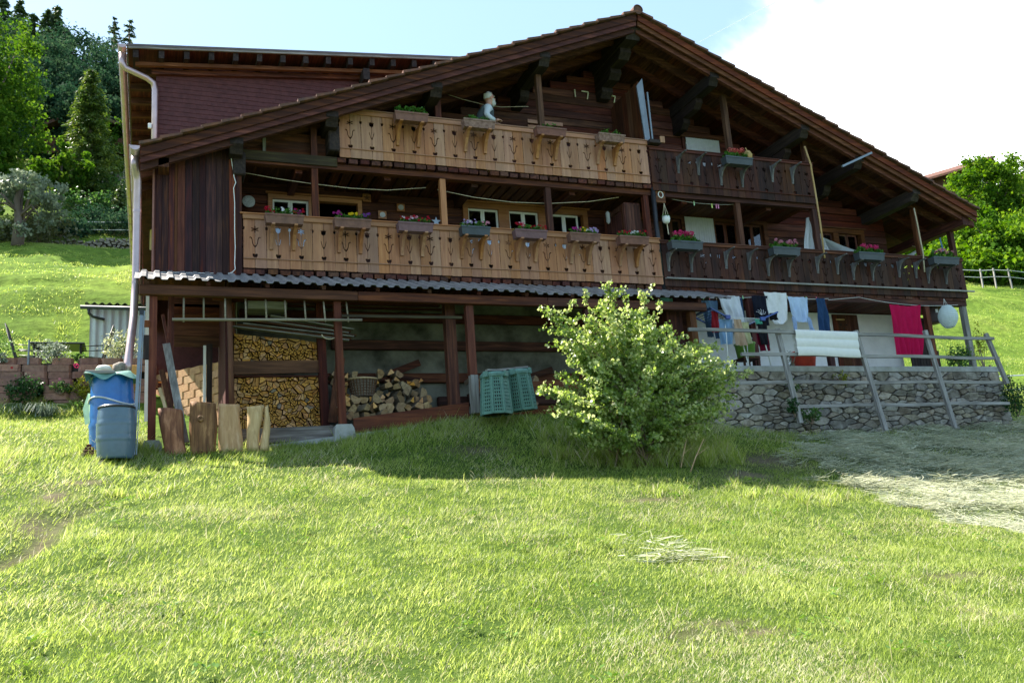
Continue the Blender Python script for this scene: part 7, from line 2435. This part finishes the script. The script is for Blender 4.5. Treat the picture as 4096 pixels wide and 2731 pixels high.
for k, (x, yt, lab) in enumerate(((263, 36, 'larger of the twin thin spruces above the rear roof'), (298, 41, 'smaller of the twin thin spruces above the rear roof'))):
    p = at(x * S2, yt * S2, 88)
    o = conifer('thin_spruce', SPT, p[0], 88, p[2], 9, 1.7, lab, k * 2.0, 'skyline spruces')
p = at(211 * S2, 160 * S2, 56)
SPY = conifer_mesh('young_spruce', 9.2, 2.3, L_spl, 40, 13, 14, .26, .0, 6, .22)
conifer('young_spruce', SPY, p[0], 56, p[2], 9.2, 2.3, 'sunlit pointed young spruce behind the house corner')
# grey old fruit tree at the left edge
o = broad_tree('fruit_tree', -5.3, 42.0, 19.0, 1.45, L_wil, 'grey green old fruit tree with crooked trunk on the pasture', 60, .15, 90, 42, gap=.38)
mb = MB(); zb0 = float(gz(-5.45, 41.9))
mb.tube([(-5.45, 41.9, zb0 - .1), (-5.40, 41.9, zb0 + 1.0), (-5.5, 41.9, zb0 + 2.0), (-5.3, 41.9, zb0 + 3.2)], [.22, .17, .13, .05], 8)
mb.tube([(-5.42, 41.9, zb0 + 1.2), (-4.9, 41.6, zb0 + 1.7), (-4.6, 41.5, zb0 + 1.2)], [.08, .05, .02], 6); mb.tube([(-5.45, 41.9, zb0 + 1.5), (-6.1, 41.7, zb0 + 2.2)], [.07, .03], 6)
mb.build('limb', BARK, o, True)
L_brn = leafmat('brownish_shrub_leaf', (.045, .055, .02), (.08, .09, .035), (.13, .14, .06), .3, pscale=.6)
for k, (x, yt, Y, R, h, mt, lab) in enumerate(((112, 470, 44, 1.3, 1.8, L_brn, 'brownish thicket right of the fruit tree'), (280, 424, 50, .45, 1.2, L_spr, 'small dark juniper near the gutter'), (230, 500, 50, 1.6, 1.1, L_far, 'dark scrub on the bank'), (300, 505, 49, 1.4, 1.1, L_far, 'dark scrub on the bank beside the house'), (170, 520, 48, 1.4, .9, L_far, 'low scrub on the bank by the thicket'), (225, 430, 56, 2.2, 1.3, L_mid, 'leafy undergrowth at the foot of the young spruce'), (300, 470, 53, 1.6, 1.2, L_mid, 'green undergrowth above the bank'), (20, 520, 46, 1.6, 1.6, L_brn, 'dark thicket behind the fruit tree trunk'), (145, 545, 47, 1.2, .8, L_far, 'flat dark scrub above the stone bank'), (265, 520, 48, 1.5, 1.0, L_far, 'dark scrub in the middle of the bank'), (190, 480, 52, 1.8, 1.2, L_mid, 'green scrub above the bank'), (255, 465, 52, 1.6, 1.0, L_mid, 'bright green scrub under the small juniper'))):
    p = at(x * S2, yt * S2, Y)
    plant('hillside_shrub', (p[0], Y, float(gz(p[0], Y)) - .1), R, max(h, p[2] - float(gz(p[0], Y))), 1300, .16, mt, lab, 'shrub')
# right-hand trees
g3 = 'trees above the right-hand pasture'
for k, (x, yt, Y, R, K, gap, lab) in enumerate(((2243, 348, 45, 2.9, 150, 0, 'tall round sunlit tree right of the chalet roof'), (2340, 356, 52, 3.6, 90, .46, 'airy tree with sky gaps at the right edge'), (2345, 490, 42, 3.4, 170, 0, 'dense tree in front at the right edge'), (2205, 490, 43, 2.9, 140, 0, 'lower sunlit tree just right of the eave'), (2280, 510, 40, 3.0, 150, 0, 'bushy tree at the edge of the right pasture'),
                                               (2140, 520, 46, 3.6, 150, 0, 'green tree seen between the balcony posts'), (2090, 540, 50, 3.6, 150, 0, 'green tree seen under the right eave'), (2430, 440, 45, 3.6, 150, 0, 'tree beyond the right edge of the pasture'))):
    p = at(x * S2, yt * S2, Y)
    broad_tree('pasture_tree', p[0], Y, p[2], R, L_rgt, lab, 80 + k, .22, K, 110, gap=gap, grp=g3)
for k, (x, yt, Y, h, lab) in enumerate(((2230, 585, 39, 2.0, 'hedge shrub below the tall round tree'), (2300, 590, 38, 2.2, 'hedge shrub in the middle of the pasture edge'), (2345, 595, 38, 2.2, 'hedge shrub at the right edge'), (2180, 575, 41, 2.2, 'hedge shrub just beyond the corner post'))):
    p = at(x * S2, yt * S2, Y)
    plant('hedge_shrub', (p[0], Y, float(gz(p[0], Y)) - .2), 2.2, max(h, p[2] - float(gz(p[0], Y))), 1600, .3, L_rgt, lab, 'shrub')


# ------------------------------------------------------------------ far houses, walls and fences
def chalet_far(X, Y, zb, w, d, h, rz, lab, wallm, upm, win=2):
    o = thing('far_house', (X, Y, zb), lab, 'house')
    o.rotation_euler = (0, 0, rz)
    def P(mb, nm, mt):
        q = mb.build(nm, mt); q.parent = o; return q
    mb = MB(); mb.box(-w / 2, w / 2, -d / 2, d / 2, -2, h * .45); P(mb, 'base_wall', wallm)
    mb = MB(); mb.box(-w / 2, w / 2, -d / 2, d / 2, h * .45 + .002, h); mb.prism([(-w / 2, h + .002), (w / 2, h + .002), (0, h + w * .22)], 'y', -d / 2, d / 2); P(mb, 'upper_wall', upm)
    for s in (-1, 1):
        mb = MB(); e = w / 2 + .9
        mb.prism([(0, h + w * .22 + .05), (s * e, h - .9 * .44 + .05), (s * e, h - .9 * .44 + .25), (0, h + w * .22 + .27)], 'y', -d / 2 - 1.0, d / 2 + 1.0); P(mb, 'roof_slope', M['tile'])
    for k in range(win):
        for zz in (h * .18, h * .68):
            x = -w / 2 + w * (k + .5) / win
            mb = MB(); mb.box(x - .5, x + .5, -d / 2 - .06, -d / 2 - .01, zz, zz + 1.1); f = P(mb, 'window', M['white'])
            mb = MB(); mb.box(x - .4, x + .4, -d / 2 - .08, -d / 2 - .062, zz + .1, zz + 1.0); q = mb.build('pane', M['black']); q.parent = f
    mb = MB(); mb.box(-w / 2 - .1, w / 2 + .1, -d / 2 - 1.0, -d / 2 - .9, h * .47, h * .47 + 1.0); P(mb, 'balcony', M['warm_x'])
    return o


p = at(2168 * S2, 372 * S2, 58); chalet_far(p[0] + .9, 60, p[2] - 7.6, 4.6, 8, 6.2, .5, 'brown roofed chalet peeking out above the eave on the right', M['plaster'], M['warm_x'])
p = at(2345 * S2, 440 * S2, 62); chalet_far(p[0] + 1, 64, p[2] - 6.0, 9, 8, 5.8, .2, 'white house with reddish balcony behind the right-hand trees', M['plaster'], plain('orange_brown_cladding', (.42, .16, .07), .7))
p = at(245 * S2, 300 * S2, 62); chalet_far(p[0] - .6, 63, p[2] - 4.4, 4.6, 5, 3.4, -.2, 'small dark chalet half hidden behind the young spruce', M['stone'], M['old_x'])

# dry stone bank on the left pasture
DW = thing('dry_stone_bank', (-2.6, 45.6, 16.0), 'grey dry stone bank crossing the left pasture', 'wall')
bounds = [(-5.4, 0), (1.0, 0), (1.0, 1.5), (-5.4, 1.1)]
pts = [(-5.4 + 6.4 * RNG.random(), 1.5 * RNG.random()) for k in range(260)]
mb = MB()
for c in cells(relax(pts, bounds, 1, 1.6), bounds, .04, 1.6):
    if not c: continue
    cx = sum(q[0] for q in c) / len(c); cz = sum(q[1] for q in c) / len(c)
    g0 = float(gz(cx, 44.9)) - .15
    mb.prism([(cx + (u - cx) * .95, g0 + cz + (v - cz) * .95) for u, v in c], 'y', 44.9 + random.uniform(-.12, .1) + .25 * cz, 46.2)
q = mb.build('stones', M['stone'], DW); q['kind'] = 'stuff'
SW2 = thing('garden_wall', (-2.0, 57.2, 23.0), 'old stone garden wall below the small dark chalet', 'wall')
pts = [(-3.2 + 3.4 * RNG.random(), 22.8 + 1.6 * RNG.random()) for k in range(120)]; bounds = [(-3.2, 22.8), (.2, 22.8), (.2, 24.3), (-3.2, 24.2)]
mb = MB()
for c in cells(relax(pts, bounds, 1, 1.6), bounds, .04, 1.6):
    if c: mb.prism(c, 'y', 57.0 + random.uniform(-.06, .06), 57.6)
q = mb.build('stones', M['stone'], SW2); q['kind'] = 'stuff'


def wire_fence(nm, pts, lab, h=1.0, grp=None):
    o = thing(nm, (pts[0][0], pts[0][1], float(gz(*pts[0]))), lab, 'fence')
    tops = []
    for (x, y) in pts:
        z0 = float(gz(x, y)); mb = MB(); mb.beam((x, y, z0 - .2), (x + random.uniform(-.08, .08), y, z0 + h), .07, .07, up=(0, 1, 0)); mb.build('post', M['grey_z'], o); tops.append((x, y, z0 + h * .9))
    mb = MB(); mb.tube(tops, .022, 5); mb.build('wire', M['wire'], o)
    mb = MB(); mb.tube([(x, y, z - .4) for x, y, z in tops], .018, 5); mb.build('wire', M['wire'], o)
    return o


wire_fence('pasture_fence', [tuple(at(x, 1160, 47.5)[:2]) for x in (70, 295, 515, 700)], 'thin post and wire fence along the left bank', .9)
wire_fence('pasture_fence', [tuple(at(3072 + x * S_, 683 + 1000 * S_, 36.5)[:2]) for x in (1790, 1960, 2083, 2228, 2420)], 'post and wire fence below the right-hand trees', 1.1)
wire_fence('pasture_fence', [(20.6, 18.6), (25.0, 19.4), (30.0, 20.5)], 'white tape fence beside the terrace end', .9)
mb = MB(); p, q = gp(3980, 1660), at(3960, 1460, gp(3980, 1660)[1]); mb.beam(p, q, .05, .05, up=(0, 1, 0)); tag(mb.build('fence_stake', M['slab']), 'thin leaning stake at the right end of the stone wall', 'stake')

# vapour trail
mb = MB(); a_, b2 = at(2795, 170, 9000), at(3120, 0, 8600)
mb.tube([a_ + (b2 - a_) * t for t in np.linspace(0, 1.4, 10)], [5, 6, 7, 8, 9, 10, 11, 12, 13, 14], 8)
m, nt, b, out = nodes('vapour'); nt.nodes.remove(b)
tr = nt.nodes.new('ShaderNodeBsdfTransparent'); em = nt.nodes.new('ShaderNodeBsdfDiffuse'); em.inputs['Color'].default_value = (.9, .9, .9, 1)
ms = nt.nodes.new('ShaderNodeMixShader'); ms.inputs['Fac'].default_value = .3
nt.links.new(tr.outputs[0], ms.inputs[1]); nt.links.new(em.outputs[0], ms.inputs[2]); nt.links.new(ms.outputs[0], out.inputs['Surface'])
tag(mb.build('vapour_trail', m), 'thin white vapour trail above the right roof slope', 'vapour trail')
